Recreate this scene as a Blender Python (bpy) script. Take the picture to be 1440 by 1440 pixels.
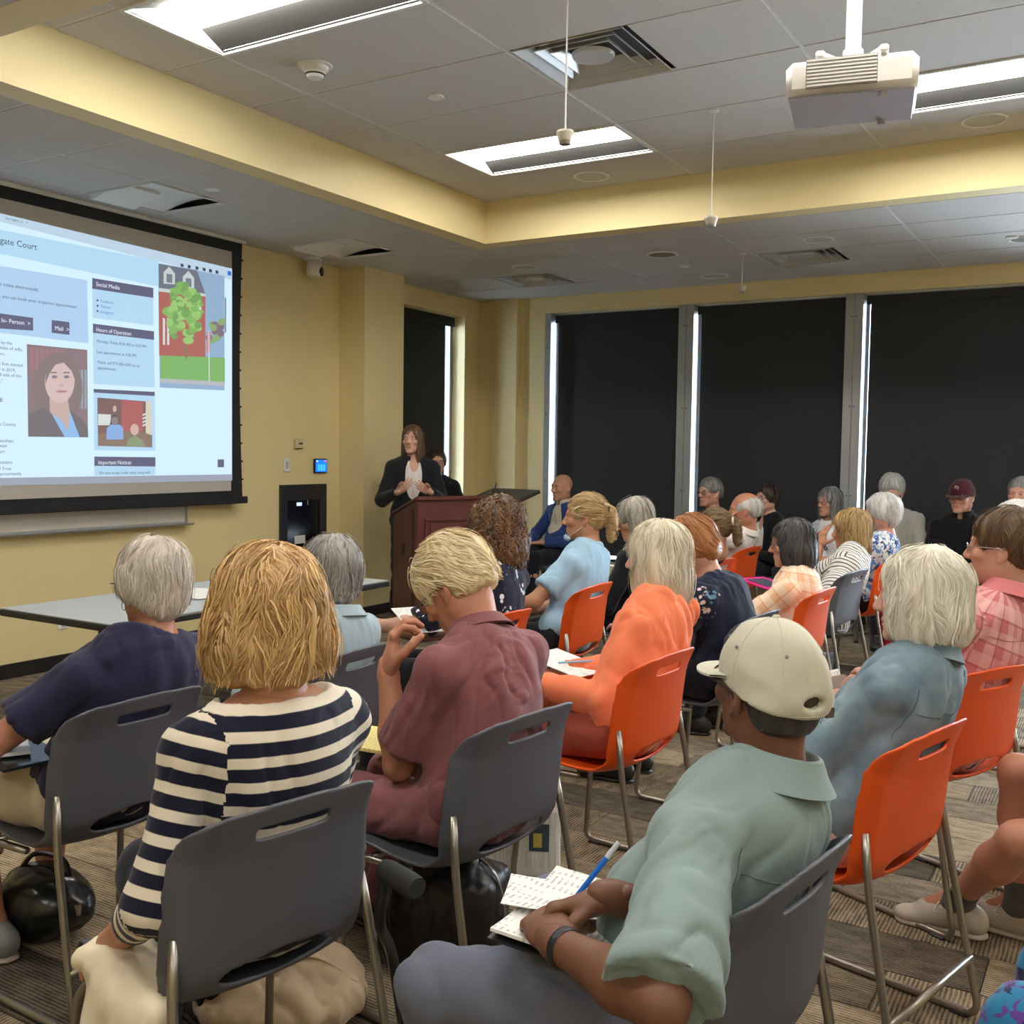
import bpy, math, random
import numpy as np
from mathutils import Vector, Matrix

# ---------------------------------------------------------------- scene, camera, world, exposure
scene = bpy.context.scene
for o in list(bpy.data.objects):
    bpy.data.objects.remove(o, do_unlink=True)
COL = scene.collection
PI = math.pi

# camera solved from the vanishing points of the room (26 mm phone lens, held at 1.5 m)
FPX = 1444.75
YAW, PIT, ROL, CAMH = math.radians(30.98), math.radians(-3.336), math.radians(0.806), 1.5
_f = np.array([-math.sin(YAW)*math.cos(PIT), math.cos(YAW)*math.cos(PIT), math.sin(PIT)])
_r = np.array([math.cos(YAW), math.sin(YAW), 0.0])
_u = np.cross(_r, _f)
_r, _u = math.cos(ROL)*_r+math.sin(ROL)*_u, -math.sin(ROL)*_r+math.cos(ROL)*_u
CAM = np.array([0, 0, CAMH])
cd = bpy.data.cameras.new('camera'); cam = bpy.data.objects.new('camera', cd); COL.objects.link(cam)
cd.sensor_width = 36.0; cd.sensor_height = 36.0; cd.sensor_fit = 'HORIZONTAL'
cd.lens = 36.0*FPX/1440.0; cd.clip_start = 0.05
cam.matrix_world = Matrix(((_r[0], _u[0], -_f[0], 0), (_r[1], _u[1], -_f[1], 0), (_r[2], _u[2], -_f[2], CAMH), (0, 0, 0, 1)))
scene.camera = cam

def ray(px, py): return _f+_r*(px-720)/FPX-_u*(py-720)/FPX
def atz(px, py, z): d = ray(px, py); return CAM+d*(z-CAMH)/d[2]
def atx(px, py, x): d = ray(px, py); return CAM+d*x/d[0]
def aty(px, py, y): d = ray(px, py); return CAM+d*y/d[1]
def atd(px, py, dep): return CAM+ray(px, py)*dep

w = bpy.data.worlds.new('daylight'); scene.world = w; w.use_nodes = True
w.node_tree.nodes['Background'].inputs['Color'].default_value = (0.80, 0.90, 1.0, 1)
w.node_tree.nodes['Background'].inputs['Strength'].default_value = 9.0
scene.view_settings.view_transform = 'Standard'
scene.view_settings.look = 'None'
scene.view_settings.gamma = 1.0
scene.view_settings.use_curve_mapping = False
scene.view_settings.exposure = 1.38
LAMP = 15.0          # emission of the ceiling troffers

# ---------------------------------------------------------------- helpers
def lin(c):
    """sRGB 0-255 triple to linear"""
    out = []
    for v in c:
        v = v/255.0
        out.append(v/12.92 if v <= 0.04045 else ((v+0.055)/1.055)**2.4)
    return tuple(out)

class N:
    """small node-tree writer"""
    def __init__(s, m):
        s.t = m.node_tree; s.b = s.t.nodes['Principled BSDF']
    def n(s, typ, inp=None, **kw):
        nd = s.t.nodes.new(typ)
        for k, v in kw.items(): setattr(nd, k, v)
        for k, v in (inp or {}).items():
            if isinstance(v, bpy.types.NodeSocket): s.t.links.new(v, nd.inputs[k])
            else: nd.inputs[k].default_value = v
        return nd
    def link(s, a, b): s.t.links.new(a, b)
    def base(s, sock): s.link(sock, s.b.inputs['Base Color'])
    def co(s, kind='Object'): return s.n('ShaderNodeTexCoord').outputs[kind]
    def attr(s, name): return s.n('ShaderNodeAttribute', attribute_name=name)
    def math(s, op, a, b=0.0, c=None):
        d = {0: a, 1: b}
        if c is not None: d[2] = c
        return s.n('ShaderNodeMath', d, operation=op).outputs[0]
    def mix(s, fac, a, b, blend='MIX'):
        nd = s.n('ShaderNodeMix', data_type='RGBA', blend_type=blend)
        for k, v in ((0, fac), (6, a), (7, b)):
            if isinstance(v, bpy.types.NodeSocket): s.link(v, nd.inputs[k])
            else: nd.inputs[k].default_value = (tuple(v)+(1,) if k else v) if not isinstance(v, (int, float)) else v
        return nd.outputs[2]
    def noise(s, vec, scale, detail=3, rough=.55, dist=0):
        return s.n('ShaderNodeTexNoise', {'Vector': vec, 'Scale': scale, 'Detail': detail, 'Roughness': rough, 'Distortion': dist}).outputs['Fac']
    def map(s, vec, sc=(1, 1, 1), rot=(0, 0, 0), loc=(0, 0, 0)):
        return s.n('ShaderNodeMapping', {'Vector': vec, 'Scale': sc, 'Rotation': rot, 'Location': loc}).outputs[0]
    def ramp(s, fac, stops):
        nd = s.n('ShaderNodeValToRGB', {0: fac}); cr = nd.color_ramp
        while len(cr.elements) < len(stops): cr.elements.new(0.5)
        for e, (p, c) in zip(cr.elements, stops):
            e.position = p; e.color = tuple(c)+(1,) if len(c) == 3 else c
        return nd.outputs[0]
    def step(s, v, lo, hi):
        return s.n('ShaderNodeMapRange', {0: v, 1: lo, 2: hi, 3: 0.0, 4: 1.0}, clamp=True).outputs[0]
    def bump(s, h, strength=.3, dist=.01):
        b = s.n('ShaderNodeBump', {'Height': h, 'Strength': strength, 'Distance': dist})
        s.link(b.outputs[0], s.b.inputs['Normal'])

def newmat(name, col=(.5, .5, .5), rough=.6, metal=0., spec=.5):
    m = bpy.data.materials.new(name); m.use_nodes = True
    b = m.node_tree.nodes['Principled BSDF']
    b.inputs['Base Color'].default_value = tuple(col)+(1,)
    b.inputs['Roughness'].default_value = rough
    b.inputs['Metallic'].default_value = metal
    b.inputs['Specular IOR Level'].default_value = spec
    return m

_mc = {}
def mat(name, col=(.5, .5, .5), rough=.6, metal=0., spec=.5, var=.06, scale=40., bump=0.):
    """plain material with slight procedural variation, cached by name"""
    if name in _mc: return _mc[name]
    m = newmat(name, col, rough, metal, spec); g = N(m)
    f = g.noise(g.co(), scale, 4)
    a = tuple(c*(1-var) for c in col); b = tuple(min(1, c*(1+var)) for c in col)
    g.base(g.mix(f, a, b))
    if bump: g.bump(g.noise(g.co(), scale*4, 3), bump, .004)
    _mc[name] = m
    return m

def emat(name, col, strength, base=(0, 0, 0)):
    if name in _mc: return _mc[name]
    m = newmat(name, base, .6, 0, .2); b = m.node_tree.nodes['Principled BSDF']
    b.inputs['Emission Color'].default_value = tuple(col)+(1,)
    b.inputs['Emission Strength'].default_value = strength
    _mc[name] = m
    return m

def tagp(o, label=None, cat=None, group=None, kind=None):
    if label: o['label'] = label
    if cat: o['category'] = cat
    if group: o['group'] = group
    if kind: o['kind'] = kind
    return o

def empty(name, loc=(0, 0, 0), rz=0, label=None, cat=None, group=None):
    o = bpy.data.objects.new(name, None); COL.objects.link(o)
    o.location = tuple(map(float, loc)); o.rotation_euler = (0, 0, rz); o.empty_display_size = .1
    return tagp(o, label, cat, group)

def link(name, me, m=None, parent=None, smooth=False):
    o = bpy.data.objects.new(name, me); COL.objects.link(o)
    if m is not None and not me.materials: me.materials.append(m)
    if parent is not None: o.parent = parent
    if smooth and len(me.polygons): me.polygons.foreach_set('use_smooth', np.ones(len(me.polygons), dtype=bool))
    return o

def mesh(name, V, F):
    me = bpy.data.meshes.new(name)
    me.from_pydata([tuple(map(float, v)) for v in V], [], [tuple(map(int, f)) for f in F]); me.update()
    return me

def npmesh(name, V, Q):
    """fast mesh from numpy verts and equal-sized faces"""
    me = bpy.data.meshes.new(name); n = Q.shape[1]
    me.vertices.add(len(V)); me.vertices.foreach_set('co', np.ascontiguousarray(V, dtype=np.float32).ravel())
    me.loops.add(Q.size); me.loops.foreach_set('vertex_index', np.ascontiguousarray(Q, dtype=np.int32).ravel())
    me.polygons.add(len(Q)); me.polygons.foreach_set('loop_start', np.arange(0, Q.size, n, dtype=np.int32))
    me.update(calc_edges=True); me.polygons.foreach_set('use_smooth', np.ones(len(Q), dtype=bool))
    return me

class MB:
    """collects shapes of ONE part into a mesh"""
    def __init__(s): s.V = []; s.F = []
    def add(s, V, F):
        o = len(s.V); s.V += [tuple(v) for v in V]; s.F += [tuple(i+o for i in f) for f in F]; return s
    def box(s, c, d, R=None, bev=0.0):
        c = np.array(c, float); h = np.array(d, float)/2
        if bev <= 0:
            P = np.array([[x, y, z] for x in (-1, 1) for y in (-1, 1) for z in (-1, 1)], float)*h
            F = [(0, 1, 3, 2), (4, 6, 7, 5), (0, 4, 5, 1), (2, 3, 7, 6), (0, 2, 6, 4), (1, 5, 7, 3)]
        else:
            b = min(bev, h.min()*.95); P = []; 
            for x in (-1, 1):
                for y in (-1, 1):
                    for z in (-1, 1):
                        sg = np.array([x, y, z], float)
                        for a in range(3):
                            q = sg*h; 
                            for k in range(3):
                                if k != a: q[k] -= sg[k]*b
                            P.append(q)
            P = np.array(P)
            def vi(x, y, z, a): return ((x*2+y)*2+z)*3+a
            F = []
            for a in range(3):
                o1, o2 = [k for k in range(3) if k != a]
                for sgn in (0, 1):
                    f = []
                    for (p, q) in ((0, 0), (1, 0), (1, 1), (0, 1)):
                        t = [0, 0, 0]; t[a] = sgn; t[o1] = p; t[o2] = q; f.append(vi(*t, a))
                    F.append(f if (sgn == 1) == (a != 1) else f[::-1])
            for a in range(3):
                o1, o2 = [k for k in range(3) if k != a]
                for p in (0, 1):
                    for q in (0, 1):
                        t0 = [0, 0, 0]; t1 = [0, 0, 0]; t0[a] = 0; t1[a] = 1
                        for t in (t0, t1): t[o1] = p; t[o2] = q
                        F.append((vi(*t0, o1), vi(*t1, o1), vi(*t1, o2), vi(*t0, o2)))
            for x in (0, 1):
                for y in (0, 1):
                    for z in (0, 1): F.append((vi(x, y, z, 0), vi(x, y, z, 1), vi(x, y, z, 2)))
        if R is not None: P = P@np.array(R).T
        return s.add(P+c, F)
    def tube(s, pts, r, n=8, cap=True, closed=False, flat=None):
        pts = [np.array(p, float) for p in pts]; m = len(pts)
        rr = r if hasattr(r, '__len__') else [r]*m
        T = []
        for i in range(m):
            a = pts[(i-1) % m] if (closed or i > 0) else pts[i]
            b = pts[(i+1) % m] if (closed or i < m-1) else pts[i]
            t = b-a; T.append(t/(np.linalg.norm(t)+1e-12))
        up = np.array([0, 0, 1.]) if abs(T[0][2]) < .9 else np.array([1., 0, 0])
        x = np.cross(up, T[0]); x /= np.linalg.norm(x)
        V = []
        for i in range(m):
            x = x-T[i]*np.dot(x, T[i]); x /= np.linalg.norm(x)+1e-12
            y = np.cross(T[i], x)
            for k in range(n):
                a = 2*PI*k/n
                V.append(pts[i]+rr[i]*(math.cos(a)*x+math.sin(a)*y*(flat or 1)))
        F = []
        for i in range(m if closed else m-1):
            j = (i+1) % m
            for k in range(n):
                l = (k+1) % n
                F.append((i*n+k, i*n+l, j*n+l, j*n+k))
        if cap and not closed:
            F.append(tuple(range(n-1, -1, -1))); F.append(tuple((m-1)*n+k for k in range(n)))
        return s.add(V, F)
    def lathe(s, prof, c=(0, 0, 0), n=24, R=None):
        V = []; F = []; m = len(prof)
        for k in range(n):
            a = 2*PI*k/n
            for (r, z) in prof: V.append((r*math.cos(a), r*math.sin(a), z))
        for k in range(n):
            l = (k+1) % n
            for i in range(m-1): F.append((k*m+i, l*m+i, l*m+i+1, k*m+i+1))
        V = np.array(V)
        if R is not None: V = V@np.array(R).T
        return s.add(V+np.array(c, float), F)
    def prism(s, poly, axis, a0, a1):
        """extrude 2-D polygon along axis index; other two axes in order"""
        o = [k for k in range(3) if k != axis]; n = len(poly); V = []
        for a in (a0, a1):
            for p in poly:
                v = [0, 0, 0]; v[axis] = a; v[o[0]] = p[0]; v[o[1]] = p[1]; V.append(v)
        F = [tuple(range(n-1, -1, -1)), tuple(range(n, 2*n))]
        for i in range(n): j = (i+1) % n; F.append((i, j, n+j, n+i))
        return s.add(V, F)
    def quad(s, a, b, c, d): return s.add([a, b, c, d], [(0, 1, 2, 3)])
    def mesh(s, name): 
        me = mesh(name, s.V, s.F)
        return me
    def build(s, name, m=None, parent=None, smooth=False, fix=True):
        me = s.mesh(name)
        if fix:
            import bmesh
            bm = bmesh.new(); bm.from_mesh(me); bmesh.ops.recalc_face_normals(bm, faces=bm.faces); bm.to_mesh(me); bm.free()
        if smooth:
            me.polygons.foreach_set('use_smooth', np.ones(len(me.polygons), dtype=bool))
            try: me.set_sharp_from_angle(angle=math.radians(40))
            except Exception: pass
        return link(name, me, m, parent)

def bez(P, n):
    """Catmull-Rom through points"""
    P = [np.array(p, float) for p in P]; P = [2*P[0]-P[1]]+P+[2*P[-1]-P[-2]]; out = []
    for i in range(1, len(P)-2):
        for k in range(n):
            t = k/n; a, b, c, d = P[i-1], P[i], P[i+1], P[i+2]
            out.append(.5*((2*b)+(-a+c)*t+(2*a-5*b+4*c-d)*t*t+(-a+3*b-3*c+d)*t**3))
    out.append(P[-2]); return out

def fillet(P, r, n=5):
    """round the corners of a polyline"""
    P = [np.array(p, float) for p in P]; out = [P[0]]
    for i in range(1, len(P)-1):
        a, b, c = P[i-1], P[i], P[i+1]
        u = (a-b); v = (c-b); lu, lv = np.linalg.norm(u), np.linalg.norm(v); k = min(r, lu*.45, lv*.45)
        p, q = b+u/lu*k, b+v/lv*k
        for t in np.linspace(0, 1, n): out.append((1-t)**2*p+2*t*(1-t)*b+t*t*q)
    out.append(P[-1]); return out

def rotm(ax, ang):
    return np.array(Matrix.Rotation(ang, 3, ax))

def text(s, size, m, parent, loc, rot=(PI/2, 0, PI/2), name='text_line', align='LEFT', width=None):
    cu = bpy.data.curves.new('t', 'FONT'); cu.body = s; cu.size = size; cu.align_x = align; cu.resolution_u = 2
    o = bpy.data.objects.new('t', cu); COL.objects.link(o)
    dg = bpy.context.evaluated_depsgraph_get(); dg.update()
    me = bpy.data.meshes.new_from_object(o.evaluated_get(dg)); bpy.data.objects.remove(o, do_unlink=True)
    if width and len(me.vertices):
        xs = [v.co.x for v in me.vertices]; k = width/(max(xs)-min(xs)+1e-9)
        for v in me.vertices: v.co.x *= k
    me.materials.clear(); me.materials.append(m)
    q = link(name, me, None, parent); q.location = tuple(map(float, loc)); q.rotation_euler = rot
    return q
# ---------------------------------------------------------------- room
XF, YWIN = -6.14, 9.484        # front wall plane, window wall plane
XB, YN = 4.6, -3.6             # walls behind the camera
ZL, ZT = 3.12, 3.438           # perimeter ceiling, tray ceiling
TX0, TX1, TY0, TY1 = -4.392, 3.2, 2.53, 6.847   # tray opening

def wallmat():
    m = newmat('yellow_paint', lin((230, 212, 160)), .55, 0, .35); g = N(m)
    f = g.noise(g.co(), 1.3, 2); g.base(g.mix(f, lin((226, 208, 155)), lin((233, 215, 164))))
    g.bump(g.noise(g.co(), 260, 2), .06, .002); return m
M_WALL = wallmat()
M_BASE = mat('black_rubber', (.012, .012, .014), .45)
M_METAL = mat('brushed_steel', (.42, .40, .37), .32, 1.0, .5, .05, 80)
M_BLK = mat('black_plastic', (.012, .012, .014), .4)
M_WHITE = mat('white_plastic', (.78, .77, .74), .4)
M_ALU = mat('grey_aluminium', (.36, .37, .37), .45, .3)

def tilemat():
    m = newmat('ceiling_tile_mineral', (.6, .58, .55), .9, 0, .2); g = N(m)
    f = g.noise(g.co(), 55, 5, .7); v = g.n('ShaderNodeTexVoronoi', {'Vector': g.co(), 'Scale': 130.}).outputs[0]
    spots = g.step(v, .10, .22)
    c = g.mix(f, (.52, .50, .47), (.66, .64, .61)); g.base(g.mix(spots, (.30, .29, .27), c))
    g.bump(f, .25, .004); return m
M_TILE = tilemat()
M_TBAR = mat('white_grid_steel', (.66, .65, .62), .5)
M_LIP = mat('soffit_underside_paint', lin((232, 208, 138)), .6)

# carpet ---------------------------------------------------------------
def carpet(name, c0, c1, rot):
    m = newmat(name, c0, .95, 0, .1); g = N(m)
    co = g.map(g.co(), (1, 1, 1), (0, 0, rot))
    yv = g.n('ShaderNodeSeparateXYZ', {0: co}).outputs[1]
    rib = g.math('SINE', g.math('ADD', g.math('MULTIPLY', yv, 2*PI/.0125), g.math('MULTIPLY', g.noise(co, 7, 2), 5.)))
    blot = g.noise(g.map(co, (9., 22., 1.)), 1.0, 3, .6); fine = g.noise(g.map(co, (110., 240., 1.)), 1.0, 2, .6)
    f = g.step(g.math('ADD', g.math('ADD', g.math('MULTIPLY', rib, .16), g.math('MULTIPLY', blot, .75)), g.math('MULTIPLY', fine, .55)), .40, .90)
    rnd = g.n('ShaderNodeObjectInfo').outputs['Random']
    k = g.n('ShaderNodeMapRange', {0: rnd, 3: .84, 4: 1.14}).outputs[0]
    c = g.mix(f, c0, c1); hs = g.n('ShaderNodeHueSaturation', {'Value': k, 'Color': c}).outputs[0]
    g.base(hs); g.bump(g.math('ADD', f, g.noise(g.co(), 700, 2)), .6, .004); return m
C1, C2 = lin((74, 67, 57)), lin((168, 151, 126))
CARP = [carpet('carpet_dark', lin((52, 48, 43)), lin((124, 112, 96)), 0), carpet('carpet_taupe', C1, C2, .0),
        carpet('carpet_tan', lin((98, 87, 70)), lin((190, 170, 140)), 0), carpet('carpet_brown', C1, lin((176, 157, 128)), PI/2),
        carpet('carpet_crossgrain', lin((60, 55, 49)), lin((146, 132, 112)), PI/2)]
fl = MB().box(((XF+XB)/2, (YN+YWIN)/2, -.055), (XB-XF+.6, YWIN-YN+.8, .1)).build('floor', CARP[1]); tagp(fl, kind='structure')
rnd = random.Random(4)
pm = [MB().box((0, 0, .0), (.996, .246, .008)).mesh('carpet_plank') for _ in CARP]
for me, m in zip(pm, CARP): me.materials.append(m)
npl = 0
ca, sa = math.cos(math.radians(-8)), math.sin(math.radians(-8))
for j in range(-1, 33):
    for i in range(-9, 5):
        lx, ly = i*1.0+(j % 4)*.25+.2, .2+j*.25
        x, y = lx, ly
        d = np.array([x, y, 0])-CAM; dep = d@_f
        if x < XF+.52 or x > 2 or y > YWIN-.2: continue
        if dep < 1.0: continue
        px = 720+FPX*(d@_r)/dep; py = 720-FPX*(d@_u)/dep
        if px < -330 or px > 1800 or py > 2050 or npl >= 295: continue
        npl += 1
        o = link('carpet_plank', rnd.choice(pm), None, fl); o.location = (x, y, -.001)

# walls ----------------------------------------------------------------
def wall_panel(mb, axis, pos, th, a0, a1, z0, z1):
    if axis == 'x': mb.box((pos-th/2, (a0+a1)/2, (z0+z1)/2), (th, a1-a0, z1-z0))
    else: mb.box(((a0+a1)/2, pos+th/2, (z0+z1)/2), (a1-a0, th, z1-z0))
WZ0, WZ1 = .35, 2.955
FY0, FY1 = 8.02, 9.20           # window opening in front wall
mb = MB()
wall_panel(mb, 'x', XF, .26, YN, FY0, 0, 3.6); wall_panel(mb, 'x', XF, .26, FY1, YWIN+.3, 0, 3.6)
wall_panel(mb, 'x', XF, .26, FY0, FY1, 0, WZ0); wall_panel(mb, 'x', XF, .26, FY0, FY1, 2.93, 3.6)
wf = mb.build('wall_front', M_WALL); tagp(wf, kind='structure')
WINS = [(-5.25, -3.83), (-3.675, -2.24), (-2.088, -.65), (-.50, .95), (1.1, 2.55)]
mb = MB()
wall_panel(mb, 'y', YWIN, .28, XF, WINS[0][0]-.07, 0, 3.6); wall_panel(mb, 'y', YWIN, .28, WINS[-1][1]+.1, XB, 0, 3.6)
wall_panel(mb, 'y', YWIN, .28, WINS[0][0]-.07, WINS[-1][1]+.1, 0, WZ0); wall_panel(mb, 'y', YWIN, .28, WINS[0][0]-.07, WINS[-1][1]+.1, WZ1, 3.6)
ww = mb.build('wall_window', M_WALL); tagp(ww, kind='structure')
o = MB().box((XB+.1, (YN+YWIN)/2, 1.8), (.2, YWIN-YN+.8, 3.6)).build('wall_back', M_WALL); tagp(o, kind='structure')
o = MB().box(((XF+XB)/2, YN-.1, 1.8), (XB-XF+.6, .2, 3.6)).build('wall_near', M_WALL); tagp(o, kind='structure')
# column in the front corner
cy0, cy1, cx1 = 7.17, 7.74, -5.85
o = MB().box(((XF+cx1)/2, (cy0+cy1)/2, ZL/2), (cx1-XF, cy1-cy0, ZL)).build('wall_column', M_WALL); tagp(o, kind='structure')
# shallow drywall pilaster by the corner on the window wall
o = MB().box((-5.78, YWIN-.03, ZL/2), (.30, .06, ZL)).build('wall_pilaster', M_WALL); tagp(o, kind='structure')
mb = MB(); h = .092
mb.box((XF+.006, (YN+cy0)/2, h/2), (.012, cy0-YN, h)); 
o = mb.build('baseboard_front', M_BASE); tagp(o, kind='structure')
o = MB().box(((XF+cx1)/2, cy0-.006, h/2), (cx1-XF, .012, h)).box((cx1+.006, (cy0+cy1)/2, h/2), (.012, cy1-cy0+.012, h)).build('baseboard_column', M_BASE); tagp(o, kind='structure')
o = MB().box((0, YWIN-.006, h/2), (9.0, .012, h)).build('baseboard_window', M_BASE); tagp(o, kind='structure')

# windows ---------------------------------------------------------------
def glassmat():
    m = newmat('window_glass', (.9, .95, 1), .05); g = N(m)
    t = g.n('ShaderNodeBsdfTransparent', {'Color': (.92, .96, 1, 1)}); gl = g.n('ShaderNodeBsdfGlossy', {'Roughness': .03})
    fr = g.n('ShaderNodeFresnel', {'IOR': 1.4}); mx = g.n('ShaderNodeMixShader', {0: fr.outputs[0], 1: t.outputs[0], 2: gl.outputs[0]})
    out = [n for n in g.t.nodes if n.type == 'OUTPUT_MATERIAL'][0]; g.link(mx.outputs[0], out.inputs[0]); return m
M_GLASS = glassmat()
def shademat():
    m = newmat('black_shade_fabric', (.016, .017, .020), .85, 0, .25); g = N(m)
    wv = g.noise(g.map(g.co(), (300, 300, 300)), 1, 2); g.base(g.mix(wv, (.026, .027, .031), (.046, .047, .052))); g.bump(wv, .2, .002); return m
M_SHADE = shademat()
for i, (x0, x1) in enumerate(WINS):
    wn = MB().box((x0-.0, YWIN+.2, (WZ0+WZ1)/2), (.05, .08, WZ1-WZ0)).box((x1, YWIN+.2, (WZ0+WZ1)/2), (.05, .08, WZ1-WZ0)) \
        .box(((x0+x1)/2, YWIN+.2, WZ0+.025), (x1-x0, .08, .05)).box(((x0+x1)/2, YWIN+.2, WZ1-.025), (x1-x0, .08, .05)).build('window_%d' % (i+1), M_ALU)
    tagp(wn, kind='structure')
    MB().box(((x0+x1)/2, YWIN+.2, (WZ0+WZ1)/2), (x1-x0-.05, .008, WZ1-WZ0-.1)).build('pane', M_GLASS, wn)
    if i < 3:  # windows past these are out of view, left unshaded to admit more daylight
        sh = empty('roller_shade', ((x0+x1)/2, YWIN+.09, 0), 0,
                   ['drawn black roller shade in the window beside the room corner', 'drawn black roller shade in the window between two grey mullions, middle one of three',
                    'drawn black roller shade in the window behind the man in the maroon cap'][i], 'roller shade', 'black roller shades on the window wall')
        hw = (x1-x0)/2
        MB().box((.014, 0, (WZ0+WZ1)/2+.03), (2*hw-.066, .004, WZ1-WZ0-.13)).build('shade_cloth', M_SHADE, sh)
        R = rotm('Y', PI/2)
        MB().lathe([(0, -hw+.02), (.032, -hw+.02), (.032, hw-.02), (0, hw-.02)], (0, .02, WZ1-.055), 16, R).build('roller_tube', M_SHADE, sh, True)
        MB().box((0, -.022, WZ1-.06), (2*hw-.03, .008, .075)).build('fascia', M_SHADE, sh)
        MB().box((.014, -.004, WZ0+.05), (2*hw-.068, .014, .03)).build('hem_bar', M_BLK, sh)
# mullion covers between the windows
for i in range(4):
    a, b = WINS[i][1], WINS[i+1][0]
    o = MB().box(((a+b)/2-.04, YWIN+.10, WZ1/2), ((b-a)/2-.002, .2, WZ1)).box(((a+b)/2+.04, YWIN+.10, WZ1/2), ((b-a)/2-.004, .2, WZ1)).build('trim_%d' % (i+1), M_ALU); tagp(o, kind='structure')
    for z in (2.75, 1.95, 1.15):
        for s in (-.018, .018):
            MB().lathe([(0, -.003), (.006, -.003), (.006, .003), (0, .003)], ((a+b)/2+s, YWIN-.002, z), 8, rotm('X', PI/2)).build('screw', M_BLK, o)
o = MB().box((WINS[0][0]-.035, YWIN+.12, WZ1/2), (.066, .24, WZ1)).build('trim_5', M_ALU); tagp(o, kind='structure')
for z in (2.6, 1.9, 1.2): MB().lathe([(0, -.003), (.006, -.003), (.006, .003), (0, .003)], (WINS[0][0]-.04, YWIN-.002, z), 8, rotm('X', PI/2)).build('screw', M_BLK, o)
# window in the front wall
wn = MB().box((XF-.2, FY0+.02, (WZ0+2.93)/2), (.08, .05, 2.93-WZ0)).box((XF-.2, FY1-.02, (WZ0+2.93)/2), (.08, .05, 2.93-WZ0)).box((XF-.2, (FY0+FY1)/2, 2.905), (.08, FY1-FY0, .05)).box((XF-.2, (FY0+FY1)/2, WZ0+.02), (.08, FY1-FY0, .05)).build('window_6', M_ALU); tagp(wn, kind='structure')
MB().box((XF-.2, (FY0+FY1)/2, 1.64), (.008, FY1-FY0-.05, 2.5)).build('pane', M_GLASS, wn)
sh = empty('roller_shade', (XF-.165, (FY0+FY1)/2, 0), 0, 'drawn black roller shade in the narrow window behind the standing speaker', 'roller shade')
MB().box((0, -.05, 1.64), (.004, FY1-FY0-.17, 2.5)).build('shade_cloth', M_SHADE, sh)
MB().box((.04, 0, 2.875), (.008, FY1-FY0-.03, .10)).build('fascia', M_SHADE, sh)
MB().box((.0, -.06, WZ0+.07), (.014, FY1-FY0-.14, .03)).build('hem_bar', M_BLK, sh)

# ceilings ----------------------------------------------------------------
GX = [-3.937+1.2585*k for k in range(-2, 7)]     # grid lines along Y
GYT = [3.090+.6245*k for k in range(-1, 7)]      # tray grid lines along X
slab = MB().box(((XF+XB)/2, (YN+YWIN)/2, ZT+.12), (XB-XF+.6, YWIN-YN+.8, .1)).build('ceiling', M_TBAR); tagp(slab, kind='structure')
ct = slab
# soffit faces (yellow) and underside lips
LIP = .165
mb = MB()
mb.box((TX0-LIP/2, (TY0+TY1)/2, (ZL+ZT)/2+.02), (LIP, TY1-TY0+2*LIP, ZT-ZL+.04)); o = mb.build('wall_soffit_front', M_WALL); tagp(o, kind='structure')
o = MB().box(((TX0+TX1)/2, TY1+LIP/2, (ZL+ZT)/2+.02), (TX1-TX0, LIP, ZT-ZL+.04)).build('wall_soffit_window', M_WALL); tagp(o, kind='structure')
o = MB().box(((TX0+TX1)/2, TY0-LIP/2, (ZL+ZT)/2+.02), (TX1-TX0, LIP, ZT-ZL+.04)).build('wall_soffit_near', M_WALL); tagp(o, kind='structure')
o = MB().box((TX1+LIP/2, (TY0+TY1)/2, (ZL+ZT)/2+.02), (LIP, TY1-TY0+2*LIP, ZT-ZL+.04)).build('wall_soffit_back', M_WALL); tagp(o, kind='structure')

LIGHTS_T = [(-3.937, 3.090), (-3.937, 5.588), (-1.420, 3.090), (-1.420, 5.588), (1.097, 3.090), (1.097, 5.588)]
LIGHTS_L = [(-3.937, .62), (-1.420, .62), (1.097, .62), (-1.420, -1.9), (1.097, -1.9), (3.3, 7.6)]  # added troffers, out of view, to brighten the nearer rows
def covered(x0, x1, y0, y1, holes):
    for (a, b, c, d) in holes:
        if x0 < b-.02 and x1 > a+.02 and y0 < d-.02 and y1 > c+.02: return True
    return False
tile_cache = {}
def tiles(xs, ys, z, par, holes, bar=True):
    for i in range(len(xs)-1):
        for j in range(len(ys)-1):
            x0, x1, y0, y1 = xs[i], xs[i+1], ys[j], ys[j+1]
            if x1-x0 < .02 or y1-y0 < .02 or covered(x0, x1, y0, y1, holes): continue
            key = (round(x1-x0, 3), round(y1-y0, 3))
            if key not in tile_cache:
                me = MB().box((0, 0, .008), (key[0]-.014, key[1]-.014, .016), None, .004).mesh('ceiling_tile'); me.materials.append(M_TILE); tile_cache[key] = me
            o = link('ceiling_tile', tile_cache[key], None, par); o.location = ((x0+x1)/2, (y0+y1)/2, z)
    if bar:
        for x in xs: MB().box((x, (ys[0]+ys[-1])/2, z+.006), (.022, ys[-1]-ys[0], .006)).build('grid_bar', M_TBAR, par)
        for y in ys: MB().box(((xs[0]+xs[-1])/2, y, z+.0065), (xs[-1]-xs[0], .022, .006)).build('grid_bar', M_TBAR, par)
holesT = [(x, x+1.2585, y, y+.6245) for x, y in LIGHTS_T]+[(-2.67, -2.05, 4.34, 4.963)]
xsT = [TX0]+[g for g in GX if TX0 < g < TX1]+[TX1]
ysT = [TY0]+[g for g in GYT if TY0 < g < TY1]+[TY1]
holesV = (-2.679, -2.05, 4.339, 4.9635)
xs2 = sorted(xsT+[-2.05])
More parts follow.
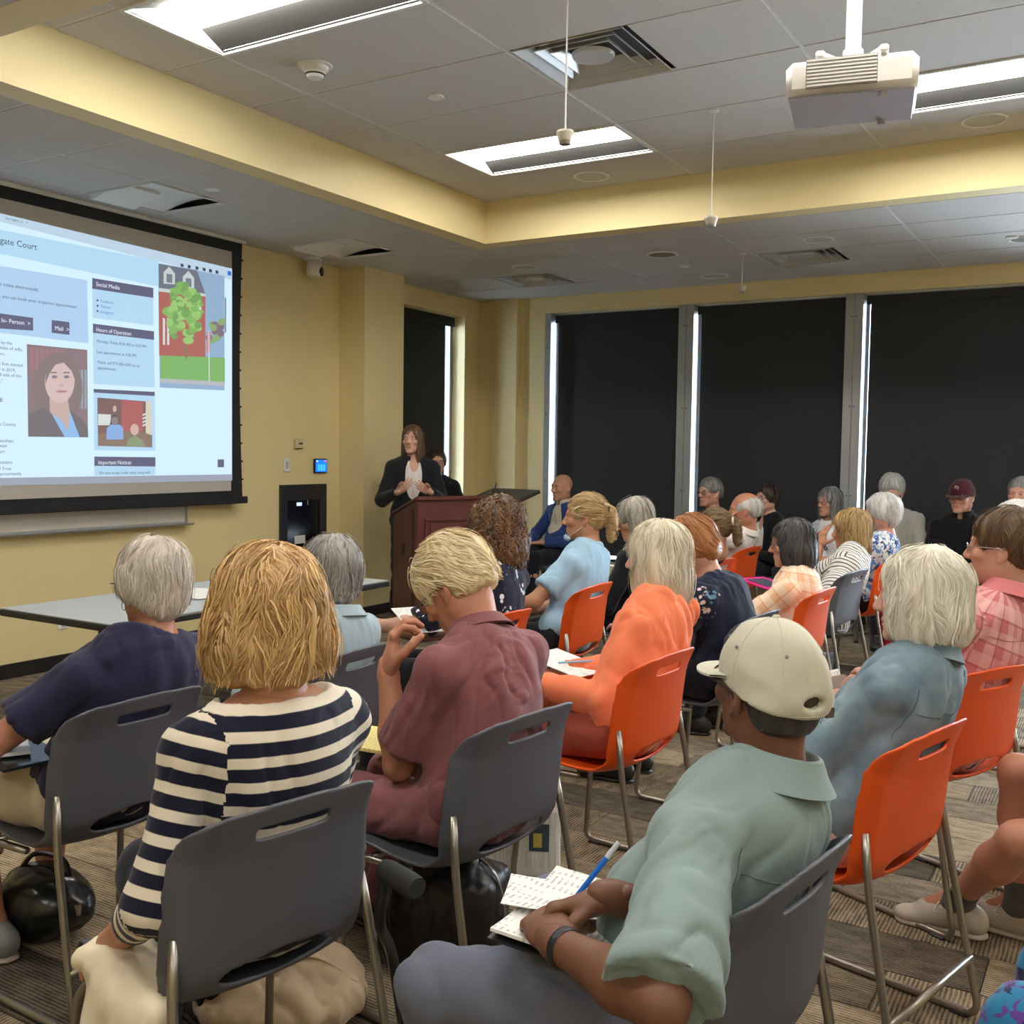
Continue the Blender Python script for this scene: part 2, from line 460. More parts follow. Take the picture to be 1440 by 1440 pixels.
# the row that holds the square air diffuser is split at the diffuser edge
for j in range(len(ysT)-1):
    tiles(xs2 if abs(ysT[j]-4.339) < .01 else xsT, ysT[j:j+2], ZT, ct, holesT, False)
for x in xsT[1:-1]: MB().box((x, (TY0+TY1)/2, ZT+.006), (.022, TY1-TY0, .006)).build('grid_bar', M_TBAR, ct)
for y in ysT[1:-1]: MB().box(((TX0+TX1)/2, y, ZT+.0065), (TX1-TX0, .022, .006)).build('grid_bar', M_TBAR, ct)
# perimeter ceiling: front strip, window strip, near and back areas
cl = MB().box(((XF+TX0-LIP)/2, (YN+YWIN)/2, ZL+.12), (TX0-LIP-XF, YWIN-YN, .03)).box(((TX0-LIP+XB)/2, (TY1+LIP+YWIN)/2, ZL+.12), (XB-TX0+LIP, YWIN-TY1-LIP, .03)) \
    .box(((TX0-LIP+XB)/2, (YN+TY0-LIP)/2, ZL+.12), (XB-TX0+LIP, TY0-LIP-YN, .03)).box(((TX1+LIP+XB)/2, (TY0+TY1)/2, ZL+.12), (XB-TX1-LIP, TY1-TY0+2*LIP, .03)).build('ceiling_perimeter', M_TBAR); tagp(cl, kind='structure')
FIX = [(-5.82, -5.195, 4.325, 4.945), (-5.82, -5.195, 6.195, 6.815)]
xsL = [XF, -5.82, -5.195, TX0-LIP]
ysL = [YN]+[3.70+.6223*k for k in range(-11, 9)]+[YWIN]
ysL = [y for y in ysL if y <= YWIN]
tiles(xsL, [y for y in ysL if y < TY1+LIP]+[TY1+LIP], ZL, cl, FIX)
xsR = [XF]+[g for g in GX if XF < g < XB-.1]+[XB]
ysR = [TY1+LIP, 7.60, 8.20, 8.80, 9.40, YWIN]
VL = [(-5.195-.02, -4.60, 8.2, 8.8), (-2.68, -2.06, 8.2, 8.8)]
for j in range(len(ysR)-1):
    tiles(sorted(xsR+[-4.60, -2.06]) if j == 2 else xsR, ysR[j:j+2], ZL, cl, VL+[(3.3, 4.6, 7.6, 8.2)], False)
for x in xsR[1:-1]: MB().box((x, (ysR[0]+YWIN)/2, ZL+.006), (.022, YWIN-ysR[0], .006)).build('grid_bar', M_TBAR, cl)
for y in ysR[1:-1]: MB().box(((XF+XB)/2, y, ZL+.0065), (XB-XF, .022, .006)).build('grid_bar', M_TBAR, cl)
xsN = [TX0-LIP]+[g for g in GX if TX0-LIP < g < XB-.1]+[XB]; ysN = sorted([YN, -3.127+.0, -2.5245, -1.9, -1.2755, -.645, -.0045, .62, 1.2445, 1.87, TY0-LIP])
tiles(xsN, ysN, ZL, cl, [(x, x+1.2585, y, y+.6245) for x, y in LIGHTS_L])
o = MB().box(((TX1+LIP+XB)/2, (TY0+TY1)/2, ZL+.012), (XB-TX1-LIP, TY1-TY0+2*LIP, .012)).build('ceiling_back', M_TILE); tagp(o, kind='structure')
# ---------------------------------------------------------------- ceiling fixtures
M_LENS = emat('troffer_lens_glow', (1.0, .965, .91), LAMP, (.8, .8, .8))
M_LENSL = emat('troffer_lens_glow_low', (1.0, .965, .91), LAMP*.8, (.8, .8, .8))
M_EDGE_GLOW = emat('troffer_edge_glow', (1.0, .965, .91), LAMP*.35, (.8, .8, .8))
M_REFL = mat('troffer_reflector_white', (.82, .81, .78), .45)
M_REFL_DIM = mat('troffer_reflector_dimmed', (.085, .084, .08), .7, 0, .15, .2, 500)  # reflector colour darkened so the lamp light on it does not clip
def troffer(x, y, z, label, group, sx=1.2585, sy=.6245, lens=None):
    t = empty('ceiling_light', (x+sx/2, y+sy/2, z), 0, label, 'ceiling light', group)
    hx, hy = sx/2, sy/2
    m = MB()
    for s in (-1, 1):
        m.box((0, s*(hy-.012), -.002), (sx-.01, .022, .012)); m.box((s*(hx-.012), 0, -.002), (.022, sy-.046, .012))
    m.build('frame', M_TBAR, t)
    # sloped reflectors rising to the lamp trough
    for s in (-1, 1):
        MB().prism([(s*(hy-.024), .002), (s*.10, .070), (s*.10, .075), (s*(hy-.024), .008)], 0, -hx+.024, hx-.024).build('reflector', M_REFL_DIM, t)
    for s in (-1, 1):
        MB().prism([(s*(hx-.024), .0), (s*(hx-.030), .0), (s*(hx-.05), .07), (s*(hx-.024), .07)], 1, -hy+.024, hy-.024).build('end_plate', M_REFL, t)
    prof = [(-.115, .064)]+[(.115*math.cos(PI*k/8)*-1, .064-.045*math.sin(PI*k/8)) for k in range(1, 8)]+[(.115, .064), (.115, .07), (-.115, .07)]
    MB().prism([(p[0], p[1]) for p in prof], 0, -hx+.05, hx-.05).build('lens', lens or M_LENS, t)
    for s in (-1, 1): MB().box((0, s*(hy-.032), .008), (sx-.09, .010, .004)).build('glow_edge', M_EDGE_GLOW, t)  # bright line of the reflector edge, put in as a glowing strip
    return t
LT = {0: 'lit ceiling troffer above the end of the projection screen', 1: 'lit ceiling troffer by the tray corner, past the smoke detector', 3: 'lit ceiling troffer partly hidden by the projector'}
for i, (x, y) in enumerate(LIGHTS_T):
    troffer(x, y, ZT, LT.get(i, 'lit ceiling troffer in the raised tray further back'), 'troffers in the tray ceiling')
for i, (x, y) in enumerate(LIGHTS_L):
    troffer(x, y, ZL-.002, 'lit ceiling troffer in the lower ceiling at the back of the room', 'troffers in the lower ceiling', lens=M_LENSL)
# recessed wall-wash fixtures over the screen (off)
for i, (x0, x1, y0, y1) in enumerate(FIX):
    t = empty('wall_washer', ((x0+x1)/2, (y0+y1)/2, ZL), 0, ['unlit recessed wall-wash fixture over the projection screen', 'unlit recessed wall-wash fixture over the camera'][i], 'ceiling light', 'recessed wall washers')
    hx, hy = (x1-x0)/2, (y1-y0)/2
    m = MB()
    for s in (-1, 1): m.box((0, s*(hy-.01), 0), (2*hx, .02, .014)); m.box((s*(hx-.01), 0, 0), (.02, 2*hy-.04, .014))
    m.build('frame', M_TBAR, t)
    pr = [(-hx+.02, .0)]+[(-hx+.02+(2*hx-.04)*k/8, .05*math.sin(PI*k/8*.85)) for k in range(1, 9)]+[(hx-.02, .06), (-hx+.02, .06)]
    MB().prism(pr, 1, -hy+.02, hy-.02).build('reflector', M_REFL, t)
    MB().prism([(-hx+.02, .05), (-hx+.02, -.035), (-hx+.05, -.035), (-.02, .03), (-.02, .05)], 1, -hy+.02, -hy+.34).build('lamp_shield', M_REFL, t)
def diffuser(x0, x1, y0, y1, z, label, drop=0):
    t = empty('air_diffuser', ((x0+x1)/2, (y0+y1)/2, z), 0, label, 'air vent', 'square ceiling air diffusers')
    a = min(x1-x0, y1-y0)/2
    M_D = mat('diffuser_grey', (.55, .55, .53), .35, .15)
    m = MB()
    def ring(m, r0, z0, r1, z1):
        c0 = [(-r0, -r0, z0), (r0, -r0, z0), (r0, r0, z0), (-r0, r0, z0)]; c1 = [(-r1, -r1, z1), (r1, -r1, z1), (r1, r1, z1), (-r1, r1, z1)]
        m.add(c0+c1, [(k, (k+1) % 4, 4+(k+1) % 4, 4+k) for k in range(4)])
    for k, (r0, r1) in enumerate(((1.0, .80), (.74, .60), (.54, .42))):
        m = MB(); ring(m, a*r0*.98, 0 if k == 0 else .012, a*r1, .05 if k == 0 else .055); ring(m, a*r0*.98, -.004 if k == 0 else .008, a*r0*.98, .003 if k == 0 else .014)
        m.build('cone' if k else 'frame', M_D, t, fix=False)
    MB().box((0, 0, .06), (2*a*.96, 2*a*.96, .01)).build('throat', mat('throat_grey', (.10, .10, .10), .6), t)
    MB().lathe([(0, .014), (a*.34, .014), (a*.36, .03), (0, .03)], (0, 0, 0), 24).build('centre_disc', M_D, t, True)
diffuser(-2.66, -2.06, 4.35, 4.95, ZT, 'square metal air diffuser in the tray near the first hanging microphone')
diffuser(-5.19, -4.61, 8.21, 8.79, ZL, 'square air diffuser in the lower ceiling near the room corner')
diffuser(-2.67, -2.07, 8.21, 8.79, ZL, 'square air diffuser in the lower ceiling over the middle window')
def disc(name, p, r, z, label, cat, group=None, mt=None, rim=True):
    t = empty(name, (p[0], p[1], z), 0, label, cat, group)
    MB().lathe([(0, -.002), (r*.84, -.004), (r*.84, .004), (0, .004)], n=28).build('grille', mt or mat('speaker_grille', (.52, .51, .48), .6, 0, .4, .1, 900), t, True)
    if rim: MB().lathe([(r*.84, .004), (r*.84, -.006), (r*.93, -.009), (r, -.003), (r, .004)], n=28).build('rim', M_WHITE, t, True)
disc('ceiling_speaker', (-3.32, 6.55), .13, ZT, 'round ceiling speaker beside the troffer at the tray corner', 'speaker', 'round ceiling speakers')
disc('ceiling_speaker', (-.80, 6.53), .13, ZT, 'round ceiling speaker in the tray past the projector', 'speaker', 'round ceiling speakers')
disc('ceiling_speaker', (-3.33, 7.86), .13, ZL, 'dark round ceiling speaker in the lower ceiling beyond the tray edge', 'speaker', 'round ceiling speakers', mat('speaker_grille_dark', (.22, .19, .14), .6))
disc('ceiling_speaker', (-2.07, 7.84), .115, ZL, 'round downlight ring beside the diffuser over the middle window', 'speaker', 'round ceiling speakers')
disc('ceiling_speaker', (-3.30, 9.0), .13, ZL, 'faint round ceiling speaker close to the window wall', 'speaker', 'round ceiling speakers')
disc('ceiling_speaker', (-4.62, 7.85), .115, ZL, 'round downlight ring near the corner diffuser', 'speaker', 'round ceiling speakers')
disc('ceiling_speaker', (-.72, 8.5), .13, ZL, 'dark round ceiling speaker over the window by the maroon cap man', 'speaker', 'round ceiling speakers', mat('speaker_grille_dark', (.22, .19, .14), .6))
for k, (p, z, l) in enumerate((((-3.342, 4.695), ZT, 'flat white sprinkler cover in the tray beside the smoke detector'), ((-4.996, 4.62), ZL, 'flat white sprinkler cover beside the unlit wall washer'),
                               ((-3.358, 8.424), ZL, 'flat sprinkler cover between speakers over the windows'), ((-.81, 8.385), ZL, 'flat sprinkler cover over the window past the last mullion'))):
    MBo = MB().lathe([(0, -.010), (.042, -.010), (.045, -.006), (.045, .002), (0, .002)], n=24).build('sprinkler_cover', M_WHITE, None, True); MBo.location = (p[0], p[1], z); tagp(MBo, l, 'sprinkler', 'sprinkler covers')
t = empty('smoke_detector', (-3.621, 4.033, ZT), 0, 'white dome smoke detector on the tray ceiling', 'smoke detector')
MB().lathe([(0, -.006), (.085, -.006), (.09, .0), (.09, .004), (0, .004)], n=28).build('base', M_WHITE, t, True)
MB().lathe([(0, -.062), (.035, -.062), (.045, -.052), (.046, -.044), (.05, -.042), (.05, -.032), (.066, -.022), (.07, -.006), (0, -.006)], n=28).build('dome', M_WHITE, t, True)
MB().lathe([(.046, -.050), (.0505, -.048), (.0505, -.043), (.046, -.041)], n=28).build('vent_ring', M_BLK, t, True)
for k, (p, zt, zb, l) in enumerate((((-2.062, 3.82), ZT, 2.80, 'hanging microphone on a long cord below the tray air diffuser'), ((-2.092, 5.63), ZT, 2.815, 'hanging microphone on a cord in front of the yellow soffit'),
                                    ((-2.74, 8.11), ZL, 2.835, 'hanging microphone on a cord in front of the middle window'))):
    t = empty('hanging_microphone', (p[0], p[1], zb), 0, l, 'microphone', 'hanging ceiling microphones')
    MB().tube([(0, 0, .03), (0, 0, zt-zb)], .0035, 6).build('cord', M_WHITE, t)
    MB().lathe([(0, -.025), (.020, -.025), (.026, -.015), (.038, .020), (.034, .030), (.012, .036), (0, .036)], n=20).build('capsule', mat('mic_cream', (.62, .58, .50), .5), t, True)
    MB().lathe([(0, -.026), (.024, -.026), (.028, -.012), (.026, -.012), (0, -.02)], n=20).build('grille', M_METAL, t, True)
    MB().lathe([(0, 0), (.03, 0), (.03, -.008), (0, -.012)], (0, 0, zt-zb), 16).build('ceiling_plate', M_WHITE, t, True)

# ---------------------------------------------------------------- projector
PJ = atd(1198, 128, 3.55); 
pa = math.radians(102)                       # faces the screen on the front wall
t = empty('projector', (PJ[0], PJ[1], PJ[2]), pa, 'white ceiling projector with louvred side on a white pole', 'projector')
M_PJ = mat('projector_white', (.80, .78, .75), .35)
MB().box((0, 0, 0), (.36, .42, .115), None, .022).build('body', M_PJ, t, True)
M_PJG = mat('projector_underside', (.40, .39, .42), .5)
MB().box((0, 0, -.059), (.335, .40, .006), None, .002).build('underside', M_PJG, t)
for k in range(8): MB().box((-.2005, .03, .043-k*.0115), (.007, .22, .0055)).build('louvre', M_PJ, t)
MB().box((-.1985, .03, .002), (.006, .225, .095)).build('vent_recess', mat('vent_grey', (.30, .30, .31), .6), t)
MB().box((0.0, .1595, .0), (.30, .006, .07)).build('front_panel', mat('vent_grey', (.30, .30, .31), .6), t)
MB().lathe([(0, .0), (.034, .0), (.040, .006), (.040, .045), (.030, .048), (.026, .03), (0, .03)], (-.11, .155, -.012), 24, rotm('X', -PI/2)).build('lens', M_BLK, t, True)
for sx in (-.15, .15):
    MB().lathe([(0, -.02), (.013, -.02), (.015, 0), (0, 0)], (sx, -.10, -.058), 14).build('foot', M_PJG, t, True)
m = MB().box((0, 0, .070), (.10, .10, .02), None, .004)
for sx, sy in ((-.16, .10), (.16, .10), (-.16, -.10), (.16, -.10)):
    m.tube([(sx*.15, sy*.15, .082), (sx, sy, .078), (sx, sy, .056)], .009, 8); m.box((sx, sy, .07), (.045, .03, .025), None, .006)
m.build('mount_bracket', M_WHITE, t, True)
MB().lathe([(0, .075), (.034, .075), (.034, .135), (.026, .14), (.026, ZT-PJ[2]), (0, ZT-PJ[2])], n=20).build('pole', M_WHITE, t, True)
MB().lathe([(.026, ZT-PJ[2]-.02), (.07, ZT-PJ[2]-.004), (.07, ZT-PJ[2]), (.026, ZT-PJ[2])], n=20).build('ceiling_flange', M_WHITE, t, True)
MB().tube(bez([(-.04, .0, .14), (-.055, .0, .10), (-.05, .02, .08)], 5), .006, 6).build('cable', M_WHITE, t, True)

# ---------------------------------------------------------------- projection screen
XS = -6.02
t = empty('projection_screen', (XS, 4.4, 0), 0, 'large pull-down projection screen with black border showing a web page', 'projection screen')
def sp(px, py, x=XS): 
    p = atx(px, py, x); return p[1], p[2]
YL = 2.55
def ql(name, c, m, dx, par=None):
    """quad on the screen plane from four (y,z) corners"""
    a = [(dx, q[0]-4.4, q[1]) for q in c]; return MB().quad(*a).build(name, m, par or t, fix=False)
yr = sp(341, 350)[0]; zt = ZL-.01; zb = sp(346, 708)[1]; yrb = yr+.045
# black border sheet with the slightly waisted, tensioned right edge
n = 14; P = []
edge = []
for k in range(n+1):
    f_ = k/n; z = zt+(zb+.05-zt)*f_; edge.append((yr-.035*math.sin(PI*f_)*.8+.0*f_, z))
M_SB = mat('screen_black_border', (.010, .010, .013), .7)
V = [(-.003, YL-4.4, zt), (-.003, YL-4.4, zb+.05)]; 
m = MB(); m.add([(-.003, YL-4.4, zt)]+[(-.003, e[0]-4.4, e[1]) for e in edge]+[(-.003, YL-4.4, zb+.05)], [tuple(range(n+3))]); m.build('border_sheet', M_SB, t)
MB().box((0, (YL+yrb)/2-4.4, zb+.03), (.03, yrb-YL, .055), None, .006).build('bottom_bar', M_SB, t)
MB().box((-.02, (YL+yr)/2-4.4, zt+.0), (.06, yr-YL+.06, .03)).build('head_slot', M_WHITE, t)
for k in range(1, n): MB().box((-.001, edge[k][0]-4.4+.006, edge[k][1]), (.004, .014, .014)).build('tension_tab', M_SB, t)
# projected picture: corners measured on the screen plane
def E(name, c, s=1.0): return emat(name, lin(c), s*.40, (.05, .05, .05))
tl = sp(0, 283); br = sp(326, 681)
M_IDLE = mat('screen_white_vinyl', (.50, .47, .43), .7)
ql('screen_sheet', [(YL+.06, sp(0, 711)[1]+.03), (sp(325, 697)[0], sp(325, 690)[1]), (sp(326, 354)[0], sp(326, 354)[1]), (YL+.06, sp(326, 354)[1])], M_IDLE, .0)
# page area follows measured edges
def PQ(name, pts, m, dx): return ql(name, [sp(*p) for p in pts], m, dx)
K = -120   # the page runs on beyond the left edge of the picture
def ex(x0, y0, x1, y1, x): return y0+(y1-y0)*(x-x0)/(x1-x0)
PQ('page', [(K, ex(0, 672, 326, 667, K)), (326, 667), (326, 388), (K, ex(0, 300, 326, 388, K))], E('page_white', (208, 236, 255)), .002)
PQ('browser_bar', [(K, ex(0, 312, 326, 394, K)), (326, 394), (326, 378), (K, ex(0, 300, 326, 378, K))], E('page_bar', (186, 208, 226)), .003)
PQ('page_header', [(K, ex(0, 357, 222, 403, K)), (222, 403), (222, 367), (K, ex(0, 323, 222, 367, K))], E('page_header_blue', (176, 214, 240)), .003)
PQ('taskbar', [(K, ex(0, 683, 326, 676, K)), (326, 676), (326, 667), (K, ex(0, 672, 326, 667, K))], E('page_taskbar', (168, 176, 192), .8), .004)
PQ('booking_panel', [(K, ex(0, 468, 123, 483, K)), (124, 483), (122, 394), (K, ex(0, 374, 122, 394, K))], E('page_panel', (172, 204, 236)), .003)
E_T = E('page_ink', (70, 84, 104), .6); E_D = E('page_heading_slate', (104, 104, 136), .8); E_L = E('page_link', (60, 130, 205), .8); E_P = E('page_panel_light', (176, 212, 238)); E_W = E('page_letter_white', (235, 245, 255))
for (a, b, c_, d) in (((129, 391), (215, 405), (215, 419), (129, 406)), ((130, 455), (216, 466), (216, 478), (130, 468)), ((131, 547), (217, 551), (217, 557), (131, 552)), ((132, 642), (218, 643), (218, 656), (132, 655))):
    PQ('heading_bar', [d, c_, b, a], E_D, .005)
for (a, b, c_, d) in (((129, 406), (215, 419), (215, 458), (130, 447)), ((130, 468), (216, 478), (217, 545), (131, 540)), ((131, 552), (217, 557), (218, 634), (132, 633)), ((132, 655), (218, 656), (218, 668), (132, 669))):
    PQ('side_panel', [d, c_, b, a], E_P, .004)
PQ('book_button', [(K+70, 459), (46, 465), (46, 447), (K+70, 434)], E_D, .005)
PQ('mail_button', [(72, 468), (97, 471), (97, 453), (72, 450)], E_D, .005)
def tx(s, px, py, h, m=E_T, w=None, al='LEFT'):
    y, z = sp(px, py); sc = abs(atx(px, py, XS)@_f-CAM@_f)/FPX
    ww = None
    if w: ww = abs(sp(w[0], w[1])[0]-y)
    o = text(s, h*sc*1.25, m, t, (.008, y-4.4, z), align=al, width=ww)
    return o
def tr(s, px, py, h, m=E_T):
    return tx(s, px, py, h, m, None, 'RIGHT')
tr('Surrogate Court', 51, 352, 10)
tr('an estate electronically.', 54, 410, 5.2); tr('monitor, you can book your in-person appointment', 107, 434, 5.2)
tr('Book In- Person  >', 42, 458, 6.6, E_W); tx('Mail  >', 76, 464, 6.6, E_W)
tx('Social Media', 134, 402, 6.4, E_W, (167, 408)); tx('Hours of Operation', 134, 466, 6.4, E_W, (183, 472)); tx('Important Notices', 137, 653, 6.4, E_W, (183, 653))
for k, s in enumerate(('Facebook', 'Twitter', 'Instagram')):
    tx(s, 140, 425+7.5*k, 4.6, E_L); MB().lathe([(0, 0), (.007, 0), (.007, .001), (0, .001)], (.008, sp(136, 424+7.5*k)[0]-4.4, sp(136, 422.5+7.5*k)[1]), 10, rotm('Y', PI/2)).build('bullet', E_T, t)
tx('Monday- Friday 8:30 AM to 4:30 PM', 135, 481.5, 4.8, E_T, (204, 488)); tx('Last appointment at 3:30 PM', 135, 496.5, 4.8, E_T, (190, 500)); tx('Please call 973-285-6500 for an', 136, 511, 4.8, E_T, (195, 515)); tx('appointment.', 136, 519, 4.8)
tx('We now accept credit cards, along with', 138, 667, 4.8, E_T, (210, 666))
for s, x, y in (('served by the', 16, 485), ('probate of wills,', 31, 494), ('minors.', 6, 500), ('was first elected', 31, 516), ('County in 2019,', 21, 523), ('full title of the', 29, 531), ('Court."', 3, 538), ('Morris County', 21, 599), ('guardianships,', 19, 622), ('adoptions want', 9, 629), ('the Court', 6, 637), ('matters', 16, 652), ('and Trust', 15, 661), ('approximately', 29, 668)):
    tr(s, x, y, 5.2)
tr('Surrogate', 3, 565, 9)
tr('Surrogate | x   +', 38, 315, 4)
for k, x in enumerate((255, 265, 276, 286, 295, 304)): PQ('toolbar_icon', [(x-2, 375+k*1.9), (x+2, 376+k*1.9), (x+2, 371.5+k*1.9), (x-2, 370.5+k*1.9)], E_T, .008)
PQ('toolbar_icon', [(319, 387), (324, 388), (324, 382), (319, 381)], E('icon_blue', (40, 110, 200)), .008)
PQ('scroll_thumb', [(315, 468), (317, 468), (317, 419), (315, 418)], E('scroll_grey', (120, 130, 145)), .008)
PQ('top_button', [(305, 657), (314, 657), (314, 646), (305, 646)], E_D, .008)
# three pictures on the page, drawn as flat shapes
def poly(name, pts, m, dx):
    P = [sp(*p) for p in pts]; MB().add([(dx, q[0]-4.4, q[1]) for q in P], [tuple(range(len(P)))]).build(name, m, t, fix=False)
def ellp(name, cx, cy, rx, ry, m, dx, n=22, a0=0, a1=2*PI):
    poly(name, [(cx+rx*math.cos(a0+(a1-a0)*k/n), cy+ry*math.sin(a0+(a1-a0)*k/n)) for k in range(n)], m, dx)
def pic(name, c, s=.95): return E(name, tuple(.78*a+.22*b for a, b in zip(c, (205, 215, 230))), s)
# portrait
PQ('portrait_photo', [(39, 614), (123, 615), (122, 492), (37, 484)], pic('portrait_shelf', (120, 92, 96)), .005)
for k in range(7): PQ('portrait_book', [(42+k*7, 520+k*.6), (46+k*7, 520.4+k*.6), (46+k*7, 489+k*.6), (42+k*7, 488.6+k*.6)], pic('book_red', (150, 92, 98)), .006)
for k in range(3): PQ('portrait_book', [(108+k*5, 575), (111+k*5, 575), (111+k*5, 520), (108+k*5, 520)], pic('book_green', (130, 150, 160)), .006)
ellp('portrait_hair', 80, 548, 35, 52, pic('portrait_hair', (112, 92, 88)), .007)
poly('portrait_suit', [(39, 614), (39, 583), (60, 573), (80, 590), (95, 575), (115, 590), (122.5, 602), (123, 615)], pic('portrait_suit', (88, 80, 84)), .008)
poly('portrait_blouse', [(68, 576), (96, 576), (111, 615), (90, 615)], pic('portrait_blouse', (130, 182, 236)), .009)
poly('portrait_neck', [(68, 560), (94, 560), (97, 582), (94, 606), (84, 590), (69, 580)], pic('portrait_skin_shade', (196, 160, 150)), .010)
ellp('portrait_face', 82.5, 536, 21, 31, pic('portrait_skin', (214, 180, 172)), .011)
for x in (75, 92): ellp('portrait_eye', x, 530, 4, 2.2, pic('portrait_eye', (110, 100, 112)), .012)
for x in (74, 92): PQ('portrait_brow', [(x-5, 525), (x+5, 525), (x+4, 523), (x-4, 523)], pic('portrait_hair', (112, 92, 88)), .012)
ellp('portrait_mouth', 85, 550.5, 8, 1.8, pic('portrait_lip', (180, 112, 112)), .012); ellp('portrait_nose', 85, 542, 3.5, 2, pic('portrait_skin_shade', (196, 160, 150)), .012)
poly('portrait_fringe', [(62, 540), (63, 515), (76, 502), (94, 504), (103, 520), (104, 535), (99, 522), (88, 510), (76, 513), (68, 525)], pic('portrait_hair', (112, 92, 88)), .013)
# building photo
PQ('building_photo', [(224, 545), (315, 549), (315, 388), (222, 370)], pic('photo_sky', (130, 165, 200)), .005)
poly('photo_wall', [(223, 500), (222, 405), (288, 412), (288, 505)], pic('photo_brick', (165, 70, 58)), .006)
poly('photo_roof', [(222, 371), (276, 380), (288, 414), (222, 407)], pic('photo_slate', (86, 90, 108)), .007)
poly('photo_cornice', [(222, 405), (288, 413), (288, 417), (222, 410)], pic('photo_trim', (196, 205, 200)), .008)
for x, y in ((237, 391), (264, 397)):
    poly('photo_dormer', [(x-8, y+8), (x-8, y-8), (x, y-16), (x+8, y-6), (x+8, y+9)], pic('photo_trim', (196, 205, 200)), .008)
    PQ('photo_dormer_pane', [(x-4, y+6), (x+4, y+7), (x+4, y-5), (x-4, y-6)], pic('photo_pane', (90, 105, 120)), .009)
for x in (228, 234): PQ('photo_column', [(x, 485), (x+3, 485), (x+3, 448), (x, 447)], pic('photo_white', (215, 220, 220)), .008)
for x in (279,): PQ('photo_window', [(x-2, 440), (x+3, 441), (x+3, 426), (x-2, 425)], pic('photo_white', (215, 220, 220)), .008)
poly('photo_lawn', [(224, 500), (315, 503), (315, 537), (224, 532)], pic('photo_grass', (104, 172, 70)), .009)
poly('photo_path', [(224, 532), (315, 537), (315, 543), (224, 538)], pic('photo_stone', (175, 178, 182)), .009)
MBt = random.Random(2)
for k in range(95):
    a = MBt.uniform(0, 2*PI); r = math.sqrt(MBt.random()); x, y = 258+24*r*math.cos(a), 440+42*r*math.sin(a)
    ellp('photo_leaf_clump', x, y, MBt.uniform(4, 8), MBt.uniform(3, 6.5), pic('photo_leaf%d' % (k % 3), [(112, 172, 62), (140, 196, 84), (92, 150, 58)][k % 3]), .010+.00003*k, 9)
PQ('photo_trunk', [(259, 505), (262, 505), (261, 470), (259, 470)], pic('photo_trunk', (120, 96, 70)), .0095)
for k in range(14):
    x, y = MBt.uniform(290, 314), MBt.uniform(450, 480); ellp('photo_leaf_clump', x, y, 5, 5, pic('photo_far%d' % (k % 2), [(110, 80, 92), (120, 160, 84)][k % 2]), .0085+.00002*k, 9)
poly('photo_flag', [(288, 496), (290, 466), (295, 468), (294, 494)], pic('photo_flag_red', (190, 120, 120)), .012)
PQ('photo_pole', [(292, 537), (293.4, 537), (292.4, 465), (291.4, 465)], pic('photo_white', (215, 220, 220)), .0125)
# courtroom photo
PQ('courtroom_photo', [(137, 627), (213, 629), (212, 565), (136, 559)], pic('court_brown', (104, 66, 58)), .006)
PQ('court_curtain', [(170, 608), (200, 609), (200, 565), (170, 562)], pic('court_red', (165, 66, 62)), .007)
PQ('court_wall', [(204, 628), (213, 629), (212, 565), (204, 564.5)], pic('court_cream', (215, 205, 180)), .007)
PQ('court_board', [(137, 598), (155, 598), (155, 583), (137, 582)], pic('court_white', (215, 222, 215)), .007)
poly('court_floor', [(137, 627), (213, 629), (213, 612), (190, 605), (137, 610)], pic('court_floor', (120, 92, 72)), .0075)
poly('court_speaker_suit', [(153, 600), (155, 588), (160, 582), (165, 588), (167, 600)], pic('court_dark', (52, 44, 48)), .008)
ellp('court_speaker_head', 160, 575, 2.6, 4.5, pic('court_skin', (208, 166, 150)), .009)
poly('court_blue_shirt', [(148, 618), (149, 602), (155, 597), (167, 597), (172, 602), (172, 618)], pic('court_blue', (120, 165, 225)), .010)
ellp('court_head', 160, 592, 5, 6, pic('court_hair', (120, 108, 100)), .0105); ellp('court_head', 188, 604, 6, 8, pic('court_skin', (208, 166, 150)), .010)
poly('court_green_shirt', [(176, 627), (179, 618), (188, 612), (198, 618), (203, 628)], pic('court_green', (120, 140, 92)), .0105)
for k in range(4): PQ('court_flag_stripe', [(199, 585+k*5), (204, 583+k*5), (204, 580.5+k*5), (199, 582.5+k*5)], pic('court_white', (215, 222, 215)), .011)

# whiteboard with tray below the screen
t = empty('whiteboard', (XF, 0, 0), 0, 'whiteboard with aluminium tray showing below the projection screen', 'whiteboard')
MB().box((.012, (2.2+5.385)/2, 1.45), (.02, 5.385-2.2, 1.02)).build('panel', mat('whiteboard_enamel', (.62, .57, .50), .25), t)
m = MB().box((.02, (2.2+5.395)/2, .932), (.03, 5.395-2.2, .022)).box((.02, 5.39, 1.45), (.03, .014, 1.04)); m.build('frame', M_ALU, t)
MB().prism([(.02, .918), (.085, .918), (.095, .930), (.088, .934), (.08, .926), (.02, .93)], 1, 2.2, 5.41).build('tray', M_ALU, t)
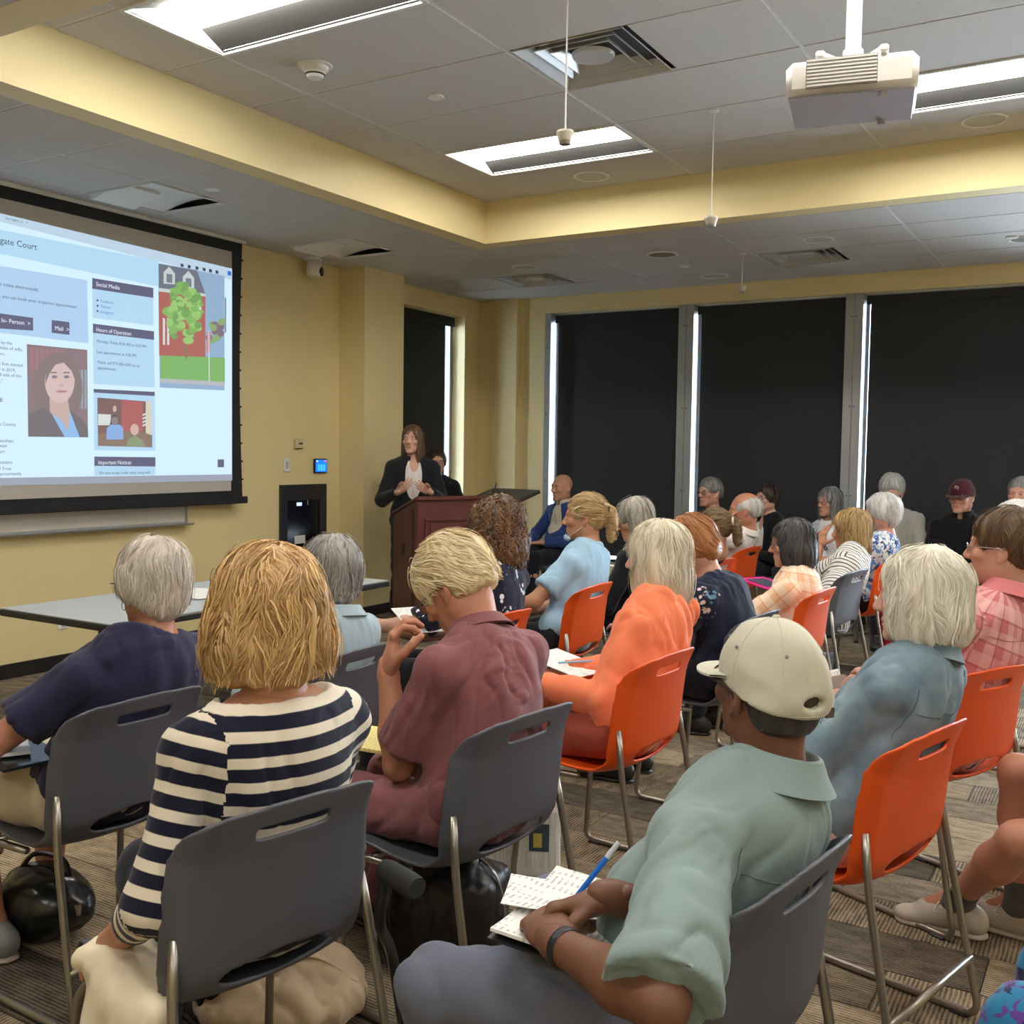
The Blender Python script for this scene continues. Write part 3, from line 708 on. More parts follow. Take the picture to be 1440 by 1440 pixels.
# wall devices
def wp(px, py): p = atx(px, py, XF); return p[1], p[2]
t = empty('light_switch', (XF, 0, 0), 0, 'white light switch plate on the yellow wall', 'switch'); y, z = wp(402.5, 654)
MB().box((.005, y, z), (.01, .072, .118), None, .003).build('plate', M_WHITE, t); MB().box((.011, y, z), (.006, .024, .06), None, .002).build('rocker', mat('switch_grey', (.45, .45, .43), .4), t)
t = empty('thermostat', (XF, 0, 0), 0, 'beige thermostat above the light switch', 'thermostat'); y, z = wp(418.5, 624)
MB().box((.012, y, z), (.024, .10, .085), None, .005).build('case', mat('thermostat_beige', (.62, .52, .30), .5), t); MB().box((.0245, y+.015, z+.002), (.002, .045, .014)).build('display', M_BLK, t); MB().box((.02, y, z-.04), (.01, .08, .006)).build('slot', M_BLK, t)
t = empty('touch_panel', (XF, 0, 0), 0, 'blue lit touch panel on the yellow wall', 'touch panel'); y, z = wp(449, 655)
MB().box((.012, y, z), (.024, .165, .125), None, .005).build('case', M_BLK, t); MB().box((.0245, y, z), (.002, .145, .105)).build('screen', emat('panel_blue', (.01, .12, .75), .9), t)
for k in (-1, 0, 1): MB().box((.026, y+k*.034, z-.015), (.001, .026, .055)).build('icon', emat('panel_blue_light', (.03, .25, .95), 1.0), t)
MB().box((.026, y+.05, z+.042), (.001, .02, .012)).build('red_key', emat('panel_red', (.9, .08, .06), .8), t); MB().box((.026, y-.055, z+.042), (.001, .012, .012)).build('white_key', emat('panel_white', (.8, .85, .9), .8), t)
t = empty('wall_cabinet', (XF, 0, 0), 0, 'black recessed equipment panel in the yellow wall', 'equipment panel'); y0, z1 = wp(392, 682); y1, _ = wp(457, 690); z0 = .38
yc, zc = (y0+y1)/2, (z0+z1)/2
m = MB(); fw = .085
m.box((.012, y0+fw/2, zc), (.024, fw, z1-z0), None, .004).box((.012, y1-fw/2, zc), (.024, fw, z1-z0), None, .004).box((.012, yc, z1-fw*.8), (.024, y1-y0-2*fw, fw*1.6)).box((.012, yc, z0+fw/2), (.024, y1-y0-2*fw, fw)); m.build('frame', mat('cabinet_black', (.022, .022, .026), .45), t)
MB().box((.004, yc, zc), (.006, y1-y0-2*fw, z1-z0-.2)).build('door', mat('cabinet_glass', (.006, .007, .012), .12), t)
MB().box((.009, yc-.05, z1-.17), (.004, .06, .028)).build('status_display', emat('cabinet_display', (.35, .5, .9), 1.0), t)
yy, zz = wp(420.5, 758.5); MB().box((.009, yy, zz), (.003, .13, .07)).build('label_card', mat('card_white', (.75, .74, .75), .6), t)
MB().box((.009, yy+.10, zz+.32), (.006, .014, .05), None, .002).build('latch', M_METAL, t)
t = empty('wall_outlet', (XF, 0, 0), 0, 'white electrical outlet low on the wall under the table', 'outlet'); y, z = wp(88, 872)
MB().box((.004, y, z), (.008, .075, .118), None, .002).build('plate', M_WHITE, t)
for s in (-1, 1): MB().box((.009, y, z+s*.028), (.003, .03, .036), None, .004).build('socket', mat('socket_ivory', (.6, .57, .5), .5), t)
# conference camera on a ceiling bracket against the front wall
y, z = wp(427, 376); t = empty('conference_camera', (XF+.12, y, z), math.radians(-60), 'white pan-tilt conference camera mounted high on the yellow wall', 'camera')
MB().box((0, -.02, .075), (.17, .15, .05), None, .012).build('base', M_WHITE, t, True)
MB().box((0, -.05, .108), (.20, .16, .018)).build('bracket', M_BLK, t)
MB().lathe([(0, -.095), (.045, -.095), (.062, -.08), (.066, -.03), (.060, .035), (.045, .05), (0, .05)], n=26).build('head', M_WHITE, t, True)
MB().lathe([(0, .03), (.036, .03), (.040, .024), (.040, -.02), (0, -.02)], (0, .045, -.045), 22, rotm('X', -PI/2)).build('lens_housing', M_BLK, t, True)
MB().box((.035, .056, .078), (.022, .004, .022)).build('sensor', M_BLK, t); MB().box((-.01, .056, .078), (.01, .003, .008)).build('indicator', emat('led', (.8, .85, 1), 2), t)

# ---------------------------------------------------------------- table, lectern, stand
t = empty('folding_table', (-4.115, 3.83, 0), 0, 'long grey folding table with black edge before the front wall', 'table')
MB().box((0, 0, .725), (.80, 1.92, .022)).build('tabletop', mat('laminate_grey', lin((178, 182, 180)), .4, 0, .5, .08, 300), t)
MB().box((0, 0, .716), (.812, 1.932, .034), None, .008).build('edge_band', M_BASE, t)
for s in (-1, 1):
    MB().tube(fillet([(-.30, s*.70, .02), (.30, s*.70, .02)], .01), .018, 8).build('foot_bar', M_BLK, t, True)
    MB().tube([(0, s*.70, .02), (0, s*.70, .70)], .025, 10).build('leg', M_BLK, t, True)
def paper_at(px, py, z, w, h, rz, label, m=None, name='paper', group=None, th=.002):
    p = atz(px, py, z); o = MB().box((0, 0, 0), (w, h, th)).build(name, m or M_PAPER); o.location = (p[0], p[1], z+th/2); o.rotation_euler = (0, 0, rz); tagp(o, label, 'paper', group); return o
def papermat(name='printed_paper', ink=.55):
    m = newmat(name, (.85, .84, .80), .7, 0, .2); g = N(m); co = g.co()
    ln = g.math('SINE', g.math('MULTIPLY', g.n('ShaderNodeSeparateXYZ', {0: co}).outputs[1], 520.))
    wd = g.noise(g.map(co, (90, 20, 1)), 1.0, 2); k = g.math('MULTIPLY', g.step(ln, .1, .5), g.step(wd, .5, .56))
    g.base(g.mix(g.math('MULTIPLY', k, ink), (.84, .83, .79), (.25, .25, .28))); return m
M_PAPER = papermat()
paper_at(278, 833, .738, .22, .28, .3, 'loose printed paper on the grey table', name='paper', group='papers on the table')
paper_at(292, 836, .7405, .22, .28, -.1, 'topmost printed paper on the grey table', name='paper', group='papers on the table')

# lectern
M_WOOD = mat('mahogany_laminate', lin((98, 48, 48)), .38, 0, .5, .16, 12)
M_WOODD = mat('mahogany_side', lin((84, 52, 46)), .4, 0, .5, .12, 12)
LA = math.radians(246)
pL = atx(588, 705, -4.72)
LW, LD, LH = .60, .40, 1.12
fwd = np.array([-math.sin(LA), math.cos(LA)]); rgt = np.array([math.cos(LA), math.sin(LA)])
# local +Y is the front; pL is the front top corner on the +X side
lc = np.array([pL[0], pL[1]])-fwd*LD/2-rgt*LW/2
t = empty('lectern', (lc[0], lc[1], 0), LA, 'reddish mahogany lectern with raised panels in front of the speaker', 'lectern')
MB().box((0, LD/2-.012, LH/2), (LW, .024, LH)).build('front_panel', M_WOOD, t)
for s in (-1, 1):
    MB().prism([(-LD/2, 0), (LD/2-.024, 0), (LD/2-.024, LH-.005), (-LD/2, LH-.14)], 0, s*LW/2-(.022 if s > 0 else 0), s*LW/2+(0 if s > 0 else .022)).build('side_panel', M_WOODD, t)
    for (zc, hh) in ((.42, .62),):
        sp_ = MB().prism([(-LD/2+.05, .15), (LD/2-.08, .15), (LD/2-.08, LH-.10), (LD/2-.10, LH-.07), (-LD/2+.05, LH-.20)], 0, s*(LW/2), s*(LW/2+.010)).build('raised_panel', M_WOODD, t)
MB().box((s*(LW/2+.012), -.02, .72), (.004, .045, .08)).build('name_plate', M_BLK, t)
fr = MB()
for (x, z, w_, h_) in ((0, LH-.16, LW-.14, .022), (0, .12, LW-.14, .022), (-LW/2+.07, LH/2-.02, .022, LH-.26), (LW/2-.07, LH/2-.02, .022, LH-.26)): fr.box((x, LD/2+.006, z), (w_, .014, h_), None, .004)
fr.build('panel_moulding', M_WOOD, t)
MB().box((0, LD/2+.004, LH/2-.02), (LW-.22, .012, LH-.34), None, .005).build('raised_panel', M_WOOD, t)
R = rotm('X', math.atan2(.14, LD)); MB().box((0, -.01, LH-.055), (LW+.02, LD+.04, .022), R, .005).build('reading_top', M_WOODD, t)
MB().box((0, LD/2+.0, LH+.008), (LW+.03, .05, .028), None, .006).build('top_moulding', M_WOOD, t)
for z in (.35, .7): MB().box((0, 0, z), (LW-.05, LD-.06, .018)).build('shelf', M_WOODD, t)
MB().box((0, 0, .03), (LW+.03, LD+.03, .06), None, .008).build('plinth', M_WOODD, t)
# tilted presentation stand with gooseneck microphone
pS = aty(714, 690, 7.25); t = empty('presentation_stand', (pS[0]-.06, pS[1], 0), math.radians(174), 'black tilted presentation stand with small microphone beside the lectern', 'stand')
R = rotm('X', math.radians(-14))
MB().box((0, 0, 1.13), (.50, .42, .022), R, .005).build('top', mat('stand_top', (.05, .045, .04), .4), t)
MB().box((0, 0, 1.118), (.505, .425, .014), R, .004).build('edge', M_BLK, t)
MB().box((0, -.03, .57), (.10, .08, 1.10), None, .01).build('column', M_BLK, t); MB().box((0, 0, .03), (.46, .42, .04), None, .012).build('base', M_BLK, t)
MB().box((-.02, .12, 1.112), (.20, .02, .02), R).build('pen_ledge', M_BLK, t)
MB().tube(bez([(.16, -.12, 1.16), (.16, -.12, 1.20), (.145, -.11, 1.235)], 5), .005, 6).lathe([(0, 0), (.03, 0), (.025, .012), (0, .014)], (.16, -.12, 1.165), 16).build('gooseneck_microphone', M_BLK, t, True)
# ---------------------------------------------------------------- implicit-surface modeller
F32 = np.float32
def nrm(v): v = np.array(v, float); return v/(np.linalg.norm(v)+1e-12)
def frame(up, fwd):
    """columns: right, forward, up"""
    z = nrm(up); y = np.array(fwd, float); y = nrm(y-z*np.dot(y, z)); x = np.cross(y, z); return np.stack([x, y, z], 1)
def RX(a): return rotm('X', a)
def RZ(a): return rotm('Z', a)
def RY(a): return rotm('Y', a)

def cap(a, b, ra, rb, k=.02, op='u', flat=None, cut=None):
    return dict(t='cap', a=np.array(a, float), b=np.array(b, float), ra=ra, rb=rb, k=k, op=op, flat=flat, cut=cut)
def ell(c, r, R=None, k=.02, op='u'):
    return dict(t='ell', c=np.array(c, float), r=np.array(r, float), R=np.eye(3) if R is None else np.array(R), k=k, op=op)
def box(c, h, R=None, rd=.005, k=.005, op='s'):
    return dict(t='box', c=np.array(c, float), h=np.array(h, float), R=np.eye(3) if R is None else np.array(R), rd=rd, k=k, op=op)
def plane(p, n, k=.004):
    """remove everything on the side of n"""
    return dict(t='pl', p=np.array(p, float), n=nrm(n), k=k, op='s')

def bbox(p):
    if p['t'] == 'cap':
        m = max(p['ra'], p['rb']); return np.minimum(p['a'], p['b'])-m, np.maximum(p['a'], p['b'])+m
    if p['t'] == 'ell':
        e = np.sqrt(((p['R']*p['r'])**2).sum(1)); return p['c']-e, p['c']+e
    if p['t'] == 'box':
        e = (np.abs(p['R'])*p['h']).sum(1)+p['rd']; return p['c']-e, p['c']+e
    return np.full(3, -1e3), np.full(3, 1e3)

def pdist(p, X, Y, Z):
    t = p['t']
    if t == 'cap':
        a, ab = p['a'], p['b']-p['a']; l2 = float(ab@ab)+1e-9
        x, y, z = X-F32(a[0]), Y-F32(a[1]), Z-F32(a[2])
        h = (x*F32(ab[0])+y*F32(ab[1])+z*F32(ab[2]))*F32(1/l2); hc = np.clip(h, 0, 1)
        dx, dy, dz = x-hc*F32(ab[0]), y-hc*F32(ab[1]), z-hc*F32(ab[2])
        if p['flat'] is not None:
            n, s = p['flat']; q = (dx*F32(n[0])+dy*F32(n[1])+dz*F32(n[2]))*F32(1/s-1); dx = dx+q*F32(n[0]); dy = dy+q*F32(n[1]); dz = dz+q*F32(n[2])
        d = np.sqrt(dx*dx+dy*dy+dz*dz)-(F32(p['ra'])+hc*F32(p['rb']-p['ra']))
        if p['cut'] is not None: d = np.maximum(d, (h-F32(p['cut']))*F32(math.sqrt(l2)))
        return d
    if t == 'pl':
        n, q = p['n'], p['p']; return -((X-F32(q[0]))*F32(n[0])+(Y-F32(q[1]))*F32(n[1])+(Z-F32(q[2]))*F32(n[2]))
    x, y, z = X-F32(p['c'][0]), Y-F32(p['c'][1]), Z-F32(p['c'][2]); R = p['R'].astype(F32)
    u = x*R[0, 0]+y*R[1, 0]+z*R[2, 0]; v = x*R[0, 1]+y*R[1, 1]+z*R[2, 1]; w_ = x*R[0, 2]+y*R[1, 2]+z*R[2, 2]
    if t == 'ell':
        r = p['r'].astype(F32); a, b, c = u/r[0], v/r[1], w_/r[2]
        k0 = np.sqrt(a*a+b*b+c*c); a, b, c = a/r[0], b/r[1], c/r[2]; k1 = np.sqrt(a*a+b*b+c*c)+F32(1e-6)
        return k0*(k0-1)/k1
    h = p['h'].astype(F32)
    a, b, c = np.abs(u)-h[0], np.abs(v)-h[1], np.abs(w_)-h[2]
    return np.sqrt(np.maximum(a, 0)**2+np.maximum(b, 0)**2+np.maximum(c, 0)**2)+np.minimum(np.maximum(a, np.maximum(b, c)), 0)-F32(p['rd'])

def field(prims, vox, pad=None):
    U = [p for p in prims if p['op'] == 'u']
    lo = np.min([bbox(p)[0] for p in U], 0)-(pad or 3*vox); hi = np.max([bbox(p)[1] for p in U], 0)+(pad or 3*vox)
    n = np.maximum(4, np.ceil((hi-lo)/vox).astype(int)+1)
    ax = [(lo[i]+vox*np.arange(n[i])).astype(F32) for i in range(3)]
    D = np.full(n, .3, F32)
    for p in prims:
        b0, b1 = bbox(p); m = p['k']+2.5*vox+.015
        i0 = np.clip(np.floor((b0-m-lo)/vox).astype(int), 0, n); i1 = np.clip(np.ceil((b1+m-lo)/vox).astype(int)+1, 0, n)
        if (i1 <= i0).any(): continue
        S = tuple(slice(a, b) for a, b in zip(i0, i1))
        d = pdist(p, ax[0][S[0], None, None], ax[1][None, S[1], None], ax[2][None, None, S[2]]); k = F32(max(p['k'], 1e-4)); A = D[S]
        if p['op'] == 'u':
            h = np.clip(k-np.abs(A-d), 0, None)/k; D[S] = np.minimum(A, d)-h*h*k*F32(.25)
        else:
            h = np.clip(k-np.abs(A+d), 0, None)/k; D[S] = np.maximum(A, -d)+h*h*k*F32(.25)
    return D, lo, vox

_ED = [(0, 1), (2, 3), (4, 5), (6, 7), (0, 2), (1, 3), (4, 6), (5, 7), (0, 4), (1, 5), (2, 6), (3, 7)]
_CO = np.array([[(c >> 2) & 1, (c >> 1) & 1, c & 1] for c in range(8)], F32)
def nets(D, lo, vox):
    """naive surface nets -> verts, quads"""
    S = D < 0
    c = np.zeros(tuple(s-1 for s in D.shape), np.int8); n0, n1, n2 = c.shape
    for q in range(8):
        i, j, k = (q >> 2) & 1, (q >> 1) & 1, q & 1; c += S[i:i+n0, j:j+n1, k:k+n2]
    M = (c > 0) & (c < 8); I = np.argwhere(M)
    if len(I) == 0: return np.zeros((0, 3)), np.zeros((0, 4), int)
    idx = np.full(c.shape, -1, np.int32); idx[M] = np.arange(len(I))
    V8 = np.stack([D[I[:, 0]+((q >> 2) & 1), I[:, 1]+((q >> 1) & 1), I[:, 2]+(q & 1)] for q in range(8)], 1)
    acc = np.zeros((len(I), 3), F32); cnt = np.zeros((len(I), 1), F32)
    for a, b in _ED:
        va, vb = V8[:, a], V8[:, b]; cr = (va < 0) != (vb < 0)
        t = np.where(cr, va/np.where(cr, va-vb, 1), 0)[:, None]; cr = cr[:, None]
        acc += np.where(cr, _CO[a]+t*(_CO[b]-_CO[a]), 0); cnt += cr
    V = lo+vox*(I+acc/cnt)
    Q = []
    for ax_ in range(3):
        o = [q for q in range(3) if q != ax_]
        sl0 = [slice(None)]*3; sl1 = [slice(None)]*3; sl0[ax_] = slice(0, -1); sl1[ax_] = slice(1, None)
        A, B = S[tuple(sl0)], S[tuple(sl1)]; E_ = np.argwhere(A != B)
        ok = (E_[:, o[0]] > 0) & (E_[:, o[1]] > 0) & (E_[:, o[0]] < c.shape[o[0]]) & (E_[:, o[1]] < c.shape[o[1]]); E_ = E_[ok]
        if len(E_) == 0: continue
        s = A[E_[:, 0], E_[:, 1], E_[:, 2]]
        def cell(d0, d1):
            T = E_.copy(); T[:, o[0]] += d0; T[:, o[1]] += d1; return idx[T[:, 0], T[:, 1], T[:, 2]]
        q = np.stack([cell(-1, -1), cell(0, -1), cell(0, 0), cell(-1, 0)], 1)
        fl_ = s if ax_ != 1 else ~s
        q[~fl_] = q[~fl_][:, ::-1]; Q.append(q)
    Q = np.concatenate(Q); Q = Q[(Q >= 0).all(1)]
    return V.astype(F32), Q

def vnormals(V, Q):
    a = V[Q[:, 2]]-V[Q[:, 0]]; b = V[Q[:, 3]]-V[Q[:, 1]]; n = np.cross(a, b); N_ = np.zeros_like(V)
    for k in range(4): np.add.at(N_, Q[:, k], n)
    return N_/(np.linalg.norm(N_, axis=1, keepdims=True)+1e-12)
def snoise(P, freq, seed, n=6, warp=.8):
    """cheap smooth noise in about -1..1"""
    g = np.random.default_rng(seed); f = np.array(freq if hasattr(freq, '__len__') else [freq]*3, float); P = P*f
    d = g.normal(size=(n+2, 3)); d /= np.linalg.norm(d, axis=1, keepdims=True); ph = g.uniform(0, 6.28, n+2)
    W = np.sin(P@d[n]*.7+ph[n])[:, None]*d[n+1]*warp
    P = P+W; out = np.zeros(len(P))
    for i in range(n): out += np.sin(P@d[i]*g.uniform(.7, 1.5)+ph[i])
    return out/math.sqrt(n)/1.2
def folds(V, Q, amp, seed, stretch=(30, 30, 9), ridge=True):
    Nn = vnormals(V, Q); st = np.array(stretch, float)
    a = snoise(V, st*np.array([2.4, 2.4, 1.5]), seed, 5, .9); a2 = snoise(V@RY(.5)@RX(.4), st*np.array([3.4, 3.4, 2.0]), seed+3, 5, .9); b = snoise(V, 24, seed+7); b2 = snoise(V, 30, seed+17)
    d = amp*(.62*a+.45*a2*np.clip(.5+b2, 0, 1)-1.05*np.exp(-(a/.30)**2)*np.clip(.35+.9*b, 0, 1.1)-.6*np.exp(-(a2/.28)**2)*np.clip(.2+.9*b2, 0, 1)+.35)
    return (V+Nn*d[:, None]).astype(F32)
def pack(parts):
    V = []; Q = []; o = 0
    for v, q in parts:
        if len(v) == 0: continue
        V.append(v); Q.append(q+o); o += len(v)
    return np.concatenate(V), np.concatenate(Q)
def sdf_obj(name, prims, vox, m, parent, amp=0, seed=0, stretch=(30, 30, 9)):
    V, Q = nets(*field(prims, vox))
    if amp: V = folds(V, Q, amp, seed, stretch)
    me = npmesh(name, V, Q); return link(name, me, m, parent)
def setattr_(me, name, data, typ, dom='POINT'):
    a = me.attributes.new(name, typ, dom); a.data.foreach_set({'FLOAT_COLOR': 'color', 'FLOAT_VECTOR': 'vector', 'FLOAT': 'value'}[typ], np.ascontiguousarray(data, dtype=np.float32).ravel())

# ---------------------------------------------------------------- people materials
def skinmat():
    m = newmat('skin', (.6, .4, .3), .48, 0, .4); g = N(m)
    c = g.attr('tint').outputs['Color']; f = g.noise(g.co(), 28, 4, .6)
    g.base(g.mix(g.math('MULTIPLY', f, .5), c, g.mix(1.0, c, (.93, .80, .76), 'MULTIPLY')))
    g.b.inputs['Subsurface Weight'].default_value = .08; g.b.inputs['Subsurface Radius'].default_value = (.012, .005, .003)
    g.bump(g.noise(g.co(), 420, 3), .12, .002); return m
M_SKIN = skinmat()
def hairmat(name, c0, c1):
    """colour from root tone c0 to tone c1, varied strand by strand"""
    if name in _mc: return _mc[name]
    m = newmat(name, c0, .42, 0, .5); g = N(m)
    r = g.attr('rnd').outputs['Fac']; f = g.noise(g.map(g.co(), (60, 60, 8)), 1., 3)
    k = g.math('ADD', g.math('MULTIPLY', r, .75), g.math('MULTIPLY', f, .25)); g.base(g.mix(k, c0, c1)); _mc[name] = m; return m
def fab(name, c, rough=.85, kind='plain', c2=None, c3=None, var=.10):
    if name in _mc: return _mc[name]
    m = newmat(name, c, rough, 0, .2); g = N(m); co = g.co()
    a = tuple(x*(1-var) for x in c); b = tuple(min(1, x*(1+var)) for x in c)
    base = g.mix(g.noise(co, 6, 4), a, b)
    pc = g.attr('pc').outputs['Vector']; s = g.n('ShaderNodeSeparateXYZ', {0: pc}); U_, V_ = s.outputs[0], s.outputs[1]
    def band(x, per, duty, off=0.):
        return g.step(g.math('ABSOLUTE', g.math('SUBTRACT', g.math('FRACT', g.math('ADD', g.math('DIVIDE', x, per), off)), .5)), duty/2+.02, duty/2-.02)
    if kind == 'stripe': base = g.mix(band(V_, .047, .43), base, c2)
    elif kind == 'thin': base = g.mix(band(V_, .024, .30), base, c2)
    elif kind == 'plaid':
        h1 = band(V_, .085, .5); v1 = band(U_, .085, .5); base = g.mix(g.math('MULTIPLY', h1, .55), base, c2); base = g.mix(g.math('MULTIPLY', v1, .55), base, c2)
        if c3: base = g.mix(g.math('MULTIPLY', band(V_, .085, .07, .3), .6), base, c3); base = g.mix(g.math('MULTIPLY', band(U_, .085, .07, .3), .6), base, c3)
    elif kind == 'floral':
        v = g.n('ShaderNodeTexVoronoi', {'Vector': g.mix(.012, co, g.n('ShaderNodeTexNoise', {'Vector': co, 'Scale': 40.}).outputs['Color']), 'Scale': 12.5})
        v2 = g.n('ShaderNodeTexVoronoi', {'Vector': co, 'Scale': 36.0}); 
        fl1 = g.math('MULTIPLY', g.step(v.outputs[0], .44, .38), g.step(v2.outputs[0], .46, .38))
        sel = g.step(g.n('ShaderNodeSeparateColor', {0: v.outputs['Color']}).outputs[0], .22, .28)
        base = g.mix(g.math('MULTIPLY', fl1, sel), base, c2)
        if c3: base = g.mix(g.math('MULTIPLY', g.step(v2.outputs[0], .15, .11), .9), base, c3)
    elif kind == 'blotch':
        v = g.noise(co, 26, 3, .6, .6); base = g.mix(g.step(v, .50, .54), base, c2); v = g.noise(g.map(co, (1, 1, 1), (0, 0, 0), (3, 1, 2)), 22, 3, .6, .6); base = g.mix(g.step(v, .56, .60), base, c3)
    elif kind == 'sleeve':
        wv_ = g.mix(.02, co, g.n('ShaderNodeTexNoise', {'Vector': co, 'Scale': 30.}).outputs['Color']); v = g.n('ShaderNodeTexVoronoi', {'Vector': wv_, 'Scale': 15.0}); v2 = g.n('ShaderNodeTexVoronoi', {'Vector': co, 'Scale': 44.0})
        k_ = g.math('MULTIPLY', g.math('MULTIPLY', g.step(v.outputs[0], .46, .40), g.step(v2.outputs[0], .50, .40)), s.outputs[2])
        base = g.mix(k_, base, g.mix(g.step(g.n('ShaderNodeSeparateColor', {0: v.outputs['Color']}).outputs[0], .45, .5), c2, c3))
    elif kind == 'denim':
        base = g.mix(g.step(g.noise(co, 9, 4), .35, .75), c, c2)
    g.base(base)
    wv = g.noise(g.map(co, (420, 420, 420)), 1., 2); g.bump(wv, .12, .002)
    g.b.inputs['Sheen Weight'].default_value = .15; _mc[name] = m; return m
SK = dict(fair=lin((214, 170, 148)), tan=lin((192, 140, 110)), red=lin((206, 156, 134)), brown=lin((118, 80, 60)), ruddy=lin((188, 132, 106)), warm=lin((202, 152, 124)))

# ---------------------------------------------------------------- hands and heads
def hand_prims(side, pose, s=1.0):
    """wrist at 0, fingers +Y, palm -Z, thumb on side*X"""
    P = [ell((0, .045, 0), (.039, .054, .0165), None, .012), ell((.018*side, .028, -.009), (.020, .034, .016), None, .014), cap((-.028*side, .08, .002), (.028*side, .088, .002), .0105, .011, .012), cap((0, -.03, 0), (0, .02, 0), .024, .026, .02, flat=((0, 0, 1), .72))]
    base = [(.029, .086), (.0095, .092), (-.010, .088), (-.0285, .077)]; L = [.074, .083, .077, .060]; rad = [.0088, .009, .0086, .0076]
    cu = pose.get('curl', (.3, .3, .35, .4)); sp_ = pose.get('spread', .06)
    for i in range(4):
        c = cu[i]; p = np.array([base[i][0]*side, base[i][1], .002]); ang = 0; az_ = (1.5-i)*sp_*side
        for j, (fr_, cc) in enumerate(((.46, .9), (.31, 1.15), (.23, .8))):
            ang += c*cc; d = np.array([math.sin(az_)*math.cos(ang), math.cos(az_)*math.cos(ang), -math.sin(ang)]); q = p+d*L[i]*fr_
            P.append(cap(p, q, rad[i]*(1-.09*j), rad[i]*(.93-.10*j), .004)); p = q
    tb = pose.get('thumb', (.65, .62, -.42)); p = np.array([.026*side, .018, -.006]); d = nrm((tb[0]*side, tb[1], tb[2])); tc = pose.get('tcurl', .25)
    for j, l in enumerate((.044, .034, .028)):
        q = p+d*l; P.append(cap(p, q, .0125-.0012*j, .0112-.0014*j, .006)); p = q; d = nrm(d+np.array([-.35*side, .25, -.25])*tc*2)
    if s != 1.0:
        for q in P:
            for k in ('a', 'b', 'c', 'r'):
                if k in q: q[k] = q[k]*s
            for k in ('ra', 'rb'):
                if k in q: q[k] *= s
    return P
def xf(P, R, T):
    """move prims by rotation R and translation T"""
    out = []
    for q in P:
        q = dict(q)
        for k in ('a', 'b', 'c', 'p'):
            if k in q: q[k] = R@q[k]+T
        if 'n' in q: q['n'] = R@q['n']
        if 'R' in q: q['R'] = R@q['R']
        if q.get('flat') is not None: q['flat'] = (R@np.array(q['flat'][0]), q['flat'][1])
        out.append(q)
    return out
def head_prims(male, jaw=1.0, mouth=0.0, old=0.5):
    P = [ell((0, -.014, .034), (.0745, .096, .086), None, .03), ell((0, .022, -.018), (.062*jaw, .074, .088), None, .03), ell((0, .034, -.072), (.049*jaw, .054, .040), None, .02),
         cap((-.012, .076, -.100), (.012, .076, -.100), .0165, .0165, .02), cap((-.036, .078, .026), (.036, .078, .026), .0125, .0125, .016)]
    for s in (-1, 1):
        P += [ell((s*.043, .066, -.020), (.020, .018, .018), None, .02), ell((s*.050, -.012, -.055), (.022, .03, .03), None, .03),
              ell((s*.031, .099, .004), (.017, .018, .0115), None, .012, 's'), ell((s*.031, .0795, .004), (.0155, .0115, .0125), None, .003)]
    P += [cap((0, .090, .012), (0, .110, -.026), .0075, .0115, .012), ell((-.0105, .100, -.031), (.0085, .010, .0075), None, .006), ell((.0105, .100, -.031), (.0085, .010, .0075), None, .006),
          ell((0, .086, -.060), (.024, .013, .008), None, .006), ell((0, .084, -.072), (.021, .013, .008), None, .006), box((0, .100, -.066), (.018, .012, .0006+mouth*.006), None, .001, .003)]
    for s in (-1, 1):
        R = RZ(s*.35)@RX(-.15)
        P += [ell((s*.0765, -.010, -.004), (.0095, .020, .032), R, .006), ell((s*.084, -.004, .0), (.006, .011, .020), R, .004, 's'), ell((s*.0745, -.002, -.033), (.007, .010, .009), R, .006)]
    return P
def head_tint(V, base, lip=True, brow=None, stubble=None, scalp=None):
    """natural colouring of the face in head coordinates: lips, brows, cheeks, beard shadow"""
    C = np.tile(np.array(base), (len(V), 1))
    def mixc(w_, c): C[:] = C*(1-w_[:, None])+np.array(c)*w_[:, None]
    g = lambda c, r: np.clip(1.35-np.sqrt((((V-np.array(c))/np.array(r))**2).sum(1)), 0, 1)
    for s in (-1, 1): mixc(g((s*.045, .07, -.03), (.022, .03, .02))*.28, np.array(base)*np.array([1.08, .80, .76]))
    mixc(g((0, .11, -.028), (.015, .02, .012))*.25, np.array(base)*np.array([1.05, .74, .70]))
    if stubble is not None: mixc(g((0, .07, -.08), (.055, .06, .04))*.5, stubble)
    if lip: mixc(g((0, .096, -.066), (.021, .02, .0095))*.75, np.array(base)*np.array([.92, .52, .50]))
    if brow is not None:
        for s in (-1, 1): mixc(g((s*.032, .090, .0265), (.019, .022, .005))*.85, brow)
    return C

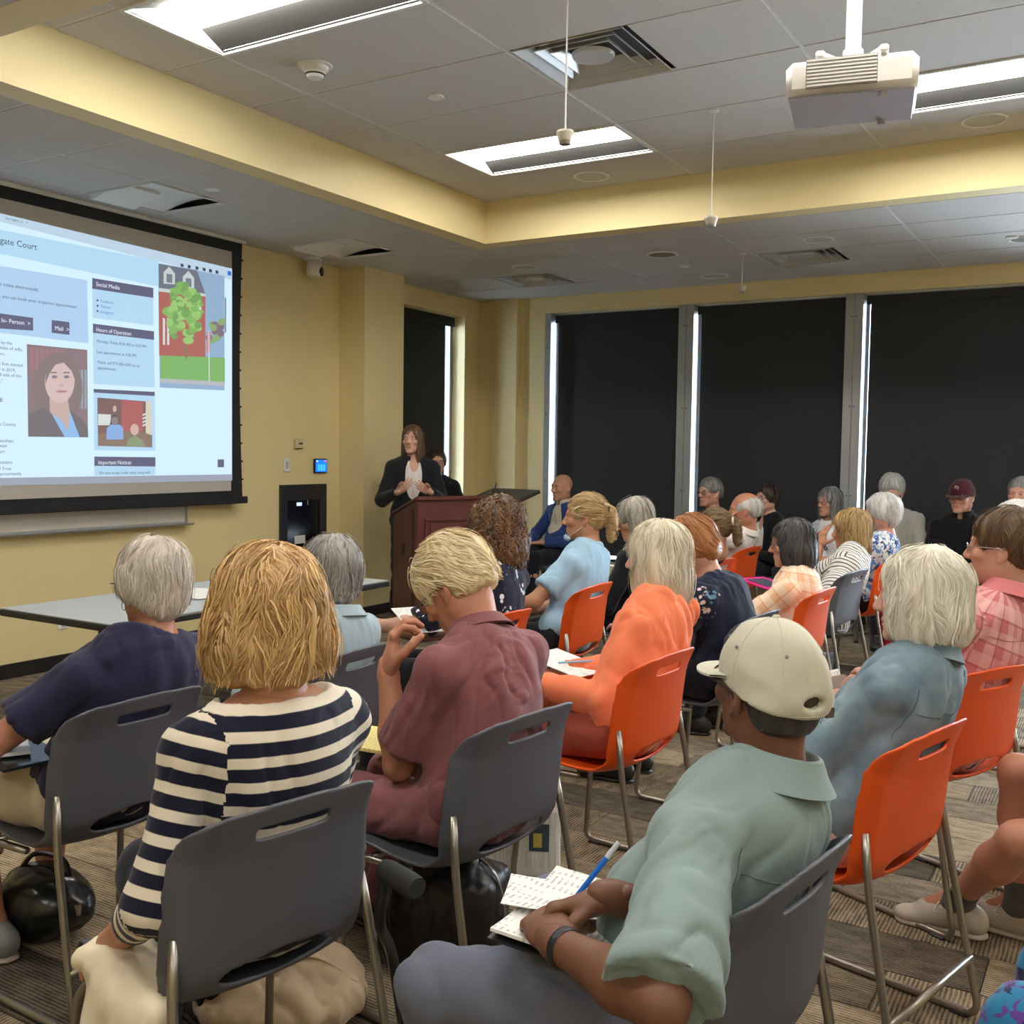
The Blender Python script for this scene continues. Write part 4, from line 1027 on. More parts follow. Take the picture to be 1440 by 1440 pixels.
# ---------------------------------------------------------------- hair
def hair_prims(st, v=1.0, ln=0.0, face=1.0):
    """head-local hair volumes. v scales the bulk, ln lengthens the drop"""
    P = []
    facecut = ell((0, .130, -.034), (.068*face, .085*face, .120*face), None, .012, 's')
    if st == 'bob':
        P = [ell((0, -.018, .036), (.086*v, .106*v, .096*v), None, .02), ell((0, -.055, -.055-ln*.4), (.098*v, .068*v, .085+ln*.5), None, .04)]
        for s in (-1, 1): P.append(ell((s*.064*v, .000, -.045-ln*.45), (.040*v, .062*v, .088+ln*.5), None, .03))
        P += [facecut, ell((0, .02, -.13-ln), (.055, .07, .06), None, .02, 's'), plane((0, 0, -.128-ln), (0, 0, -1), .012)]
    elif st == 'long':
        P = [ell((0, -.018, .036), (.084*v, .105*v, .095*v), None, .02), ell((0, -.062, -.09-ln*.5), (.088*v, .050*v, .12+ln*.5), None, .04)]
        for s in (-1, 1): P.append(ell((s*.064*v, -.010, -.075-ln*.45), (.028*v, .050*v, .115+ln*.5), None, .03))
        P += [facecut, ell((0, .03, -.16-ln), (.05, .07, .12), None, .02, 's'), plane((0, 0, -.20-ln), (0, 0, -1), .012)]
    elif st == 'shortf':
        P = [ell((0, -.018, .036), (.085*v, .107*v, .096*v), None, .02), ell((0, -.060, -.030-ln*.4), (.070*v, .050*v, .070+ln*.5), None, .035)]
        for s in (-1, 1): P.append(ell((s*.066*v, -.014, .005-ln*.3), (.022*v, .050*v, .050+ln*.4), None, .02))
        P += [facecut, plane((0, 0, -.090-ln), (0, .25, -1), .01)]
    elif st == 'shortm':
        P = [ell((0, -.018, .036), (.082*v, .104*v, .096*v), None, .02), ell((0, -.062, -.020), (.066*v, .045*v, .055), None, .03),
             ell((0, .125, -.035), (.075, .075, .108), None, .012, 's'), plane((0, 0, -.062), (0, -.1, -1), .008)]
        for s in (-1, 1): P.append(ell((s*.085, .02, -.035), (.028, .055, .050), None, .010, 's'))
    elif st == 'fringe':
        P = [ell((0, -.020, .022), (.080*v, .100*v, .082*v), None, .02), ell((0, -.062, -.015), (.062*v, .043*v, .05), None, .03), ell((0, .035, .085), (.066, .105, .070), None, .015, 's'), ell((0, .125, -.02), (.085, .100, .118), None, .012, 's'), plane((0, 0, -.06), (0, -.1, -1), .008)]
        for s in (-1, 1): P.append(ell((s*.085, .012, -.035), (.028, .05, .046), None, .010, 's'))
    elif st == 'cropped':       # under a cap
        P = [ell((0, -.016, .030), (.0775, .099, .088), None, .02), ell((0, -.055, -.025), (.061, .044, .045), None, .03), ell((0, .125, -.03), (.085, .100, .118), None, .012, 's'), plane((0, 0, -.062), (0, -.1, -1), .008)]
        for s in (-1, 1): P.append(ell((s*.085, .012, -.035), (.028, .05, .046), None, .010, 's'))
    elif st == 'pony':
        P = [ell((0, -.016, .034), (.080*v, .102*v, .092*v), None, .02), ell((0, -.055, -.02), (.062, .045, .052), None, .03), ell((0, .125, -.035), (.075, .075, .108), None, .012, 's'), plane((0, 0, -.070), (0, -.1, -1), .008)]
        for s in (-1, 1): P.append(ell((s*.085, .025, -.045), (.028, .06, .046), None, .010, 's'))
        P += [ell((0, -.128, .028), (.026, .030, .026), None, .02), ell((0, -.142, -.025), (.030*v, .028, .055), None, .025), ell((0, -.136, -.085), (.024*v, .024, .050), None, .02)]
    elif st == 'curly':
        g = np.random.default_rng(5)
        P = [ell((0, -.02, .035), (.105*v, .118*v, .108*v), None, .03), ell((0, -.055, -.08-ln*.4), (.118*v, .085*v, .11+ln*.5), None, .04)]
        for s in (-1, 1): P.append(ell((s*.075*v, .0, -.06-ln*.4), (.045*v, .065*v, .10+ln*.5), None, .03))
        P += [facecut, plane((0, 0, -.175-ln), (0, 0, -1), .02)]
    return P
def hair(par, st, R, T, mt, sc=1.0, v=1.0, ln=0.0, vox=.0062, ns=1500, wid=.0016, L=.12, curl=0.0, sweep=(0, 0, 0), seed=1, amp=.004, face=1.0, grav=.55, extra=None, tous=.45, whorl=(0, -.045, .13)):
    P = hair_prims(st, v, ln, face)+(extra or []); D, lo, h = field(P, vox); V, Q = nets(D, lo, h)
    if len(V) == 0: return None
    Nn = vnormals(V, Q); th = np.arctan2(V[:, 0], -(V[:, 1]+.02))
    ct_, st_a = np.cos(th), np.sin(th)
    d = snoise(np.stack([ct_*24, st_a*24, V[:, 2]*9+V[:, 1]*9], 1), 1.0, seed, 5)*amp*.9+snoise(V, 48, seed+1)*amp*.8
    if st == 'curly': d += snoise(V, 190, seed+3)*amp*.8+snoise(V, 110, seed+4)*amp*.7
    V = V+Nn*d[:, None]
    g = np.random.default_rng(seed)
    # strands traced over the hair surface
    gr = np.stack(np.gradient(D, h), -1)
    def samp(A, p):
        q = np.clip((p-lo)/h, 0, np.array(D.shape)-1.001); i = q.astype(int); f = q-i; r = 0
        for c in range(8):
            o = np.array([(c >> 2) & 1, (c >> 1) & 1, c & 1]); w_ = np.prod(np.where(o, f, 1-f), 1); a = A[i[:, 0]+o[0], i[:, 1]+o[1], i[:, 2]+o[2]]
            r = r+(w_[:, None]*a if a.ndim > 1 else w_*a)
        return r
    if ns:
        i = g.integers(0, len(V), ns*2); p = V[i]; keep = (Nn[i][:, 2] > -.45); p = p[keep][:ns]; ns_ = len(p)
        lift = (g.uniform(.0005, .0055, ns_)+np.where(g.random(ns_) < .08, g.uniform(0, .009, ns_), 0))*(1+1.0*curl/.01 if curl else 1); W0 = np.array(whorl); nst = 13 if st == 'curly' else 7; ds = (L*g.uniform(.55, 1.15, ns_)/nst)[:, None]
        ph = g.uniform(0, 6.28, (ns_, 2)); fq = g.uniform(.7, 1.4, ns_); pts = []; nms = []; dirp = None
        jit = g.normal(size=(ns_, 3))*.10
        for s_ in range(nst+1):
            n_ = samp(gr, p); n_ /= np.linalg.norm(n_, axis=1, keepdims=True)+1e-9
            wz = np.clip((n_[:, 2]+.55)/.45, 0, 1)[:, None]; dd = samp(D, p); p = p-n_*(np.clip(dd-lift, -.02, .02))[:, None]*wz
            pts.append(p.copy()); nms.append(n_.copy())
            fl_ = (p-W0); fl_ /= np.linalg.norm(fl_, axis=1, keepdims=True)+1e-9
            dr = fl_*.5+np.array([0, 0, -grav])+np.array(sweep)+jit
            if tous: dr = dr+np.cross(dr, n_)*(snoise(p, 75, seed+40, 5, 1.2)*tous)[:, None]
            dr = dr-n_*(dr*n_).sum(1, keepdims=True)*wz; dr /= np.linalg.norm(dr, axis=1, keepdims=True)+1e-9
            if dirp is not None: dr = dirp*.45+dr*.55; dr /= np.linalg.norm(dr, axis=1, keepdims=True)+1e-9
            dirp = dr
            st_ = dr*ds
            if curl:
                sd = np.cross(dr, n_); a_ = s_*1.25*fq+ph[:, 0]; st_ = st_+sd*(np.sin(a_)*curl)[:, None]+n_*(np.cos(a_)*curl*.7)[:, None]
            p = p+st_*np.where(wz < .6, .30, 1.0)
        Pn = np.stack(pts, 1); Nr = np.stack(nms, 1)
        tg = np.gradient(Pn, axis=1); sd = np.cross(tg, Nr); sd /= np.linalg.norm(sd, axis=2, keepdims=True)+1e-9
        tw = g.uniform(-.9, .9, (ns_, 1, 1)); sd = sd*np.cos(tw)+Nr*np.sin(tw)
        wd = wid*g.uniform(.6, 1.5, (ns_, 1, 1))*np.linspace(1, .25, nst+1)[None, :, None]
        A = (Pn-sd*wd).reshape(-1, 3); B = (Pn+sd*wd).reshape(-1, 3); sv = np.empty((len(A)*2, 3)); sv[0::2] = A; sv[1::2] = B
        k = (np.arange(ns_)[:, None]*(nst+1)+np.arange(nst)[None, :]).ravel()*2
        sq = np.stack([k, k+1, k+3, k+2], 1); sr = np.repeat(g.uniform(0, 1, ns_)**1.0, 2*(nst+1))
    br = np.clip((.12 if st == 'curly' else .36)+.26*snoise(np.stack([ct_*20, st_a*20, V[:, 2]*8+V[:, 1]*6], 1), 1.0, seed+9), .0, .8)
    ho = npmesh('hair', (V*sc)@R.T+T, Q); setattr_(ho, 'rnd', br, 'FLOAT'); o = link('hair', ho, mt, par)
    if ns:
        hm = npmesh('hair_strands', (sv*sc)@R.T+T, sq); setattr_(hm, 'rnd', sr, 'FLOAT'); q = link('hair_strands', hm, mt, o); q['kind'] = 'stuff'
    return o
def glasses(par, R, T, sc=1.0, m=None, tint=None, rim=.0016, w=.024, hgt=.017):
    m = m or M_BLK; g = empty_child('glasses', par)
    mb = MB()
    def X(p): return tuple(R@(np.array(p)*sc)+T)
    for s in (-1, 1):
        pts = [X((s*.033+w*math.cos(a)*(1 if abs(math.cos(a)) < .99 else 1), .1035-.010*abs(math.cos(a)+s*.4)**2*.5, .001+hgt*math.sin(a))) for a in np.linspace(0, 2*PI, 18, endpoint=False)]
        mb.tube(pts, rim, 6, closed=True); mb.tube([X((s*.056, .098, .006)), X((s*.074, .085, .008)), X((s*.084, -.005, .006)), X((s*.083, -.022, -.012))], rim, 6)
    mb.tube(bez([X((-.010, .105, .004)), X((0, .108, .008)), X((.010, .105, .004))], 4), rim, 6)
    f = mb.build('frame', m, par, True); f.name = 'glasses'
    gl = tint or mat_lens()
    for s in (-1, 1):
        ps = [X((s*.033+w*.95*math.cos(a), .1025-.010*abs(math.cos(a)+s*.4)**2*.5, .001+hgt*.95*math.sin(a))) for a in np.linspace(0, 2*PI, 18, endpoint=False)]
        MB().add(ps, [tuple(range(18))]).build('lens', gl, f)
    bpy.data.objects.remove(g, do_unlink=True); return f
def empty_child(n, par):
    o = bpy.data.objects.new(n, None); COL.objects.link(o); o.parent = par; return o
def mat_lens():
    if 'lens' in _mc: return _mc['lens']
    m = newmat('spectacle_lens', (1, 1, 1), .05); g = N(m)
    t_ = g.n('ShaderNodeBsdfTransparent'); gl = g.n('ShaderNodeBsdfGlossy', {'Roughness': .05}); fr = g.n('ShaderNodeFresnel', {'IOR': 1.5})
    mx = g.n('ShaderNodeMixShader', {0: fr.outputs[0], 1: t_.outputs[0], 2: gl.outputs[0]}); out = [n for n in g.t.nodes if n.type == 'OUTPUT_MATERIAL'][0]; g.link(mx.outputs[0], out.inputs[0]); _mc['lens'] = m; return m

# ---------------------------------------------------------------- chair
def chair_meshes():
    prof = [(.235, .395), (.232, .425), (.205, .445), (.10, .440), (0, .432), (-.10, .436), (-.165, .455), (-.200, .50), (-.212, .56), (-.222, .65), (-.238, .75), (-.262, .835)]
    C_ = np.array(bez([(0, a, b) for a, b in prof], 6))[:, 1:]
    s = np.r_[0, np.cumsum(np.linalg.norm(np.diff(C_, axis=0), axis=1))]; Ltot = s[-1]
    # width by arc length
    kn = np.array([0, .03, .12, .26, .36, .44, .52, .62, .72, Ltot-.03, Ltot]); wv = np.array([.200, .208, .222, .228, .228, .228, .234, .236, .230, .214, .205])
    hu = .006; U_ = np.arange(-.25, .2501, hu).astype(F32); Vv = np.arange(-.02, Ltot+.02, hu).astype(F32); Wt = np.arange(-.0105, .0106, .0035).astype(F32)
    uu, vv, wt = np.meshgrid(U_, Vv, Wt, indexing='ij')
    hw = np.interp(vv, kn, wv)
    # 2-D outline distance: rounded ends
    top = Ltot-.012*(uu/.2)**2
    dx = np.abs(uu)-hw; dt = vv-top; db = -vv+.0
    r = .045; q = lambda a, b: np.minimum(np.maximum(a+r, b+r), 0)+np.sqrt(np.maximum(a+r, 0)**2+np.maximum(b+r, 0)**2)-r
    d2 = np.maximum(q(dx, dt), q(dx, db))
    # handle slot near the top, opening at the bend
    v1 = Ltot-.062; e1 = np.sqrt((np.maximum(np.abs(uu)-.072, 0)/1.)**2+((vv-v1-.003)/1.)**2)-.0135
    v2 = np.interp(.492, C_[40:56, 1], s[40:56]); e2 = np.sqrt(np.maximum(np.abs(uu)-.100, 0)**2+((vv-v2)/(1.15-.5*np.clip(np.abs(uu)/.13,0,1)))**2)-.030
    d2 = np.maximum(d2, np.maximum(-e1, -e2))
    th = .0045
    d = np.sqrt(np.maximum(d2+.003, 0)**2+np.maximum(np.abs(wt)-th+.003, 0)**2)+np.minimum(np.maximum(d2+.003, np.abs(wt)-th+.003), 0)-.003
    V, Q = nets(d.astype(F32), np.zeros(3), 1.0)
    u = -.25+V[:, 0]*hu; v = -.02+V[:, 1]*hu; w_ = -.0105+V[:, 2]*.0035
    vc = np.clip(v, 0, Ltot); y = np.interp(vc, s, C_[:, 0]); z = np.interp(vc, s, C_[:, 1])
    ty = np.interp(np.clip(v+.008, 0, Ltot), s, C_[:, 0])-np.interp(np.clip(v-.008, 0, Ltot), s, C_[:, 0]); tz = np.interp(np.clip(v+.008, 0, Ltot), s, C_[:, 1])-np.interp(np.clip(v-.008, 0, Ltot), s, C_[:, 1])
    n = np.hypot(ty, tz)+1e-9; ty, tz = ty/n, tz/n; ny, nz = -tz, ty      # normal toward the sitter is (tz,-ty) flipped
    ny, nz = tz, -ty
    hwv = np.interp(vc, kn, wv); au = np.abs(u)/hwv
    backness = np.clip((vc-.36)/.12, 0, 1)
    off = backness*(.030*au**2+.034*np.clip((au-.84)/.16, 0, 1)**2)*(1-.75*np.clip((vc-(Ltot-.10))/.10, 0, 1)) + (1-backness)*(.018*au**3)
    w2 = off
    sgn = np.where(backness > .0, 1, 1)
    y2 = y+ny*(w_+w2)*sgn; z2 = z+nz*(w_+w2)*sgn
    # seat edges roll down slightly, so flip the lift on the seat part
    me_V = np.stack([u, y2, z2], 1)
    return npmesh('shell', me_V, Q)
CH_SHELL = chair_meshes()
def flipcheck(me):
    import bmesh
    bm = bmesh.new(); bm.from_mesh(me); bmesh.ops.recalc_face_normals(bm, faces=bm.faces); bm.to_mesh(me); bm.free()
flipcheck(CH_SHELL)
def frame_mesh(s):
    P = [(s*.216, -.176, .60), (s*.231, -.196, .47), (s*.243, -.255, .18), (s*.247, -.292, .013), (s*.247, .215, .013), (s*.235, .185, .36), (s*.215, .15, .415), (s*.205, -.02, .418)]
    return MB().tube(fillet(P, .045, 5), .0105, 8).mesh('side_frame')
FRM = [frame_mesh(-1), frame_mesh(1)]
XB1 = MB().tube([(-.245, -.262, .165), (.245, -.262, .165)], .011, 8).mesh('cross_bar'); XB2 = MB().tube([(-.215, .13, .412), (.215, .13, .412)], .010, 8).mesh('seat_bar')
GLD = MB().box((0, 0, .006), (.03, .05, .012), None, .004).mesh('glide')
CHM = dict(grey=newmat('grey_polypropylene', (.092, .094, .110), .42, 0, .45), orange=newmat('orange_polypropylene', lin((226, 84, 20)), .38, 0, .45))
for k, m in CHM.items():
    g = N(m); c = m.node_tree.nodes['Principled BSDF'].inputs['Base Color'].default_value[:3]; f = g.noise(g.co(), 5, 3); g.base(g.mix(f, tuple(x*.93 for x in c), tuple(min(1, x*1.07) for x in c))); g.bump(g.noise(g.co(), 900, 2), .15, .001)
M_LEG = mat('chair_leg_metal', (.36, .33, .28), .34, .9)
SHM = {}
for k in CHM: SHM[k] = CH_SHELL.copy(); SHM[k].materials.append(CHM[k])
for me in FRM+[XB1, XB2]:
    me.materials.append(M_LEG); me.polygons.foreach_set('use_smooth', np.ones(len(me.polygons), dtype=bool)); flipcheck(me)
GLD.materials.append(M_BLK)
def chair(bx, by, az, col, label):
    """bx,by: middle of the top edge of the back; az: heading in degrees left of +Y"""
    a = math.radians(az); f = np.array([-math.sin(a), math.cos(a)]); c = np.array([bx, by])+.262*f
    t_ = empty('stacking_chair', (c[0], c[1], 0), a, label, 'chair', '%s plastic chairs' % col)
    link('seat_shell', SHM[col], None, t_)
    for m in FRM: link('side_frame', m, None, t_)
    link('cross_bar', XB1, None, t_); link('seat_bar', XB2, None, t_)
    for sx in (-1, 1):
        for y in (-.24, .17):
            q = link('glide', GLD, None, t_); q.location = (sx*.247, y, 0)
    return c, a
# ---------------------------------------------------------------- person builder
def ik(a, c, l1, l2, pole):
    a, c = np.array(a, float), np.array(c, float); d = c-a; L_ = np.linalg.norm(d); mx = (l1+l2)*.995
    if L_ > mx: c = a+d/L_*mx; d = c-a; L_ = mx
    x = (l1*l1-l2*l2+L_*L_)/(2*L_); h = math.sqrt(max(l1*l1-x*x, 1e-6)); u = d/L_; p = np.array(pole, float); p = p-u*np.dot(p, u); p = nrm(p)
    return a+u*x+p*h, c
EYE = None
def eye_mesh():
    V = []; F = []; n = 14; m = 8
    for i in range(m+1):
        t_ = i/m*PI*.5
        for k in range(n):
            a = 2*PI*k/n; V.append((.0125*math.sin(t_)*math.cos(a), .0105*math.cos(t_), .0058*math.sin(t_)*math.sin(a)) if False else (.0105*math.sin(t_)*math.cos(a)*1.15, .0105*math.cos(t_), .0105*math.sin(t_)*math.sin(a)*.52))
    for i in range(m):
        for k in range(n): l = (k+1) % n; F.append((i*n+k, (i+1)*n+k, (i+1)*n+l, i*n+l))
    me = mesh('eye', V, F); me.materials.append(mat('eye_white', (.72, .68, .64), .25)); me.materials.append(mat('eye_iris', (.03, .025, .02), .2))
    for p in me.polygons:
        if p.index//n < 3: p.material_index = 1
        p.use_smooth = True
    return me
EYE = eye_mesh()
SHOE_C = {}
def shoe(par, ank, toe_dir, mt, sole, h=.07, ln=.25, lace=None):
    R = frame((0, 0, 1), toe_dir); T = np.array([ank[0], ank[1], 0])
    P = xf([cap((0, -.055, .045), (0, .04, .050), .036, .036, .03), cap((0, .04, .048), (0, ln-.10, .030), .040, .030, .03, flat=((0, 0, 1), .75)), cap((0, -.045, .06), (0, .0, .080), .044, .044, .02), cap((0, .0, .075), (0, .09, .050), .045, .040, .02), ell((.0, ln-.115, .028), (.042, .055, .026), None, .02), plane((0, 0, .016), (0, 0, -1), .003)], R, T)
    vx = .009 if lace else .014; s_ = sdf_obj('shoe', P, vx, mt, par)
    P2 = xf([cap((0, -.055, .012), (0, ln-.105, .012), .040, .044, .02, flat=((0, 0, 1), .35)), plane((0, 0, .002), (0, 0, -1), .002)], R, T)
    sdf_obj('sole', P2, vx, sole, s_)
    if lace:
        X = lambda p: R@np.array(p, float)+T
        for k in range(4):
            y0 = .035+.024*k; z0 = .083-.010*k
            MB().tube(bez([X((-.030, y0, z0-.008)), X((0, y0+.006, z0+.010)), X((.030, y0, z0-.008))], 4), .0028, 6).build('lace', lace, s_, True)
        MB().tube(bez([X((0, .04, .094)), X((-.03, .05, .10)), X((-.05, .06, .075)), X((-.035, .04, .07))], 5), .0024, 6).build('lace_bow', lace, s_, True)
    return s_
def collar(par, Nb, up, fwd, m, r=.066, h=.042, spread=.032, gap=.5, ds=.0):
    """shirt collar folded over around the neck"""
    Rf = frame(up, fwd); sec = [(r, -.02), (r-.004, h*.9), (r-.001, h), (r+.006, h-.002), (r+spread*.5, h*.45), (r+spread, -.004), (r+spread-.004, -.006), (r+.010, h*.35), (r+.006, -.02)]
    V = []; F = []; n = 26; k = len(sec)
    for i in range(n+1):
        a = PI/2+gap*.5+(2*PI-gap)*i/n; e = min(i, n-i)/n; tip = max(0, 1-e*9)
        for j, (q, z) in enumerate(sec):
            zz = z-(.030*tip if 4 <= j <= 6 else 0); V.append(Rf@np.array([q*1.02*math.cos(a), q*1.0*math.sin(a)-.004, zz])+Nb)
    for i in range(n):
        for j in range(k): l = (j+1) % k; F.append((i*k+j, (i+1)*k+j, (i+1)*k+l, i*k+l))
    F.append(tuple(range(k))); F.append(tuple(n*k+j for j in range(k-1, -1, -1)))
    return MB().add(V, F).build('collar', m, par, True)

HEADS = {}
def person(label, c, az, hp, top, bottom=None, skin='fair', hair_=None, yaw=0, pitch=0, roll=0, hs=1.0, sw=.175, bw=1.0, bd=1.0, belly=0, bust=0, slouch=.05, twist=0, q=1.0,
           L=None, R=None, legs=None, glas=None, male=False, jaw=1.0, mouth=0, brow=None, stubble=None, P0=(0, -.075, .555), shoes=None, name='person', al=(.285, .245), s=1.0, group=None, seed=3, hoff=(0, 0, 0), look=True, face=True, scalp=None, noarms=False, socks=None, fine=None):
    """c: seat centre on the floor plan, az radians; hp: head centre in world"""
    root = empty(name, (c[0], c[1], 0), az, label, 'person', group)
    Rw = RZ(az); base = np.array([c[0], c[1], 0.])
    loc = lambda p: Rw.T@(np.array(p, float)-base)
    Hc = loc(hp); P0 = np.array(P0, float)
    Rh = RZ(math.radians(yaw))@RX(-math.radians(pitch))@RY(math.radians(roll))
    A = Hc+Rh@np.array([0, -.022, -.065])*hs
    d = nrm(P0-A); Nb = A+.088*nrm(.55*d+.45*np.array([0, -.42, -1]))
    Cc = (P0+Nb)/2+np.array([0, -slouch, .02]); B = lambda t_: (1-t_)**2*P0+2*t_*(1-t_)*Cc+t_*t_*Nb
    Tg = lambda t_: nrm(2*(1-t_)*(Cc-P0)+2*t_*(Nb-Cc))
    sit = P0[2] < .7
    if sit:                     # keep the back on the near side of the chair back
        P0[1] = max(P0[1], -.198+.134*bd)
        for _ in range(3):
            for t_ in (.3, .45, .62, .75):
                pb = B(t_); lim = np.interp(pb[2], [.5, .65, .75, .835, .9], [-.195, -.213, -.228, -.250, -.30])+.122*bd+.012
                if pb[1] < lim: Cc[1] += (lim-pb[1])/(2*t_*(1-t_))
    axx = RZ(math.radians(twist))@np.array([1., 0, 0]); fw0 = RZ(math.radians(twist))@np.array([0, 1., 0])
    up = Tg(.95); fw = nrm(fw0-up*np.dot(fw0, up))
    sw = sw*.96; Sh = [Nb-up*.088+axx*sg*sw+fw*.008 for sg in (-1, 1)]
    def torso(e):
        P = []
        f0, f1, f2, f3 = (frame(Tg(t_), fw0 if t_ > .4 else (0, 1, 0)) for t_ in (.05, .3, .62, .85))
        P += [ell(B(.03), (.166*bw+e, .122*bd+e, .112+e), f0, .05), ell(B(.32), (.146*bw+e, .108*bd+e, .13+e), f1, .05), ell(B(.62), (.156*bw+e, .110*bd+e, .15+e), f2, .05), ell(B(.84), (.140*bw+e, .090*bd+e, .095+e), f3, .05)]
        for i in (0, 1):
            P += [cap(Nb-up*.095+(Sh[i]-Nb+up*.088)*.25, Sh[i], .066+e, .047+e, .04), cap(Nb-up*.022+fw*-.010, Sh[i]+up*.006, .036+e*.6, .042+e, .045)]
        if belly: P.append(ell(B(.25)+fw0*(.055+.04*belly), (.135*bw+e, .085+.04*belly+e, .13+e), f1, .05))
        if bust:
            for sg in (-1, 1): P.append(ell(B(.66)+fw*.085+axx*sg*.07-up*.03, (.065+e, .045*bust+.02+e, .065+e), f2, .04))
        return P
    # limbs
    arms = []
    for i, (A_, sg) in enumerate(((L, -1), (R, 1))):
        A_ = dict(A_ or {}); wt = A_.get('w'); 
        if wt is None: wt = np.array([sg*.09, .19, .645])
        elif A_.get('world', False): wt = loc(wt)
        pole = A_.get('pole', (sg*.75, -.45, -.75)); E_, W_ = ik(Sh[i], wt, al[0]*s, al[1]*s, pole); arms.append((Sh[i], E_, W_, A_, sg))
    lg = []
    for i, sg in ((0, -1), (1, 1)):
        l_ = dict((legs or [{}, {}])[i]); hip = P0+np.array([sg*.088*bw, .02, -.015]); an = l_.get('a', (sg*.10, .40, .095))
        if l_.get('world'): an = loc(an)
        K_, An = ik(hip, an, l_.get('l1', .415)*s, l_.get('l2', .415)*s, l_.get('pole', (sg*.12, 1, .75))); lg.append((hip, K_, An, sg, l_))
    # body: one mesh, finer where it shows
    parts = []; tints = []
    sk = np.array(SK[skin] if isinstance(skin, str) else skin)
    def addp(prims, vox, tint=None):
        V, Q = nets(*field(prims, vox)); parts.append((V, Q)); tints.append(np.tile(sk, (len(V), 1)) if tint is None else tint(V))
    core = torso(-.006)
    for hip, K_, An, sg, l_ in lg: core += [cap(hip, K_, .064*bw**.5, .046, .04)]
    for S_, E_, W_, A_, sg in arms: core.append(cap(S_, S_+(E_-S_)*.5, .036, .033, .03))
    addp(core, .026)
    if not noarms:
        for S_, E_, W_, A_, sg in arms:
            f_ = nrm(W_-E_)
            cv = .84 if top.get('sleeve') in ('long', '3q') or (top.get('over') or {}).get('sleeve') == 'long' else 1.0
            addp([cap(S_, E_, .047*bw**.4*cv, .039*cv, .02), cap(E_, E_+(W_-E_)*.35, .040*cv, .043*bw**.3*cv, .02), cap(E_+(W_-E_)*.35, W_, .043*bw**.3*cv, .027, .02), cap(W_, W_+f_*.03, .0265, .024, .02)], (.0095 if cv == 1.0 else .014)*(q if q < 1.1 else 1.5))
            hd = nrm(np.array(A_.get('dir', f_))); hu = np.array(A_.get('up', (0, 0, 1.))); hu = nrm(hu-hd*np.dot(hu, hd)); Rm_ = np.stack([np.cross(hd, hu), hd, hu], 1)
            if A_.get('hand', True): addp(xf(hand_prims(-sg, A_.get('pose', {}), A_.get('hsz', 1.0)*(1.04 if male else .95)), Rm_, W_+hd*.012), .0050 if q <= 1 else .0066)
    for hip, K_, An, sg, l_ in lg:
        if not l_.get('hide'): addp([cap(K_+(hip-K_)*.3, K_, .062, .054, .02), cap(K_, K_+(An-K_)*.35, .052, .056, .03), cap(K_+(An-K_)*.35, An, .054, .035, .03), ell(K_+(An-K_)*.3+np.array([0, -.018, 0]), (.048, .045, .10), frame(K_-An, (0, 1, 0)), .03), cap(An, An+nrm(np.array(l_.get('toe', (sg*.15, 1, 0))))*.10+np.array([0, 0, -.06]), .036, .028, .03)], .022 if bottom and bottom.get('len', 'long') == 'long' else .011*q)
    # head with neck
    hv = fine or (.0055 if q <= 1 else .0072)
    def ht(V):
        Vl = (V-Hc)@Rh/hs; C_ = head_tint(Vl, sk, True, brow, stubble); return C_
    HP = []
    for p in head_prims(male, jaw, mouth):
        p = dict(p)
        for k in ('a', 'b', 'c', 'r', 'h'):
            if k in p: p[k] = p[k]*hs
        for k in ('ra', 'rb'):
            if k in p: p[k] *= hs
        HP.append(p)
    HP = xf(HP, Rh, Hc); nr = .056 if male else .049
    neckp = [cap(Hc+Rh@np.array([0, -.026, -.055])*hs, Nb-up*.02, nr*hs, nr*1.08, .03), cap(Nb, Nb+(Sh[0]-Nb)*.55-up*.01, .042, .046, .04), cap(Nb, Nb+(Sh[1]-Nb)*.55-up*.01, .042, .046, .04)]
    nh = len([1 for p in HP[:5]])
    addp(HP[:1]+neckp+HP[1:], hv, ht)
    V, Q = pack(parts); me = npmesh('body', V, Q); T_ = np.concatenate(tints); setattr_(me, 'tint', np.c_[T_, np.ones(len(T_))], 'FLOAT_COLOR')
    body = link('body', me, M_SKIN, root)
    if face:
        for sg in (-1, 1):
            e = link('eye', EYE, None, root); e.matrix_basis = Matrix.Translation(Vector(Hc+Rh@(np.array([sg*.031, .0822, .003])*hs))) @ Matrix(Rh.tolist()).to_4x4() @ Matrix.Scale(hs, 4)
    # clothes
    def pcoord(V):
        d_s = np.linalg.norm((V-B(.5))-np.outer((V-B(.5))@up, up), axis=1); rel = V-P0; lx = V-B(.5)
        vcoord = rel@Tg(.5); ucoord = np.arctan2(lx@axx, lx@fw)*.16
        zz = np.zeros(len(V)); VA = vcoord.copy(); UA = ucoord.copy(); MM = np.zeros(len(V), bool)
        for S_, E_, W_, A_, sg in arms:
            for (a, b, off) in ((S_, E_, 0.), (E_, W_, al[0])):
                ab = b-a; tu = (V-a)@ab/(ab@ab); t_ = np.clip(tu, 0, 1); da = np.linalg.norm(V-a-t_[:, None]*ab, axis=1)
                side = (V-Nb)@axx*sg
                m_ = (da < .085) & (side > sw*.86) & (da*2.0 < d_s) if off == 0 else (da < .075) & (da*1.5 < d_s) & ((V-a)@ab > 0)
                e1 = nrm(np.cross(ab, fw)); e2 = nrm(np.cross(ab, e1)); w_ = V-a
                mm = ((da < .13) & (side > sw*.6)) | m_ if off == 0 else m_
                VA = np.where(mm if off == 0 else m_, .47-off-tu*np.linalg.norm(ab), VA); UA = np.where(mm if off == 0 else m_, np.arctan2(w_@e1, w_@e2)*.06, UA); MM = MM | m_
        return np.stack([ucoord, vcoord, zz], 1), np.stack([UA, VA, zz+1], 1), MM
